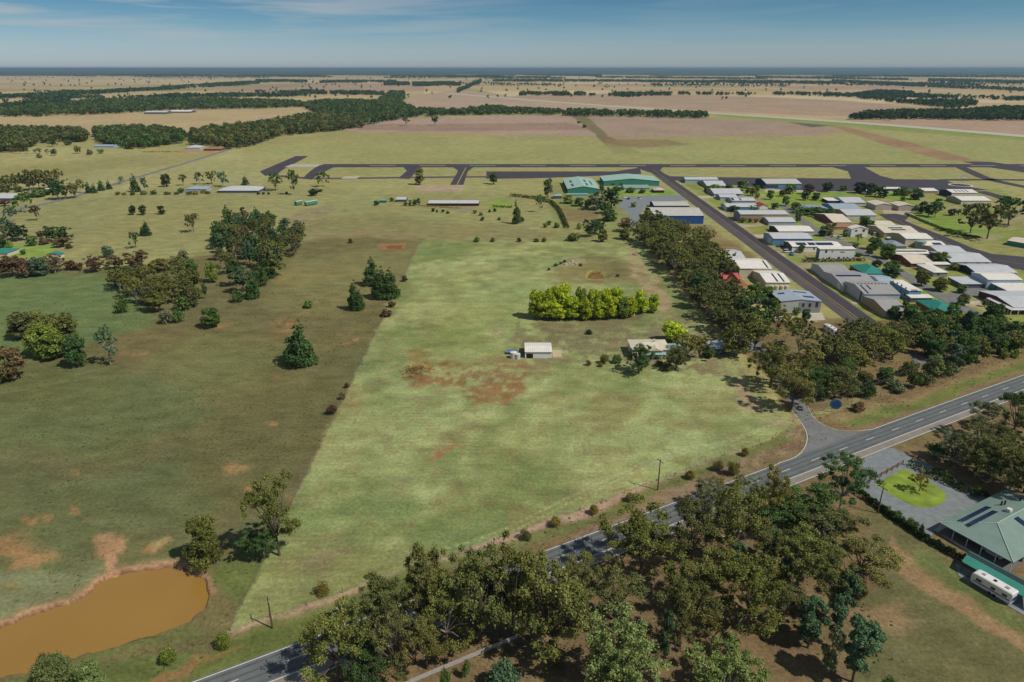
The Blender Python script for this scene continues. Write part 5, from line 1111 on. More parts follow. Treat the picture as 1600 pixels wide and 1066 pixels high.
# ------------------------------------------------------------------ trees
def rand_unit(rng, n):
    v = rng.normal(size=(n, 3)); return v / (np.linalg.norm(v, axis=1)[:, None] + 1e-9)
def leaf_quads(rng, Cn, size, nrm=None, long=1.5, asp=(1, 1, 1)):
    """one rhombic leaf spray per centre"""
    n = len(Cn); a = rand_unit(rng, n)
    if nrm is not None:
        nn = nrm * 0.9 + rand_unit(rng, n) * 0.8; nn /= np.linalg.norm(nn, axis=1)[:, None] + 1e-9
        a = np.cross(nn, a); a /= np.linalg.norm(a, axis=1)[:, None] + 1e-9; b = np.cross(nn, a)
    else:
        b = np.cross(a, rand_unit(rng, n)); b /= np.linalg.norm(b, axis=1)[:, None] + 1e-9
    s = (size * rng.uniform(0.6, 1.35, n))[:, None]; inv = 1.0 / np.asarray(asp)
    a = a * s * 0.5 * long * inv; b = b * s * 0.5 * inv
    return np.stack([Cn - a, Cn + b * 0.9, Cn + a, Cn - b], 1).reshape(-1, 3)
def crown_mesh(name, rng, Cn, nrm, size, clump_tint, hgtz, asp, spread=0.22):
    V = leaf_quads(rng, Cn, size, nrm, 1.5, asp); n = len(Cn)
    me = fast_mesh(name, V, 4, np.arange(4 * n), [FOL])
    k = clump_tint * rng.uniform(1 - spread, 1 + spread, n)
    col = np.stack([k * rng.uniform(0.92, 1.12, n), k, k * rng.uniform(0.85, 1.1, n), np.ones(n)], 1)
    ca = me.color_attributes.new('tint', 'FLOAT_COLOR', 'CORNER')
    ca.data.foreach_set('color', np.repeat(col, 4, 0).astype(np.float32).ravel())
    return me
def clump_points(rng, cl, total, asp):
    """cl rows: x y z radius flat; points on the upper shells of the clumps"""
    cl = np.asarray(cl); w = cl[:, 3] ** 2; cnt = np.maximum(6, (total * w / w.sum()).astype(int)); P_, N_, T_ = [], [], []
    for c_, n in zip(cl, cnt):
        d = rand_unit(rng, n * 2); d = d[d[:, 2] > -0.55][:n]; m = len(d)
        r = c_[3] * np.minimum(1.35, 0.35 + 0.6 * rng.uniform(0, 1, m) ** 0.45 + np.abs(rng.normal(0, .16, m))) * (1 + 0.22 * np.sin(d[:, 0] * 5 + c_[0] * 40) * np.cos(d[:, 1] * 6 + c_[1] * 30))
        p = c_[:3] + d * r[:, None] * np.array([1, 1, c_[4]]) / np.array([1, 1, asp])
        P_.append(p); N_.append(d); T_.append(np.full(m, rng.uniform(0.80, 1.2)))
    return np.concatenate(P_), np.concatenate(N_), np.concatenate(T_)
def trunk_mesh(name, rng, cl, fork, rad, asp, mat, limbs=7):
    m_ = MB(); lean = rng.uniform(-.03, .03, 2)
    F_ = np.array([lean[0], lean[1], fork]); m_.tube([(0, 0, -0.01), (lean[0] * .5, lean[1] * .5, fork * .5), tuple(F_)], [rad * 1.25, rad, rad * .85], 7)
    idx = rng.permutation(len(cl))[:limbs]
    for i in idx:
        t = np.array(cl[i][:3]); mid = F_ + (t - F_) * .5 + np.array([*rng.uniform(-.03, .03, 2), rng.uniform(.0, .04)])
        m_.tube([tuple(F_ - np.array([0, 0, .01])), tuple(mid), tuple(t)], [rad * .55, rad * .36, rad * .12], 5, cap=False)
        s_ = mid + (t - mid) * .3; e_ = t + np.array([*rng.uniform(-.12, .12, 2), rng.uniform(-.02, .06)])
        m_.tube([tuple(s_), tuple(e_)], [rad * .25, rad * .06], 4, cap=False)
    return m_.mesh(name, mat)
# every mesh is one unit high with a crown about one unit wide; asp is metres high over metres wide for round leaves
def sub_clumps(rng, cl, k, spread, rr):
    out = []
    for c_ in cl:
        for _ in range(k):
            d = rand_unit(rng, 1)[0]; d[2] = d[2] * .55 + .1
            out.append((*(np.array(c_[:3]) + d * c_[3] * spread), c_[3] * rng.uniform(*rr), c_[4]))
    return out
def wisp_points(rng, cl, total, asp):
    """loose sprays: soft-edged tufts, thinner below"""
    cl = np.asarray(cl); w = cl[:, 3] ** 1.6; cnt = np.maximum(5, (total * w / w.sum()).astype(int)); P_, N_, T_ = [], [], []
    for c_, n in zip(cl, cnt):
        d = rand_unit(rng, n); r = c_[3] * np.abs(rng.normal(0, .62, n)); r = np.minimum(r, c_[3] * 1.6)
        off = d * r[:, None] * np.array([1, 1, c_[4]]) * (.92 + .2 * rng.uniform()); off[:, 2] += c_[3] * .12
        P_.append(c_[:3] + off / np.array([1, 1, asp])); nn = d + np.array([0, 0, .55]); N_.append(nn / np.linalg.norm(nn, axis=1)[:, None]); T_.append(np.full(n, rng.uniform(.78, 1.22)))
    return np.concatenate(P_), np.concatenate(N_), np.concatenate(T_)
def gum(seed, n, leaf, H_=15.0, dense=False):
    rng = np.random.default_rng(seed); W_ = H_ * .78; asp = H_ / W_; cl = []
    k = rng.integers(11, 15); ex = rng.uniform(.85, 1.15); ph = rng.uniform(0, 6.28)
    for i in range(k):
        r = .40 * math.sqrt((i + .5) / k) * rng.uniform(.8, 1.12); a = i * 2.4 + ph + rng.uniform(-.5, .5)
        z = .84 - .36 * (r / .42) ** 2 * rng.uniform(.4, 1.1) - rng.uniform(0, .12)
        if rng.uniform() < .42: z -= rng.uniform(.08, .34)
        cl.append((r * math.cos(a) * ex, r * math.sin(a) / ex, max(z, .30), rng.uniform(.12, .18), rng.uniform(.55, .8)))
    if dense:
        for i in range(10):
            a = rng.uniform(0, 6.28); rr = rng.uniform(.12, .34); cl.append((rr * math.cos(a), rr * math.sin(a), rng.uniform(.24, .62), .15, .85))
    sc = sub_clumps(rng, cl, 6 if n > 5000 else 5, 1.12, (.24, .56))
    P_, N_, T_ = wisp_points(rng, sc, n, asp)
    cm = crown_mesh('gum_crown', rng, P_, N_, leaf / W_, T_, None, (1, 1, asp))
    return cm, trunk_mesh('gum_trunk', rng, cl, rng.uniform(.16, .26), (.26 if not dense else .3) / W_, asp, PALE_BARK if seed % 3 == 0 else BARK, len(cl))
def conifer(seed, n, leaf, H_=12.0, W_=8.0, top=.07, sharp=1.0, fill=.95):
    rng = np.random.default_rng(seed); asp = H_ / W_; cl = []
    for z in np.linspace(.10, fill, 9):
        R_ = .46 * (1 - (z / 1.04) ** (1.6 * sharp)) ** .8 + .02; k = max(1, int(7 * R_ / .46))
        for j in range(k):
            a = rng.uniform(0, 6.28); rr = R_ * rng.uniform(.45, .78); cl.append((rr * math.cos(a), rr * math.sin(a), z, max(.06, R_ * .42), .8))
    P_, N_, T_ = clump_points(rng, cl, n, asp)
    return crown_mesh('conifer_crown', rng, P_, N_, leaf / W_, T_, None, (1, 1, asp)), trunk_mesh('conifer_trunk', rng, [(0, 0, .9, .1, 1)], .3, .32 / W_, asp, BARK, 1)
def callitris(seed, n, leaf, H_=10.0, W_=5.0):
    rng = np.random.default_rng(seed); asp = H_ / W_; cl = []
    for i in range(30):
        z = rng.uniform(.28, .93); R_ = .36 * math.sin(min(1, (z - .22) / .78) * math.pi) ** .6 + .04; a = rng.uniform(0, 6.28); rr = R_ * rng.uniform(.3, .8)
        cl.append((rr * math.cos(a), rr * math.sin(a), z, rng.uniform(.07, .14), 1.2))
    P_, N_, T_ = clump_points(rng, cl, n, asp)
    return crown_mesh('callitris_crown', rng, P_, N_, leaf / W_, T_, None, (1, 1, asp)), trunk_mesh('callitris_trunk', rng, cl, .28, .13 / W_, asp, BARK, 6)
def bush(seed, n, leaf, H_=4.0, W_=5.0):
    rng = np.random.default_rng(seed); asp = H_ / W_; cl = [(0, 0, .42, .34, .8)]
    for i in range(11):
        a = i * 2.4; rr = .30 * math.sqrt((i + 1) / 11); cl.append((rr * math.cos(a), rr * math.sin(a), rng.uniform(.2, .72) , rng.uniform(.15, .24), .85))
    P_, N_, T_ = clump_points(rng, cl, n, asp); P_[:, 2] = np.abs(P_[:, 2])
    return crown_mesh('bush_crown', rng, P_, N_, leaf / W_, T_, None, (1, 1, asp)), trunk_mesh('bush_stem', rng, cl, .12, .16 / W_, asp, BARK, 5)
def billow(seed, n, leaf, H_=11.0, W_=9.0):
    """round leafy tree clothed almost to the ground"""
    rng = np.random.default_rng(seed); asp = H_ / W_; cl = []
    for i in range(40):
        z = rng.uniform(.14, .86); R_ = .40 * (1 - abs(z - .45) ** 2.2 * 3.2) ; a = i * 2.4; rr = max(.05, R_) * rng.uniform(.45, .85)
        cl.append((rr * math.cos(a), rr * math.sin(a), z, rng.uniform(.09, .16), .9))
    P_, N_, T_ = clump_points(rng, cl, n, asp)
    return crown_mesh('billow_crown', rng, P_, N_, leaf / W_, T_, None, (1, 1, asp)), trunk_mesh('billow_trunk', rng, cl, .2, .35 / W_, asp, BARK, 5)
LIB = {}
GEN = dict(gum=gum, dense=lambda s, n, l: gum(s, n, l, 13.0, True), conifer=conifer, callitris=callitris, bush=bush, billow=billow)
NUM = dict(gum=(27000, 5200, 900), dense=(32000, 6200, 1000), conifer=(10000, 3800, 520), callitris=(8000, 2400, 420), bush=(2600, 900, 260), billow=(11000, 4200, 620))
LEAF = dict(gum=(.20, .44, .98), dense=(.20, .44, .98), conifer=(.28, .45, 1.0), callitris=(.22, .38, .8), bush=(.22, .36, .7), billow=(.28, .46, .95))
def lib(kind, lod, var):
    key = (kind, lod, var)
    if key not in LIB:
        LIB[key] = GEN[kind](101 + var * 7 + lod * 1000 + len(kind), NUM[kind][lod], LEAF[kind][lod])
    return LIB[key]
JOINED = {}
def joined(kind, lod, var):
    """far trees: trunk and crown in one mesh"""
    key = (kind, lod, var)
    if key not in JOINED:
        cm, tm = lib(kind, lod, var); n1 = len(cm.vertices); n2 = len(tm.vertices)
        V = np.zeros((n1 + n2) * 3, np.float32); a = np.zeros(n1 * 3, np.float32); b_ = np.zeros(n2 * 3, np.float32)
        cm.vertices.foreach_get('co', a); tm.vertices.foreach_get('co', b_); V = np.concatenate([a, b_]).reshape(-1, 3)
        i1 = np.zeros(len(cm.loops), np.int32); cm.loops.foreach_get('vertex_index', i1); i2 = np.zeros(len(tm.loops), np.int32); tm.loops.foreach_get('vertex_index', i2)
        t1 = np.zeros(len(cm.polygons), np.int32); cm.polygons.foreach_get('loop_total', t1); t2 = np.zeros(len(tm.polygons), np.int32); tm.polygons.foreach_get('loop_total', t2)
        me = fast_mesh('far_tree', V, np.concatenate([t1, t2]), np.concatenate([i1, i2 + n1]), [FOL, tm.materials[0]], np.concatenate([np.zeros(len(t1)), np.ones(len(t2))]))
        c_ = np.zeros(len(cm.loops) * 4, np.float32); cm.color_attributes['tint'].data.foreach_get('color', c_)
        ca = me.color_attributes.new('tint', 'FLOAT_COLOR', 'CORNER'); ca.data.foreach_set('color', np.concatenate([c_, np.ones(len(i2) * 4, np.float32)]))
        JOINED[key] = me
    return JOINED[key]
PAL = dict(olive=(100, 104, 55), olive2=(92, 96, 56), dgreen=(68, 90, 50), green=(84, 106, 54), bluegreen=(82, 104, 74), dark=(56, 72, 44), yellow=(148, 162, 46), lime=(112, 128, 56), brown=(104, 90, 62), rust=(96, 80, 60), sage=(104, 112, 82), gold=(122, 112, 54), mallee=(104, 104, 58), pale=(106, 120, 70), wine=(84, 66, 54))
WORDS = dict(olive='olive', olive2='dull olive', dgreen='dark green', green='green', bluegreen='blue green', dark='blackish green', yellow='bright yellow green', lime='lime green', brown='brown tinged', rust='rusty', sage='grey green', gold='golden', mallee='bronze', pale='pale green', wine='wine red')
NAME = dict(gum='gum_tree', dense='gum_tree', conifer='pine_tree', callitris='cypress_pine', bush='shrub', billow='broadleaf_tree')
KIND = dict(gum='open gum tree', dense='dense gum tree', conifer='pine', callitris='slim cypress', bush='round shrub', billow='leafy tree')
CATS = dict(gum='gum tree', dense='gum tree', conifer='pine tree', callitris='cypress', bush='shrub', billow='tree')
trng = np.random.default_rng(7)
TREES = []
def put(x, y, h, w, kind, color, label, group=None):
    TREES.append([x, y, h, w, kind, color, label, group])
def tpx(px, pb, pt, wpx, kind, color, label, group=None):
    x, y = G(px, pb); h = max(1.0, hgt(pt, y)); w = wpx * (y * CP + (CAM_H - h * .6) * SP) / FPX
    # the crown's far rim shows above its top from up here
    h = max(h * (1.1 if kind in ('gum', 'dense') else 1.02), .8); put(x, y, h, w, kind, color, label, group)
def realise():
    for x, y, h, w, kind, color, label, group in TREES:
        dist = math.hypot(x, y); lod = 0 if dist < 250 else (1 if dist < 520 else 2)
        small = h * FPX / dist < 17
        if small and lod < 2: lod += 1
        var = int(trng.integers(0, 6 if kind in ('gum', 'dense') else 3)); rz = trng.uniform(0, 6.28)
        c = lin(PAL[color]) * trng.uniform(.82, 1.2) * (1.5 if kind in ('gum', 'dense') else 1.3) * np.array([trng.uniform(.94, 1.06), 1, trng.uniform(.9, 1.1)])
        z0 = -0.08
        if lod == 2 or small:
            o = link(NAME[kind], joined(kind, lod, var), None, (x, y, z0), rz); o.scale = (w, w, h); o.color = (*c, 1); tag(o, label, CATS[kind], group)
        else:
            cm, tm = lib(kind, lod, var)
            root = empty(NAME[kind], (x, y, z0), rz); root.scale = (w, w, h); tag(root, label, CATS[kind], group)
            link('trunk', tm, root); cr = link('crown', cm, root); cr.color = (*c, 1)
ORD = 'first second third fourth fifth sixth seventh eighth ninth tenth eleventh twelfth thirteenth fourteenth fifteenth sixteenth seventeenth eighteenth nineteenth twentieth'.split()
def ordw(i):
    if i < 20: return ORD[i]
    t = ['twenty', 'thirty', 'forty', 'fifty', 'sixty'][i // 10 - 2] if (i + 1) % 10 else None
    n = i + 1
    if n % 10 == 0: return {30: 'thirtieth', 40: 'fortieth', 50: 'fiftieth', 60: 'sixtieth'}[n]
    return ['twenty', 'thirty', 'forty', 'fifty', 'sixty'][n // 10 - 2] + '-' + ORD[n % 10 - 1]
def cluster(items, place, group):
    """items: (x, y, h, w, kind, color); labels count from the left within the cluster"""
    items = sorted(items, key=lambda t: pix(t[0], t[1])[0])
    for i, (x, y, h, w, kind, color) in enumerate(items):
        put(x, y, h, w, kind, color, f"{WORDS[color]} {KIND[kind]}, {ordw(i)} from the left {place}", group)
def scatter(poly, n, dmin, hr, wr, kinds, seed):
    rng = np.random.default_rng(seed); W_ = np.array([G(*p) for p in poly]); lo, hi = W_.min(0), W_.max(0); out = []; tries = 0
    while len(out) < n and tries < 6000:
        tries += 1; p = rng.uniform(lo, hi)
        if poly_mask(np.array([p[0]]), np.array([p[1]]), W_, .01)[0] < .5: continue
        if any((p[0] - q[0]) ** 2 + (p[1] - q[1]) ** 2 < dmin ** 2 for q in out): continue
        k_ = kinds[rng.choice(len(kinds), p=np.array([k[2] for k in kinds]) / sum(k[2] for k in kinds))]
        h = rng.uniform(*hr) * (k_[3] if len(k_) > 3 else 1); out.append((p[0], p[1], h, h * rng.uniform(*wr) * (k_[4] if len(k_) > 4 else 1), k_[0], k_[1]))
    return out
def L_(rows):
    """pixel rows -> cluster items"""
    out = []
    for px, pb, pt, wpx, kind, color in rows:
        x, y = G(px, pb); h = max(1.0, hgt(pt, y)); w = 1.12 * wpx * (y * CP + (CAM_H - h * .6) * SP) / FPX * (1.25 if color == 'yellow' else 1); vb = 1.22 if (px > 1100 and pb < 485 and pb > 285 and h < 9) else 1.0; hf = (1.12 if pb < 660 else .98) if kind in ('gum', 'dense') else 1.03; wf = .88 if kind in ('conifer', 'callitris') else (.94 if pb < 500 else .92 if pb > 660 else 1); out.append((x, y, h * hf * vb, w * vb * wf, kind, color))
    return out

# foreground wood south of the highway
cluster(L_([(528, 1062, 925, 118, 'gum', 'olive'), (600, 1008, 892, 96, 'gum', 'olive2'), (668, 985, 836, 88, 'gum', 'mallee'), (622, 1062, 938, 96, 'gum', 'olive2'), (575, 1075, 985, 80, 'dense', 'dgreen'), (700, 1012, 888, 100, 'gum', 'olive'),
    (750, 1003, 838, 112, 'dense', 'olive2'), (725, 960, 872, 80, 'gum', 'olive'), (806, 985, 828, 108, 'dense', 'olive'), (862, 1019, 856, 128, 'dense', 'olive'), (668, 1045, 952, 84, 'gum', 'mallee'), (905, 935, 862, 70, 'gum', 'mallee')]),
    'in the western highway wood', 'gum trees of the wood below the highway')
cluster(L_([(965, 1085, 950, 132, 'dense', 'pale'), (1003, 896, 780, 138, 'gum', 'olive'), (960, 968, 872, 92, 'gum', 'olive2'), (1080, 882, 768, 92, 'gum', 'olive2'), (1140, 872, 748, 104, 'gum', 'olive'), (1088, 958, 848, 104, 'gum', 'mallee'), (1165, 985, 868, 140, 'gum', 'olive'), (1062, 1010, 896, 92, 'gum', 'olive2'),
    (1206, 832, 716, 66, 'gum', 'mallee'), (1252, 836, 762, 112, 'dense', 'dgreen'), (1312, 800, 700, 94, 'gum', 'dgreen'), (1290, 872, 792, 112, 'gum', 'olive2'), (1245, 915, 820, 100, 'gum', 'olive'), (1345, 905, 832, 112, 'gum', 'mallee'), (1130, 1100, 988, 118, 'dense', 'pale'), (1195, 895, 812, 88, 'gum', 'olive2'), (1290, 960, 862, 84, 'gum', 'olive'), (1170, 800, 742, 70, 'gum', 'sage'), (1110, 800, 748, 64, 'gum', 'sage'), (1215, 985, 905, 80, 'gum', 'olive2')]),
    'in the eastern highway wood', 'gum trees of the wood below the highway')
CYP = 'cypress pines of the lower wood'
cluster(L_([(1036, 1038, 957, 32, 'callitris', 'bluegreen'), (1262, 1012, 940, 62, 'callitris', 'bluegreen'), (1314, 975, 896, 48, 'callitris', 'bluegreen'), (1332, 1066, 972, 78, 'callitris', 'bluegreen'), (1300, 1010, 930, 42, 'callitris', 'bluegreen'), (1204, 880, 826, 40, 'callitris', 'bluegreen'), (1292, 1058, 985, 44, 'callitris', 'sage'), (1192, 868, 832, 30, 'callitris', 'bluegreen'), (1150, 905, 850, 34, 'callitris', 'bluegreen'), (1225, 920, 870, 30, 'callitris', 'bluegreen'), (1072, 872, 838, 26, 'callitris', 'bluegreen')]), 'among the gums below the highway', CYP)
cluster(L_([(785, 1078, 1034, 62, 'bush', 'bluegreen'), (696, 1085, 1040, 18, 'bush', 'green'), (728, 1058, 1032, 16, 'bush', 'green'), (900, 900, 880, 24, 'bush', 'olive2'), (1345, 935, 912, 20, 'bush', 'olive'), (1110, 925, 905, 22, 'bush', 'bluegreen'), (1180, 940, 918, 24, 'bush', 'olive2'), (960, 905, 884, 28, 'bush', 'olive'), (870, 1045, 1022, 26, 'bush', 'brown'), (1385, 1085, 1056, 24, 'bush', 'green')]), 'on soil below the highway', 'shrubs of the lower wood')
# wood beside the sage roofed house
cluster(L_([(1528, 685, 617, 58, 'gum', 'sage'), (1580, 680, 603, 66, 'gum', 'dgreen'), (1612, 725, 634, 70, 'gum', 'olive2'), (1522, 740, 662, 80, 'dense', 'olive2'), (1485, 728, 668, 66, 'gum', 'sage'), (1574, 772, 690, 84, 'gum', 'olive'), (1600, 770, 668, 70, 'dense', 'olive'), (1553, 722, 655, 66, 'gum', 'olive2'), (1632, 800, 700, 80, 'gum', 'olive2'), (1462, 716, 690, 36, 'bush', 'dgreen'), (1548, 752, 700, 50, 'gum', 'olive2')]), 'in the sage house grove', 'trees of the grove by the sage roofed house')
cluster(L_([(1383, 800, 789, 14, 'bush', 'lime'), (1391, 806, 797, 10, 'bush', 'green'), (1399, 811, 798, 18, 'bush', 'green'), (1408, 815, 806, 11, 'bush', 'lime'), (1424, 826, 810, 20, 'bush', 'green'), (1439, 832, 817, 9, 'conifer', 'dark'), (1474, 745, 733, 14, 'bush', 'green'), (1483, 752, 741, 12, 'bush', 'green'), (1526, 772, 760, 16, 'bush', 'green'), (1540, 776, 766, 12, 'bush', 'dgreen'), (1500, 762, 752, 14, 'bush', 'dgreen'), (1462, 740, 730, 16, 'bush', 'dgreen')]), 'along the gravel drive', 'garden bushes along the gravel drive')
tpx(1436, 768, 738, 30, 'gum', 'gold', 'small golden tipped tree standing alone on the bright lawn')
# west side, near
tpx(322, 882, 812, 68, 'billow', 'olive', 'rounded olive tree at the tip of the muddy dam')
tpx(437, 868, 736, 86, 'gum', 'olive', 'tall gum on the paddock boundary above the muddy dam')
tpx(412, 872, 818, 56, 'dense', 'dgreen', 'lower dark gum half in the shade of the tall boundary gum')
tpx(350, 1012, 987, 27, 'bush', 'lime', 'small lime bush at the sharp corner of the paddock')
tpx(266, 1036, 1011, 28, 'bush', 'lime', 'small lime bush alone on the grass verge below the dam')
cluster(L_([(92, 1086, 1024, 74, 'billow', 'pale'), (146, 1084, 1034, 50, 'billow', 'pale')]), 'of two below the dam', 'pale trees below the dam')
cluster(L_([(822, 842, 829, 20, 'bush', 'olive2'), (868, 822, 806, 20, 'bush', 'gold'), (928, 803, 787, 16, 'bush', 'gold'), (984, 783, 769, 16, 'bush', 'mallee'), (1078, 748, 734, 16, 'bush', 'gold'), (1122, 735, 718, 18, 'bush', 'brown'), (1164, 712, 698, 14, 'bush', 'gold'), (1145, 742, 720, 22, 'bush', 'mallee'), (1120, 765, 740, 26, 'gum', 'mallee'), (1155, 765, 738, 22, 'gum', 'mallee'), (1100, 775, 758, 22, 'bush', 'sage'), (505, 928, 912, 24, 'bush', 'gold')]), 'on the highway verge', 'saplings on the highway verge')
# lone pasture trees to the west
tpx(470, 569, 500, 52, 'conifer', 'dgreen', 'big solitary pine in the brown western paddock')
tpx(173, 569, 509, 34, 'gum', 'bluegreen', 'slender gum with a leaning crown east of the round dark tree')
tpx(123, 573, 524, 40, 'billow', 'dgreen', 'round dark green tree beside the yellow green thicket')
cluster(L_([(40, 528, 486, 46, 'billow', 'olive2'), (72, 556, 502, 52, 'billow', 'lime'), (100, 535, 488, 50, 'billow', 'olive'), (88, 560, 515, 44, 'billow', 'lime'), (18, 592, 542, 52, 'billow', 'brown'), (58, 520, 484, 40, 'billow', 'olive'), (2, 600, 560, 34, 'bush', 'olive2')]), 'in the western thicket', 'thicket at the western edge')
tpx(332, 511, 481, 37, 'billow', 'green', 'round bright green tree alone below the gum clump')
tpx(482, 481, 469, 17, 'bush', 'green', 'small round green bush near two pines on the brown paddock')
cluster(L_([(262, 505, 483, 22, 'bush', 'sage'), (279, 503, 483, 20, 'bush', 'green')]), 'of two under the gum clump', 'pair of bushes under the gum clump')
tpx(557, 484, 437, 27, 'conifer', 'dgreen', 'dark pine standing west of the boundary pines')
cluster(L_([(581, 446, 401, 27, 'conifer', 'dgreen'), (596, 466, 416, 32, 'conifer', 'dgreen'), (611, 466, 417, 26, 'conifer', 'dgreen')]), 'of three boundary pines', 'three pines at the paddock boundary')
cluster(L_([(604, 494, 484, 20, 'bush', 'wine'), (612, 480, 470, 12, 'bush', 'brown'), (519, 646, 632, 18, 'bush', 'wine'), (543, 606, 597, 9, 'bush', 'brown'), (535, 624, 613, 10, 'bush', 'brown'), (622, 462, 452, 10, 'bush', 'wine'), (632, 440, 430, 10, 'bush', 'brown'), (548, 380, 372, 8, 'bush', 'brown')]), 'along the boundary fence', 'bushes along the boundary fence')
cluster(scatter([(180, 445), (300, 440), (310, 478), (240, 490), (185, 480)], 26, 3.4, (9.5, 14), (.65, .85), [('gum', 'olive', 3), ('dense', 'olive', 3), ('dense', 'olive2', 2), ('gum', 'mallee', 1)], 11), 'in the low western clump', 'low gum clump of the western paddock')
cluster(L_([(192, 488, 466, 24, 'bush', 'green'), (286, 484, 462, 28, 'bush', 'green'), (321, 467, 443, 12, 'callitris', 'dgreen'), (332, 441, 408, 22, 'billow', 'lime'), (372, 472, 452, 20, 'bush', 'dgreen'), (235, 500, 478, 3, 'gum', 'sage')][:5]), 'of bushes round the clump', 'small bushes round the gum clumps')
cluster(scatter([(322, 400), (345, 368), (400, 350), (465, 372), (478, 388), (440, 420), (395, 468), (360, 445), (330, 410)], 62, 4.0, (11, 17), (.5, .72), [('gum', 'olive', 3), ('dense', 'dgreen', 3), ('callitris', 'bluegreen', 3, .9, .9), ('conifer', 'dgreen', 2), ('gum', 'brown', 1), ('gum', 'olive2', 2), ('dense', 'bluegreen', 2)], 12), 'in the mixed western wood', 'mixed wood of the western paddock')
tpx(432, 430, 372, 40, 'dense', 'olive', 'tall olive gum at the eastern corner of the mixed wood')
cluster(L_([(208, 336, 320, 13, 'billow', 'dark'), (224, 336, 320, 13, 'billow', 'dark'), (253, 335, 321, 14, 'billow', 'dark'), (380, 336, 323, 10, 'billow', 'dark'), (356, 352, 321, 20, 'conifer', 'dgreen'), (402, 350, 323, 16, 'conifer', 'dgreen')]), 'on the open pasture', 'round dark trees on the open pasture')
tpx(229, 368, 345, 17, 'conifer', 'dark', 'stout dark pine on the pasture above the slender gum')
tpx(213, 388, 361, 17, 'gum', 'dgreen', 'slender gum below the stout dark pine on the pasture')
tpx(303, 363, 329, 22, 'gum', 'olive2', 'crooked lone gum right of the pasture middle')
tpx(58, 345, 320, 15, 'gum', 'rust', 'rusty leaved lone tree below the country road')
cluster(L_([(20, 432, 398, 36, 'dense', 'rust'), (45, 432, 402, 34, 'bush', 'rust'), (86, 425, 398, 32, 'dense', 'rust'), (112, 421, 406, 22, 'bush', 'rust'), (124, 422, 410, 14, 'bush', 'rust'), (150, 424, 400, 30, 'dense', 'rust'), (180, 420, 399, 30, 'dense', 'brown'), (215, 418, 392, 36, 'dense', 'rust'), (250, 424, 404, 36, 'dense', 'mallee'), (2, 434, 404, 26, 'dense', 'brown'), (278, 420, 400, 30, 'dense', 'olive'), (300, 424, 404, 22, 'billow', 'green')]), 'in the rusty hedgerow', 'rusty hedgerow of the western paddocks')
tpx(63, 431, 400, 32, 'billow', 'bluegreen', 'blue green tree in front of the rusty hedgerow')
tpx(170, 402, 383, 22, 'billow', 'bluegreen', 'blue green round tree behind the rusty hedgerow')
tpx(288, 408, 391, 19, 'billow', 'sage', 'grey green tree beside a little white shelter')
cluster(L_([(95, 378, 354, 30, 'dense', 'dgreen'), (78, 376, 354, 16, 'dense', 'dark'), (28, 376, 351, 32, 'dense', 'dark'), (64, 370, 360, 13, 'bush', 'rust'), (52, 384, 368, 20, 'billow', 'green'), (100, 386, 370, 26, 'dense', 'brown'), (70, 382, 370, 16, 'bush', 'rust'), (8, 372, 342, 34, 'gum', 'bluegreen'), (2, 388, 370, 20, 'bush', 'dgreen'), (15, 390, 376, 12, 'bush', 'lime'), (108, 388, 380, 12, 'bush', 'olive2'), (37, 398, 390, 9, 'bush', 'green')]), 'by the teal roofed farmhouse', 'trees round the teal roofed farmhouse')
cluster(L_([(18, 348, 322, 20, 'gum', 'bluegreen'), (36, 332, 304, 26, 'gum', 'green'), (8, 322, 312, 16, 'dense', 'rust'), (4, 300, 276, 30, 'dense', 'olive2'), (26, 296, 272, 24, 'dense', 'olive2'), (12, 305, 285, 24, 'gum', 'olive'), (48, 298, 266, 26, 'dense', 'olive2'), (62, 296, 264, 22, 'gum', 'olive2'), (76, 296, 265, 22, 'dense', 'olive'), (94, 292, 264, 22, 'gum', 'olive'), (92, 312, 280, 26, 'dense', 'dgreen'), (104, 310, 288, 16, 'gum', 'olive2'), (118, 310, 284, 20, 'gum', 'mallee'), (127, 302, 279, 14, 'gum', 'olive'), (139, 302, 284, 10, 'conifer', 'dgreen'), (148, 302, 287, 10, 'conifer', 'dgreen'), (159, 298, 281, 12, 'conifer', 'dgreen'), (171, 296, 282, 9, 'conifer', 'dgreen'), (60, 308, 296, 24, 'bush', 'green'), (75, 305, 295, 16, 'bush', 'green'), (40, 312, 300, 18, 'bush', 'green'), (30, 300, 290, 14, 'bush', 'olive2')]), 'beside the country road', 'trees beside the country road')
cluster(L_([(190, 288, 276, 9, 'gum', 'bluegreen'), (212, 300, 272, 15, 'conifer', 'dgreen'), (227, 300, 276, 12, 'gum', 'bluegreen'), (260, 292, 271, 17, 'billow', 'dgreen'), (287, 290, 272, 11, 'gum', 'olive2'), (312, 288, 268, 13, 'gum', 'olive2'), (331, 288, 266, 18, 'gum', 'olive'), (349, 292, 267, 18, 'gum', 'bluegreen'), (384, 289, 275, 12, 'conifer', 'dgreen')]), 'above the white roofed farmhouse', 'row above the white roofed farmhouse')
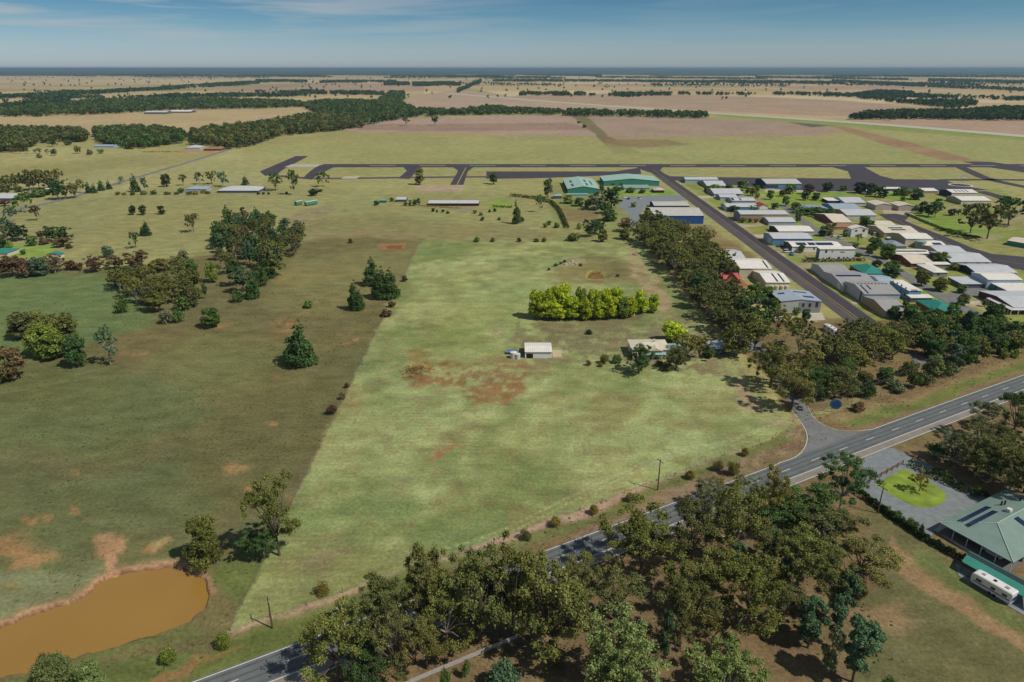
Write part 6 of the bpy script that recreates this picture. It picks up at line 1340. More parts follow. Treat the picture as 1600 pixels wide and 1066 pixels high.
cluster(L_([(184, 305, 299, 8, 'bush', 'gold'), (194, 305, 300, 8, 'bush', 'gold'), (208, 305, 299, 8, 'bush', 'green'), (225, 304, 298, 12, 'bush', 'green'), (241, 304, 297, 11, 'bush', 'green'), (262, 304, 299, 12, 'bush', 'olive2'), (276, 304, 299, 8, 'bush', 'dgreen'), (283, 302, 293, 10, 'bush', 'green'), (296, 304, 299, 11, 'bush', 'olive2'), (306, 304, 298, 10, 'bush', 'gold'), (318, 302, 296, 9, 'bush', 'gold'), (325, 303, 298, 9, 'bush', 'dgreen'), (404, 304, 300, 6, 'bush', 'dark'), (412, 304, 300, 5, 'bush', 'dark'), (420, 304, 300, 5, 'bush', 'dark')]), 'before the white roofed farmhouse', 'shrub row of the white roofed farmhouse')
cluster(L_([(431, 298, 271, 21, 'gum', 'green'), (460, 305, 266, 18, 'gum', 'green'), (505, 292, 266, 19, 'gum', 'green'), (490, 306, 294, 17, 'bush', 'dark'), (501, 300, 295, 8, 'bush', 'dgreen'), (448, 304, 299, 5, 'bush', 'dark'), (656, 289, 262, 18, 'billow', 'olive2'), (771, 288, 269, 16, 'billow', 'dgreen')]), 'below the taxiway', 'lone trees below the taxiway')
cluster(L_([(588, 321, 313, 9, 'bush', 'dgreen'), (612, 315, 308, 8, 'bush', 'green'), (634, 322, 312, 8, 'billow', 'green'), (641, 322, 312, 7, 'billow', 'green'), (648, 322, 311, 9, 'billow', 'green'), (654, 320, 309, 8, 'billow', 'dgreen'), (677, 331, 325, 6, 'bush', 'dark'), (683, 332, 327, 4, 'bush', 'dark'), (692, 332, 327, 5, 'bush', 'dark'), (700, 334, 329, 6, 'bush', 'dark'), (765, 332, 327, 5, 'bush', 'dark'), (773, 331, 325, 6, 'bush', 'dark'), (742, 334, 328, 7, 'bush', 'gold'), (752, 337, 331, 7, 'bush', 'lime'), (780, 344, 339, 6, 'bush', 'green'), (754, 345, 338, 7, 'bush', 'green')]), 'by the long low farmhouse', 'garden bushes of the long low farmhouse')
# garden land below the green hangars
cluster(L_([(856, 309, 277, 18, 'billow', 'olive2'), (843, 332, 304, 12, 'gum', 'green'), (807, 350, 312, 15, 'conifer', 'green'), (816, 346, 338, 8, 'bush', 'dgreen'), (888, 318, 304, 22, 'billow', 'lime'), (905, 322, 308, 20, 'billow', 'green'), (918, 324, 311, 14, 'billow', 'dgreen'), (932, 328, 301, 30, 'dense', 'sage'), (955, 326, 292, 30, 'dense', 'dgreen'), (946, 334, 316, 22, 'dense', 'dgreen'), (952, 345, 326, 28, 'billow', 'green'), (940, 300, 288, 10, 'bush', 'dgreen'), (962, 300, 291, 16, 'bush', 'dgreen'), (985, 301, 293, 16, 'bush', 'green'), (1004, 302, 295, 12, 'bush', 'olive2'), (990, 324, 316, 10, 'bush', 'lime'), (858, 352, 344, 8, 'bush', 'green'), (870, 356, 348, 10, 'bush', 'green'), (852, 356, 348, 8, 'bush', 'lime'), (905, 358, 348, 9, 'bush', 'lime'), (922, 370, 342, 26, 'dense', 'dgreen'), (937, 366, 346, 20, 'dense', 'dgreen'), (896, 376, 364, 24, 'bush', 'olive'), (942, 378, 358, 18, 'billow', 'olive'), (978, 362, 340, 26, 'dense', 'brown'), (975, 374, 355, 20, 'billow', 'olive')]), 'below the green hangars', 'trees below the green hangars')
cluster(L_([(811, 378, 371, 8, 'bush', 'wine'), (838, 378, 372, 10, 'bush', 'brown'), (850, 378, 371, 8, 'bush', 'brown'), (745, 378, 370, 10, 'bush', 'green'), (770, 378, 371, 8, 'bush', 'brown'), (882, 412, 405, 6, 'bush', 'dgreen'), (907, 406, 402, 5, 'bush', 'dark'), (858, 424, 418, 6, 'bush', 'dgreen'), (868, 418, 411, 7, 'bush', 'dgreen'), (876, 415, 409, 6, 'bush', 'dgreen'), (907, 417, 411, 6, 'bush', 'dgreen'), (965, 433, 428, 6, 'bush', 'dark'), (920, 522, 514, 11, 'bush', 'dark')]), 'in the upper mown paddock', 'tiny bushes in the upper paddock')
# bright row and house garden
cluster(L_([(838, 497, 451, 26, 'billow', 'yellow'), (857, 497, 449, 22, 'billow', 'yellow'), (882, 494, 441, 28, 'billow', 'yellow'), (906, 494, 446, 24, 'billow', 'lime'), (926, 496, 450, 24, 'billow', 'yellow'), (944, 494, 448, 24, 'billow', 'yellow'), (962, 492, 448, 22, 'billow', 'yellow'), (982, 494, 463, 24, 'billow', 'yellow'), (1001, 490, 452, 22, 'billow', 'yellow'), (1020, 488, 458, 16, 'billow', 'yellow'), (870, 500, 472, 24, 'billow', 'yellow'), (935, 499, 470, 22, 'billow', 'yellow'), (848, 499, 468, 24, 'billow', 'yellow'), (893, 499, 462, 26, 'billow', 'yellow'), (914, 499, 464, 24, 'billow', 'yellow'), (953, 498, 462, 24, 'billow', 'yellow'), (972, 497, 464, 24, 'billow', 'lime'), (868, 495, 446, 24, 'billow', 'yellow')]), 'in the bright paddock row', 'bright yellow green row')
cluster(L_([(1052, 533, 502, 32, 'billow', 'yellow'), (998, 583, 538, 38, 'dense', 'dgreen'), (1056, 577, 543, 34, 'dense', 'olive2'), (1072, 560, 522, 40, 'gum', 'olive'), (1092, 560, 526, 34, 'gum', 'olive'), (1030, 572, 562, 14, 'bush', 'olive2'), (963, 567, 554, 16, 'bush', 'green'), (944, 568, 553, 16, 'bush', 'olive'), (920, 571, 562, 9, 'bush', 'brown'), (938, 573, 566, 9, 'bush', 'gold'), (1108, 558, 545, 22, 'bush', 'dgreen'), (1042, 579, 566, 18, 'bush', 'olive2')]), 'round the cream roofed house', 'garden trees round the cream roofed house')
# belt between paddock and hangar village
cluster(scatter([(1000, 378), (1010, 362), (1058, 362), (1098, 392), (1140, 440), (1118, 452), (1062, 440), (1028, 408)], 48, 6.0, (12, 17), (.72, .95), [('gum', 'olive', 3), ('dense', 'olive', 2), ('dense', 'olive2', 3), ('gum', 'mallee', 1), ('gum', 'olive2', 2)], 13), 'in the upper paddock belt', 'gum belt beside the mown paddock')
cluster(scatter([(1062, 440), (1118, 452), (1140, 470), (1175, 540), (1130, 535), (1085, 480)], 19, 6.0, (11, 15.5), (.72, .92), [('gum', 'olive', 3), ('dense', 'olive2', 3), ('dense', 'dgreen', 1), ('gum', 'olive2', 2)], 14), 'in the lower paddock belt', 'gum belt beside the mown paddock')
cluster(L_([(1172, 520, 458, 64, 'dense', 'dgreen'), (1148, 500, 452, 48, 'dense', 'olive2'), (1178, 548, 496, 54, 'gum', 'olive'), (1152, 556, 508, 46, 'dense', 'olive'), (1203, 605, 540, 56, 'dense', 'olive'), (1235, 640, 572, 58, 'dense', 'mallee'), (1246, 560, 498, 52, 'gum', 'olive2'), (1214, 520, 478, 40, 'gum', 'olive'), (1196, 474, 452, 20, 'billow', 'green'), (1206, 490, 465, 20, 'billow', 'green'), (1288, 562, 520, 40, 'gum', 'olive2'), (1248, 600, 556, 44, 'gum', 'olive'), (1275, 620, 566, 50, 'dense', 'dgreen'), (1304, 620, 572, 48, 'dense', 'olive2'), (1316, 604, 560, 36, 'billow', 'green'), (1214, 560, 532, 30, 'gum', 'sage'), (1264, 585, 545, 36, 'gum', 'mallee'), (1258, 500, 482, 16, 'billow', 'bluegreen'), (1244, 492, 480, 14, 'billow', 'green'), (1178, 470, 446, 24, 'billow', 'green')]), 'in the wood beside the side road', 'trees beside the side road')
cluster(scatter([(1296, 560), (1320, 530), (1400, 525), (1412, 560), (1380, 575), (1320, 585)], 20, 5.5, (9, 13), (.75, 1.0), [('gum', 'olive', 3), ('gum', 'mallee', 2), ('dense', 'olive2', 2), ('gum', 'olive2', 2)], 15), 'in the middle roadside wood', 'gums of the roadside wood')
cluster(L_([(1348, 608, 580, 30, 'billow', 'olive'), (1380, 600, 574, 28, 'billow', 'green'), (1355, 620, 594, 26, 'bush', 'dgreen'), (1330, 618, 600, 26, 'bush', 'olive2'), (1395, 608, 592, 18, 'bush', 'sage'), (1418, 586, 560, 26, 'bush', 'olive'), (1428, 606, 578, 22, 'bush', 'green'), (1444, 600, 582, 28, 'bush', 'olive2'), (1455, 590, 552, 32, 'billow', 'pale'), (1470, 588, 560, 22, 'bush', 'dgreen'), (1482, 584, 566, 28, 'bush', 'sage'), (1497, 578, 556, 20, 'bush', 'bluegreen'), (1340, 642, 628, 20, 'bush', 'brown'), (1405, 614, 602, 20, 'bush', 'sage')]), 'along the roadside wood fence', 'scrub along the roadside wood fence')
cluster(scatter([(1425, 545), (1420, 520), (1440, 505), (1545, 510), (1600, 540), (1590, 552), (1520, 565), (1460, 575)], 36, 5.0, (7.5, 12), (.7, 1.0), [('dense', 'dgreen', 3), ('dense', 'olive', 2), ('gum', 'olive2', 2), ('callitris', 'bluegreen', 2), ('billow', 'dgreen', 2), ('billow', 'green', 1)], 16), 'in the eastern roadside wood', 'eastern roadside wood')
cluster(L_([(1396, 498, 478, 24, 'billow', 'dark'), (1420, 502, 476, 28, 'billow', 'green'), (1412, 492, 470, 16, 'callitris', 'dgreen'), (1440, 520, 488, 34, 'dense', 'dgreen'), (1432, 508, 490, 22, 'billow', 'green'), (1546, 520, 500, 34, 'billow', 'green'), (1530, 512, 492, 26, 'billow', 'olive'), (1600, 530, 505, 34, 'bush', 'mallee'), (1576, 548, 528, 26, 'billow', 'green'), (1568, 560, 546, 14, 'bush', 'olive'), (1586, 558, 545, 14, 'bush', 'lime'), (1455, 500, 484, 26, 'dense', 'dgreen'), (1480, 504, 486, 30, 'dense', 'olive2'), (1505, 512, 492, 30, 'dense', 'olive')]), 'behind the second teal roof', 'trees behind the second teal roofed house')
# village trees
cluster(L_([(1159, 298, 283, 17, 'billow', 'green'), (1168, 302, 294, 8, 'billow', 'dgreen'), (1176, 306, 294, 12, 'billow', 'olive'), (1182, 300, 291, 11, 'billow', 'dgreen'), (1183, 310, 302, 8, 'billow', 'lime'), (1116, 296, 290, 22, 'bush', 'green'), (1138, 294, 289, 12, 'bush', 'green'), (1104, 299, 294, 8, 'bush', 'dark'), (1146, 331, 322, 12, 'bush', 'dgreen'), (1176, 329, 322, 15, 'bush', 'green'), (1160, 348, 341, 9, 'bush', 'olive2'), (1172, 348, 342, 6, 'bush', 'olive2'), (1181, 348, 343, 6, 'bush', 'brown'), (1203, 312, 299, 11, 'billow', 'green'), (1210, 327, 318, 12, 'billow', 'green')]), 'by the first village sheds', 'trees by the first sheds of the village')
cluster(L_([(1234, 303, 287, 22, 'billow', 'green'), (1263, 304, 287, 20, 'billow', 'wine'), (1292, 300, 284, 20, 'billow', 'dark'), (1317, 299, 291, 11, 'billow', 'green'), (1222, 307, 298, 10, 'billow', 'wine'), (1258, 313, 300, 13, 'billow', 'dgreen'), (1274, 313, 303, 13, 'billow', 'dark'), (1227, 322, 308, 12, 'billow', 'green'), (1243, 328, 318, 15, 'billow', 'olive'), (1342, 302, 287, 18, 'billow', 'dark'), (1360, 304, 286, 22, 'billow', 'dark'), (1372, 308, 290, 20, 'dense', 'dgreen'), (1380, 309, 298, 12, 'billow', 'dark'), (1400, 306, 297, 10, 'billow', 'green'), (1412, 305, 294, 20, 'bush', 'olive2'), (1432, 312, 298, 20, 'billow', 'dgreen'), (1410, 314, 307, 7, 'bush', 'green'), (1270, 334, 326, 44, 'bush', 'dgreen'), (1288, 336, 328, 26, 'bush', 'dgreen'), (1300, 322, 317, 10, 'bush', 'olive2'), (1246, 348, 333, 9, 'billow', 'olive')]), 'in the park below the apron', 'trees of the park strip below the apron')
cluster(L_([(1286, 369, 356, 16, 'billow', 'dgreen'), (1296, 368, 358, 10, 'billow', 'gold'), (1303, 359, 350, 9, 'billow', 'green'), (1320, 370, 360, 8, 'billow', 'green'), (1340, 380, 368, 8, 'gum', 'gold'), (1336, 388, 381, 9, 'bush', 'green'), (1365, 390, 374, 20, 'billow', 'green'), (1385, 404, 384, 22, 'billow', 'green'), (1357, 400, 386, 12, 'billow', 'green'), (1369, 418, 408, 16, 'billow', 'dark'), (1390, 432, 414, 28, 'billow', 'dgreen'), (1439, 447, 420, 24, 'billow', 'olive2'), (1469, 412, 396, 22, 'billow', 'green'), (1490, 422, 413, 14, 'bush', 'olive2'), (1426, 384, 378, 5, 'bush', 'olive2'), (1468, 455, 438, 22, 'billow', 'olive'), (1502, 458, 447, 14, 'billow', 'green'), (1504, 477, 461, 16, 'billow', 'olive2'), (1495, 483, 474, 12, 'billow', 'dgreen'), (1538, 479, 469, 8, 'billow', 'green'), (1565, 493, 480, 9, 'billow', 'green'), (1252, 395, 384, 9, 'billow', 'green'), (1242, 376, 371, 16, 'bush', 'bluegreen'), (1253, 377, 372, 14, 'bush', 'bluegreen'), (1342, 401, 396, 10, 'bush', 'dgreen'), (1350, 352, 340, 16, 'bush', 'green'), (1360, 355, 346, 12, 'billow', 'green'), (1358, 450, 444, 4, 'bush', 'dgreen'), (1398, 416, 408, 12, 'bush', 'olive'), (1372, 380, 372, 9, 'bush', 'dgreen')]), 'along the village street', 'garden trees along the village street')
cluster(L_([(1440, 334, 314, 16, 'billow', 'dark'), (1460, 340, 314, 20, 'gum', 'dgreen'), (1450, 338, 322, 14, 'billow', 'dark'), (1487, 337, 328, 13, 'billow', 'dark'), (1516, 364, 315, 40, 'gum', 'olive2'), (1542, 373, 318, 46, 'gum', 'olive2'), (1575, 352, 306, 44, 'gum', 'dgreen'), (1430, 330, 322, 10, 'bush', 'dgreen'), (1466, 322, 312, 12, 'billow', 'green')]), 'beside the second taxiway', 'park trees beside the second taxiway')
# two trees on the far ploughed field and other far single trees
cluster(L_([(635, 197, 180, 10, 'gum', 'dgreen'), (680, 196, 181, 12, 'gum', 'dgreen'), (1390, 189, 178, 11, 'dense', 'dark'), (399, 172, 163, 6, 'gum', 'dgreen'), (904, 193, 189, 6, 'bush', 'rust'), (913, 200, 194, 7, 'bush', 'brown')]), 'on the far ploughed fields', 'lone trees on the far ploughed fields')
cluster(L_([(20, 239, 230, 6, 'gum', 'olive'), (25, 240, 231, 7, 'gum', 'olive2'), (33, 240, 231, 6, 'gum', 'olive'), (43, 240, 230, 7, 'gum', 'olive'), (55, 240, 233, 5, 'gum', 'sage'), (62, 240, 231, 8, 'gum', 'olive2'), (74, 241, 233, 6, 'gum', 'olive'), (85, 243, 233, 11, 'dense', 'dgreen'), (62, 247, 240, 9, 'bush', 'olive2'), (82, 229, 217, 12, 'dense', 'dgreen'), (106, 227, 219, 14, 'bush', 'olive2'), (122, 240, 228, 12, 'dense', 'olive'), (141, 242, 233, 10, 'bush', 'olive2'), (158, 240, 233, 10, 'bush', 'green')]), 'in the far western orchard', 'orchard trees at the far western fields')
realise()

def hedge(pts, wd, h, rgb, label, leaf=.3, dens=26, zb=.0):
    line = [np.array(G(*p)) for p in pts]; rng = np.random.default_rng(int(pts[0][0])); P_ = []; N_ = []
    for a, b_ in zip(line, line[1:]):
        Ln = np.linalg.norm(b_ - a); d = (b_ - a) / Ln; n = np.array([-d[1], d[0]]); k = int(Ln * dens)
        ang = rng.uniform(-.3, math.pi + .3, k); t = rng.uniform(0, Ln, k); bu = 1 + .18 * np.sin(t * 2.1) + .12 * np.sin(t * 5.3 + 1)
        o_ = np.cos(ang) * wd / 2 * bu; z_ = h * (.35 + .65 * np.clip(np.sin(ang), -.4, 1)) * bu
        o_ = o_ * rng.uniform(.7, 1, k); P_.append(np.stack([a[0] + d[0] * t + n[0] * o_, a[1] + d[1] * t + n[1] * o_, z_ + zb], 1)); N_.append(np.stack([n[0] * np.cos(ang), n[1] * np.cos(ang), np.sin(ang) + .1], 1))
    P_ = np.concatenate(P_); N_ = np.concatenate(N_)
    o0 = np.array([*line[0], 0]); me = crown_mesh('hedge', rng, P_ - o0, N_, leaf, np.ones(len(P_)), None, (1, 1, 1)); o = link('hedge', me, None, tuple(o0)); o.color = (*(lin(rgb) * 1.15), 1); tag(o, label, 'hedge')
hedge([(1349, 778), (1390, 808), (1440, 842), (1512, 882)], 1.1, 1.7, (50, 66, 36), 'long clipped dark hedge between the dry field and the gravel drive', .26, 260)
hedge([(1252, 410), (1300, 409), (1352, 408)], 1.6, 1.8, (66, 66, 36), 'clipped hedge before the white two storey cube house', .5, 24)
hedge([(798, 307), (835, 311), (862, 318), (874, 330), (886, 357)], 3.0, 2.4, (78, 88, 40), 'long curving hedge below the tall green hangar', .7, 22)
hedge([(770, 324), (800, 325)], 1.6, 1.6, (74, 90, 42), 'short straight hedge east of the long low farmhouse', .6, 14)
hedge([(655, 322), (700, 325), (720, 326)], 1.2, 1.0, (150, 130, 60), 'low golden flower hedge before the long low farmhouse', .5, 12)
hedge([(1415, 335), (1450, 350), (1490, 366), (1530, 372)], 2.4, 1.2, (70, 100, 40), 'low leafy strip along the second taxiway under the park trees', .6, 24)
hedge([(1420, 727), (1450, 742), (1480, 757), (1530, 778)], 2.2, 1.4, (56, 70, 38), 'loose hedge along the far side of the gravel drive', .35, 50)
hedge([(222, 238), (280, 238)], 2.0, 1.4, (150, 140, 60), 'far yellowish hedge before the homesteads', .9, 6)

# fallen dead tree and prunings: dead branches in the wood, brush heap in the paddock
def dead_tree(px, py, H_, seed, label):
    rng = np.random.default_rng(seed); p = G(px, py); m_ = MB(); m_.tube([(0, 0, 0), (.3, .2, H_ * .4)], [.35, .26], 7)
    for i in range(8):
        a = rng.uniform(0, 6.28); q = Vector((.3, .2, H_ * .4)); pts = [tuple(q)]; r_ = [.2]
        for k in range(4):
            q = q + Vector((math.cos(a) * H_ * .1, math.sin(a) * H_ * .1, H_ * .13)); a += rng.uniform(-.6, .6); pts.append(tuple(q)); r_.append(.16 - .035 * k)
        m_.tube(pts, r_, 5, cap=False)
    o = m_.build('dead_tree', plain('bleached_wood', L(176, 168, 156), 0.8), loc=(p[0], p[1], 0)); tag(o, label, 'dead tree')
dead_tree(548, 1045, 12, 3, 'bleached dead tree with bare white limbs in the western wood')
dead_tree(835, 985, 11, 5, 'bare white limbed dead tree among dense olive gums')
def brush_heap():
    p = G(650, 578); rng = np.random.default_rng(4); m_ = MB()
    for i in range(150):
        x, y = rng.normal(0, 2.6, 2); a = rng.uniform(0, 6.28); l_ = rng.uniform(.6, 2.2); z = max(0, 1.1 - math.hypot(x, y) * .25) * rng.uniform(.2, 1)
        m_.tube([(x, y, z), (x + math.cos(a) * l_, y + math.sin(a) * l_, z + rng.uniform(-.1, .5))], [.12, .05], 4)
    o = m_.build('brush_pile', plain('dead_branch', L(120, 92, 58), 0.9, var=.4), loc=(p[0], p[1], -.05)); tag(o, 'heap of cut brown branches lying in the mown paddock', 'branch heap', None, 'stuff')
brush_heap()
def rocks():
    rng = np.random.default_rng(8)
    for i, (px, py) in enumerate(((889, 415), (894, 413), (899, 416), (884, 418))):
        p = G(px, py); m_ = MB(); r = rng.uniform(.7, 1.3)
        m_.tube([(0, 0, 1.35), (.1, .1, 1.35 + r * .7), (.2, 0, 1.35 + r)], [r, r * .8, r * .25], 7); o = m_.build('rock', plain('pale_rock', L(160, 152, 130), .9), loc=(p[0], p[1], 0))
        tag(o, ('second pale rock from the left on the dry dam bank', 'third pale rock from the left on the dry dam bank', 'rightmost pale rock on the dry dam bank', 'leftmost pale rock on the dry dam bank')[i], 'rock', 'pale rocks on the bank of the dry dam')
rocks()

# grass tussocks of the near paddocks, one uncountable mass
def tussocks():
    rng = np.random.default_rng(21); n = 15000
    Y_ = np.sqrt(rng.uniform(95 ** 2, 330 ** 2, n)); X_ = rng.uniform(-.85, .85, n) * Y_
    W_U = np.array([G(*p) for p in ((0, 1180), (295, 1060), (876, 850), (1218, 716), (1340, 668), (1600, 580), (1700, 548), (1760, 590), (1500, 650), (1350, 725), (1170, 800), (930, 895), (480, 1062), (300, 1140))])
    bad = poly_mask(X_, Y_, W_U, .5) > .2
    px = 800 + FPX * X_ / (Y_ * CP + CAM_H * SP); py = 533 - FPX * (Y_ * SP - CAM_H * CP) / (Y_ * CP + CAM_H * SP)
    bad |= poly_mask(px, py, [(x, y) for x, y in DAM], 14) > .02
    bad |= poly_mask(px, py, [(1330, 690), (1420, 700), (1620, 790), (1620, 990), (1490, 900), (1340, 790)], 3) > .1
    bad |= poly_mask(px, py, [(1185, 400), (1620, 400), (1620, 540), (1300, 520)], 3) > .1
    pad = poly_mask(px, py, [(659, 377), (1000, 377), (1238, 670), (905, 795), (640, 888), (360, 983)], 2) > .5
    cl = fbm(X_, Y_, 16, 3, 71)
    keep = ~bad & ~pad & (cl > .47); X_, Y_ = X_[keep], Y_[keep]; pad = pad[keep]; n = len(X_); q = 5
    Cn = np.repeat(np.stack([X_, Y_, np.zeros(n)], 1), q, 0); m = len(Cn); sz = np.repeat(rng.uniform(.14, .36, n), q)
    Cn[:, :2] += rng.normal(0, .16, (m, 2)); Cn[:, 2] += rng.uniform(.0, .16, m) * 1.0 + 0.02
    V = leaf_quads(rng, Cn, 1.0, np.tile(np.array([0.2, -.2, .95]), (m, 1)), 1.0).reshape(-1, 4, 3); V = (V - Cn[:, None]) * sz[:, None, None] + Cn[:, None]; V = V.reshape(-1, 3)
    me = fast_mesh('grass', V, 4, np.arange(4 * m), [FOL])
    base = np.where(rng.uniform(size=n)[:, None] < .5, lin((112, 110, 66)), lin((92, 102, 56))); base = np.where((rng.uniform(size=n) < .12)[:, None], lin((136, 104, 66)), base)
    base = np.where(pad[:, None], lin((128, 138, 78)), base) * rng.uniform(.8, 1.3, (n, 1))
    ca = me.color_attributes.new('tint', 'FLOAT_COLOR', 'CORNER'); ca.data.foreach_set('color', np.repeat(np.concatenate([base, np.ones((n, 1))], 1), q * 4, 0).astype(np.float32).ravel())
    o = link('grass_tussocks', me); o.color = (1, 1, 1, 1); tag(o, kind='stuff')
tussocks()

# ------------------------------------------------------------------ far woods, one mass
def far_woods():
    rng = np.random.default_rng(31); cls = {0: [], 1: [], 2: [], 3: []}
    def add(poly, dens, hr=(10, 16), cols=('dgreen', 'olive2', 'olive'), cap=2500, gaps=0.0):
        W_ = np.array([G(*p) for p in poly]); lo, hi = W_.min(0), W_.max(0)
        area = abs(sum(W_[i][0] * W_[(i + 1) % len(W_)][1] - W_[(i + 1) % len(W_)][0] * W_[i][1] for i in range(len(W_)))) / 2
        n = int(min(cap, max(3, area / dens))); bx = (hi[0] - lo[0]) * (hi[1] - lo[1]); m = int(n * bx / max(area, 1)) + 8; m = min(m, 400000)
        P_ = rng.uniform(lo, hi, (m, 2)); P_ = P_[poly_mask(P_[:, 0], P_[:, 1], W_, 1.0) > .5][:n]
        if gaps: P_ = P_[vnoise(P_[:, 0], P_[:, 1] * .25, 70.0 + 0 * P_[:, 0], 5) * .6 + vnoise(P_[:, 0], P_[:, 1] * .25, 22.0 + 0 * P_[:, 0], 6) * .4 > gaps]
        for p in P_:
            D = math.hypot(*p); c = lin(PAL[cols[rng.integers(0, len(cols))]]) * rng.uniform(.6, 1.35)
            c = c * 1.15; cls[0 if D < 1500 else 1 if D < 2600 else 2 if D < 5000 else 3].append((p[0], p[1], rng.uniform(*hr), *c))
    def band(x0, y0, x1, y1, th, dens, **k):
        add([(x0, y0 - th / 2), ((x0 + x1) / 2, (y0 + y1) / 2 - th * .6), (x1, y1 - th / 2), (x1, y1 + th / 2), (x0, y0 + th / 2)], dens, **k)
    g_ = ('dgreen', 'green', 'dgreen', 'olive2'); o_ = ('olive2', 'olive', 'dgreen', 'mallee')
    add([(296, 226), (302, 210), (345, 205), (400, 199), (450, 190), (500, 184), (560, 188), (570, 200), (520, 206), (440, 213), (405, 226), (370, 234), (320, 230)], 70, hr=(8, 17), cols=o_, gaps=.2)
    add([(470, 166), (500, 161), (560, 160), (625, 163), (650, 175), (720, 177), (760, 170), (800, 174), (880, 177), (1000, 180), (1105, 182), (1105, 186), (1000, 184), (800, 180), (700, 181), (640, 185), (575, 196), (545, 190), (500, 182), (480, 172)], 75, cols=g_)
    add([(0, 176), (60, 168), (150, 160), (200, 158), (330, 158), (470, 162), (475, 168), (420, 170), (300, 172), (160, 179), (60, 183), (0, 183)], 110, cols=g_, cap=3200)
    add([(590, 160), (610, 146), (632, 146), (632, 156), (620, 164)], 110, cols=g_)
    add([(-60, 206), (40, 208), (80, 208), (135, 210), (137, 223), (110, 222), (60, 225), (40, 238), (-60, 240)], 60, cols=o_)
    add([(150, 210), (190, 206), (240, 206), (288, 212), (292, 226), (270, 226), (235, 232), (200, 234), (170, 230), (150, 220)], 60, cols=('dgreen', 'olive2', 'green'))
    add([(1322, 187), (1360, 180), (1420, 178), (1500, 178), (1560, 172), (1680, 172), (1680, 187), (1560, 189), (1440, 187), (1340, 188)], 80, cols=('dark', 'dgreen'))
    add([(1330, 150), (1370, 144), (1420, 146), (1470, 155), (1525, 162), (1530, 169), (1480, 170), (1420, 163), (1350, 156)], 110, cols=('dark', 'dgreen'), gaps=.45)
    for i in range(46):
        x0 = rng.uniform(-80, 1500); y0 = rng.choice([rng.uniform(111.5, 119), rng.uniform(117, 127), rng.uniform(124, 134)]); ln = rng.uniform(60, 300); th = rng.uniform(.6, 1.8) * (y0 - 104) / 12
        if x0 < 600 and y0 > 121: continue
        band(x0, y0, x0 + ln, y0 + rng.uniform(-1, 2.5) * (y0 - 106) / 14, th, 2600, cols=('dark', 'dgreen'), cap=900, gaps=.40)
    for x0, y0, x1, y1, th, dens in ((812, 148.5, 910, 149, 3.0, 260), (912, 149, 945, 150, 2.5, 320), (952, 149, 1000, 151, 4, 240), (1000, 149, 1050, 149, 3, 420), (1060, 148, 1190, 149.5, 2, 800), (1200, 149, 1330, 151, 3, 420), (1330, 150, 1600, 157, 2.5, 500),
        (400, 146, 480, 147, 2, 500), (470, 146, 600, 148, 3.5, 300), (240, 151, 480, 150, 2, 420), (90, 155, 460, 151, 2.6, 500), (0, 152, 110, 152, 4, 300), (110, 149, 250, 140, 3.5, 300), (250, 140, 420, 129, 4, 420), (60, 146, 130, 146, 2, 300),
        (0, 167, 110, 160, 6, 260), (0, 160, 90, 156, 3, 300), (400, 127, 480, 128, 2.5, 700), (500, 129, 620, 128, 2.5, 700), (600, 132, 640, 132, 4, 500), (645, 133, 720, 132, 5, 420), (715, 144, 752, 127, 4.5, 300), (770, 127, 1000, 127.5, 2.2, 900), (1000, 128, 1200, 130, 2.5, 900), (1120, 128, 1320, 131, 3.0, 800), (1300, 128, 1600, 142, 4.0, 900), (1450, 126, 1640, 131, 4, 1500),
        (340, 119, 520, 121, 1.4, 3500), (600, 122, 860, 121, 1.6, 3500), (820, 117, 940, 119, 2.4, 2500), (930, 121, 1200, 124, 2, 2600), (1180, 121, 1420, 125, 2.4, 2600), (1300, 119, 1640, 121, 2.5, 3000), (0, 118, 330, 119, 1.0, 6000), (210, 121, 420, 122, 1, 5000)):
        band(x0, y0, x1, y1, th, dens * .62, cols=('dark', 'dgreen', 'dgreen'), cap=2200, gaps=.42 if y0 > 135 else .36)
    # scattered paddock trees out to the horizon
    for i in range(520):
        px = rng.uniform(-60, 1660); py = rng.choice([rng.uniform(117, 136), rng.uniform(120, 156)]); 
        if poly_mask(np.array([px]), np.array([py]), [(800, 152), (1600, 162), (1640, 190), (800, 178)], .5)[0] > .3: continue
        x, y = G(px, py); c = lin(PAL['dgreen']) * rng.uniform(.7, 1.1); D = math.hypot(x, y)
        cls[0 if D < 1500 else 1 if D < 2600 else 2 if D < 5000 else 3].append((x, y, rng.uniform(9, 15), *c))
    spec = {0: (90, 2.1), 1: (44, 3.0), 2: (20, 4.6), 3: (10, 7.0)}; VV = []; CC = []
    for k, rows in cls.items():
        if not rows: continue
        T = np.array(rows); q, sz = spec[k]; n = len(T); d = rand_unit(rng, n * q); d[:, 2] = np.abs(d[:, 2]) * np.where(rng.uniform(size=n * q) < .3, -1, 1)
        h = np.repeat(T[:, 2], q); r = h * .42 * rng.uniform(.5, 1, n * q)
        Cn = np.stack([np.repeat(T[:, 0], q) + d[:, 0] * r, np.repeat(T[:, 1], q) + d[:, 1] * r, h * .55 + d[:, 2] * h * .38], 1)
        V = leaf_quads(rng, Cn, sz, d, 1.2); VV.append(V)
        c = np.repeat(T[:, 3:6], q, 0) * rng.uniform(.8, 1.2, (n * q, 1)); CC.append(c)
    V = np.concatenate(VV); c = np.concatenate(CC); n = len(c); print('far wood leaves', n, {k: len(v) for k, v in cls.items()})
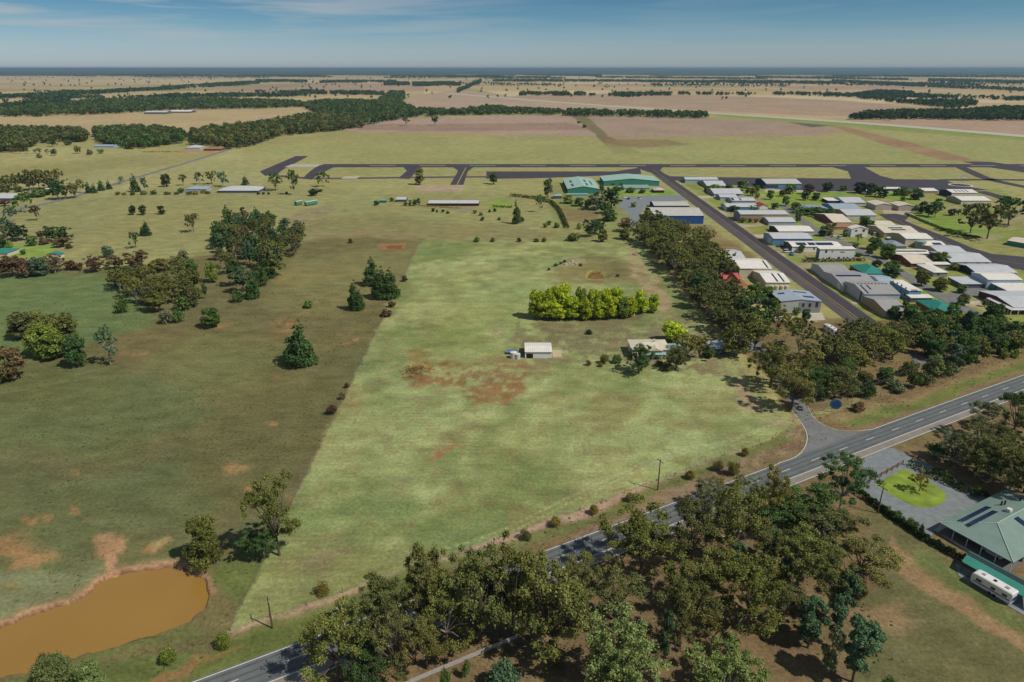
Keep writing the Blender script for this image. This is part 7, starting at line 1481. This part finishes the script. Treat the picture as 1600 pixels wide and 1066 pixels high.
    me = fast_mesh('woodland', V, 4, np.arange(4 * n), [FOL]); ca = me.color_attributes.new('tint', 'FLOAT_COLOR', 'CORNER')
    ca.data.foreach_set('color', np.repeat(np.concatenate([c, np.ones((n, 1))], 1), 4, 0).astype(np.float32).ravel())
    o = link('distant_woodland', me); o.color = (1, 1, 1, 1); tag(o, kind='stuff')
    # closed forest on the horizon: a lumpy canopy from ten kilometres out
    ys = np.exp(np.linspace(math.log(9800), math.log(56000), 90)); xs = np.linspace(-1, 1, 520); YY, TT = np.meshgrid(ys, xs, indexing='ij'); XX = TT * (YY * 1.05 + 3000)
    edge = 10800 + 9000 * (fbm(XX, YY * .3, 2600, 4, 81) - .5) + 600 * np.sin(XX / 1700)
    inside = YY > edge
    clear = (fbm(XX, YY, 1500, 3, 83) > .56) & (YY < 17000) & (XX > -1500)
    ZZ = np.where(inside & ~clear, 12 + 8 * fbm(XX, YY, 260, 3, 82) + 30 * np.clip((YY - 20000) / 36000, 0, 1), -6)
    nr, nc = XX.shape; i = np.arange(nr - 1)[:, None] * nc + np.arange(nc - 1)[None, :]; F = np.stack([i, i + 1, i + nc + 1, i + nc], -1).reshape(-1)
    me = fast_mesh('forest', np.stack([XX, YY, ZZ], -1).reshape(-1, 3), 4, F, [plain('forest_canopy', L(62, 78, 44), .95, var=.35, scale=.004)], None, False)
    o = link('horizon_forest', me); tag(o, kind='stuff')
far_woods()

# ------------------------------------------------------------------ the air between here and the horizon
hz = MB(); hz.box(-62000, 62000, -70, 61500, -8, 118)
hm = bpy.data.materials.new('haze'); hm.use_nodes = True; nt = hm.node_tree; nt.nodes.remove(nt.nodes['Principled BSDF'])
pv = nt.nodes.new('ShaderNodeVolumePrincipled'); pv.inputs['Color'].default_value = (0.33, 0.50, 0.64, 1); pv.inputs['Density'].default_value = 0.000058; pv.inputs['Anisotropy'].default_value = 0.1
nt.links.new(pv.outputs[0], nt.nodes['Material Output'].inputs['Volume'])
tag(hz.build('haze', hm), kind='stuff')
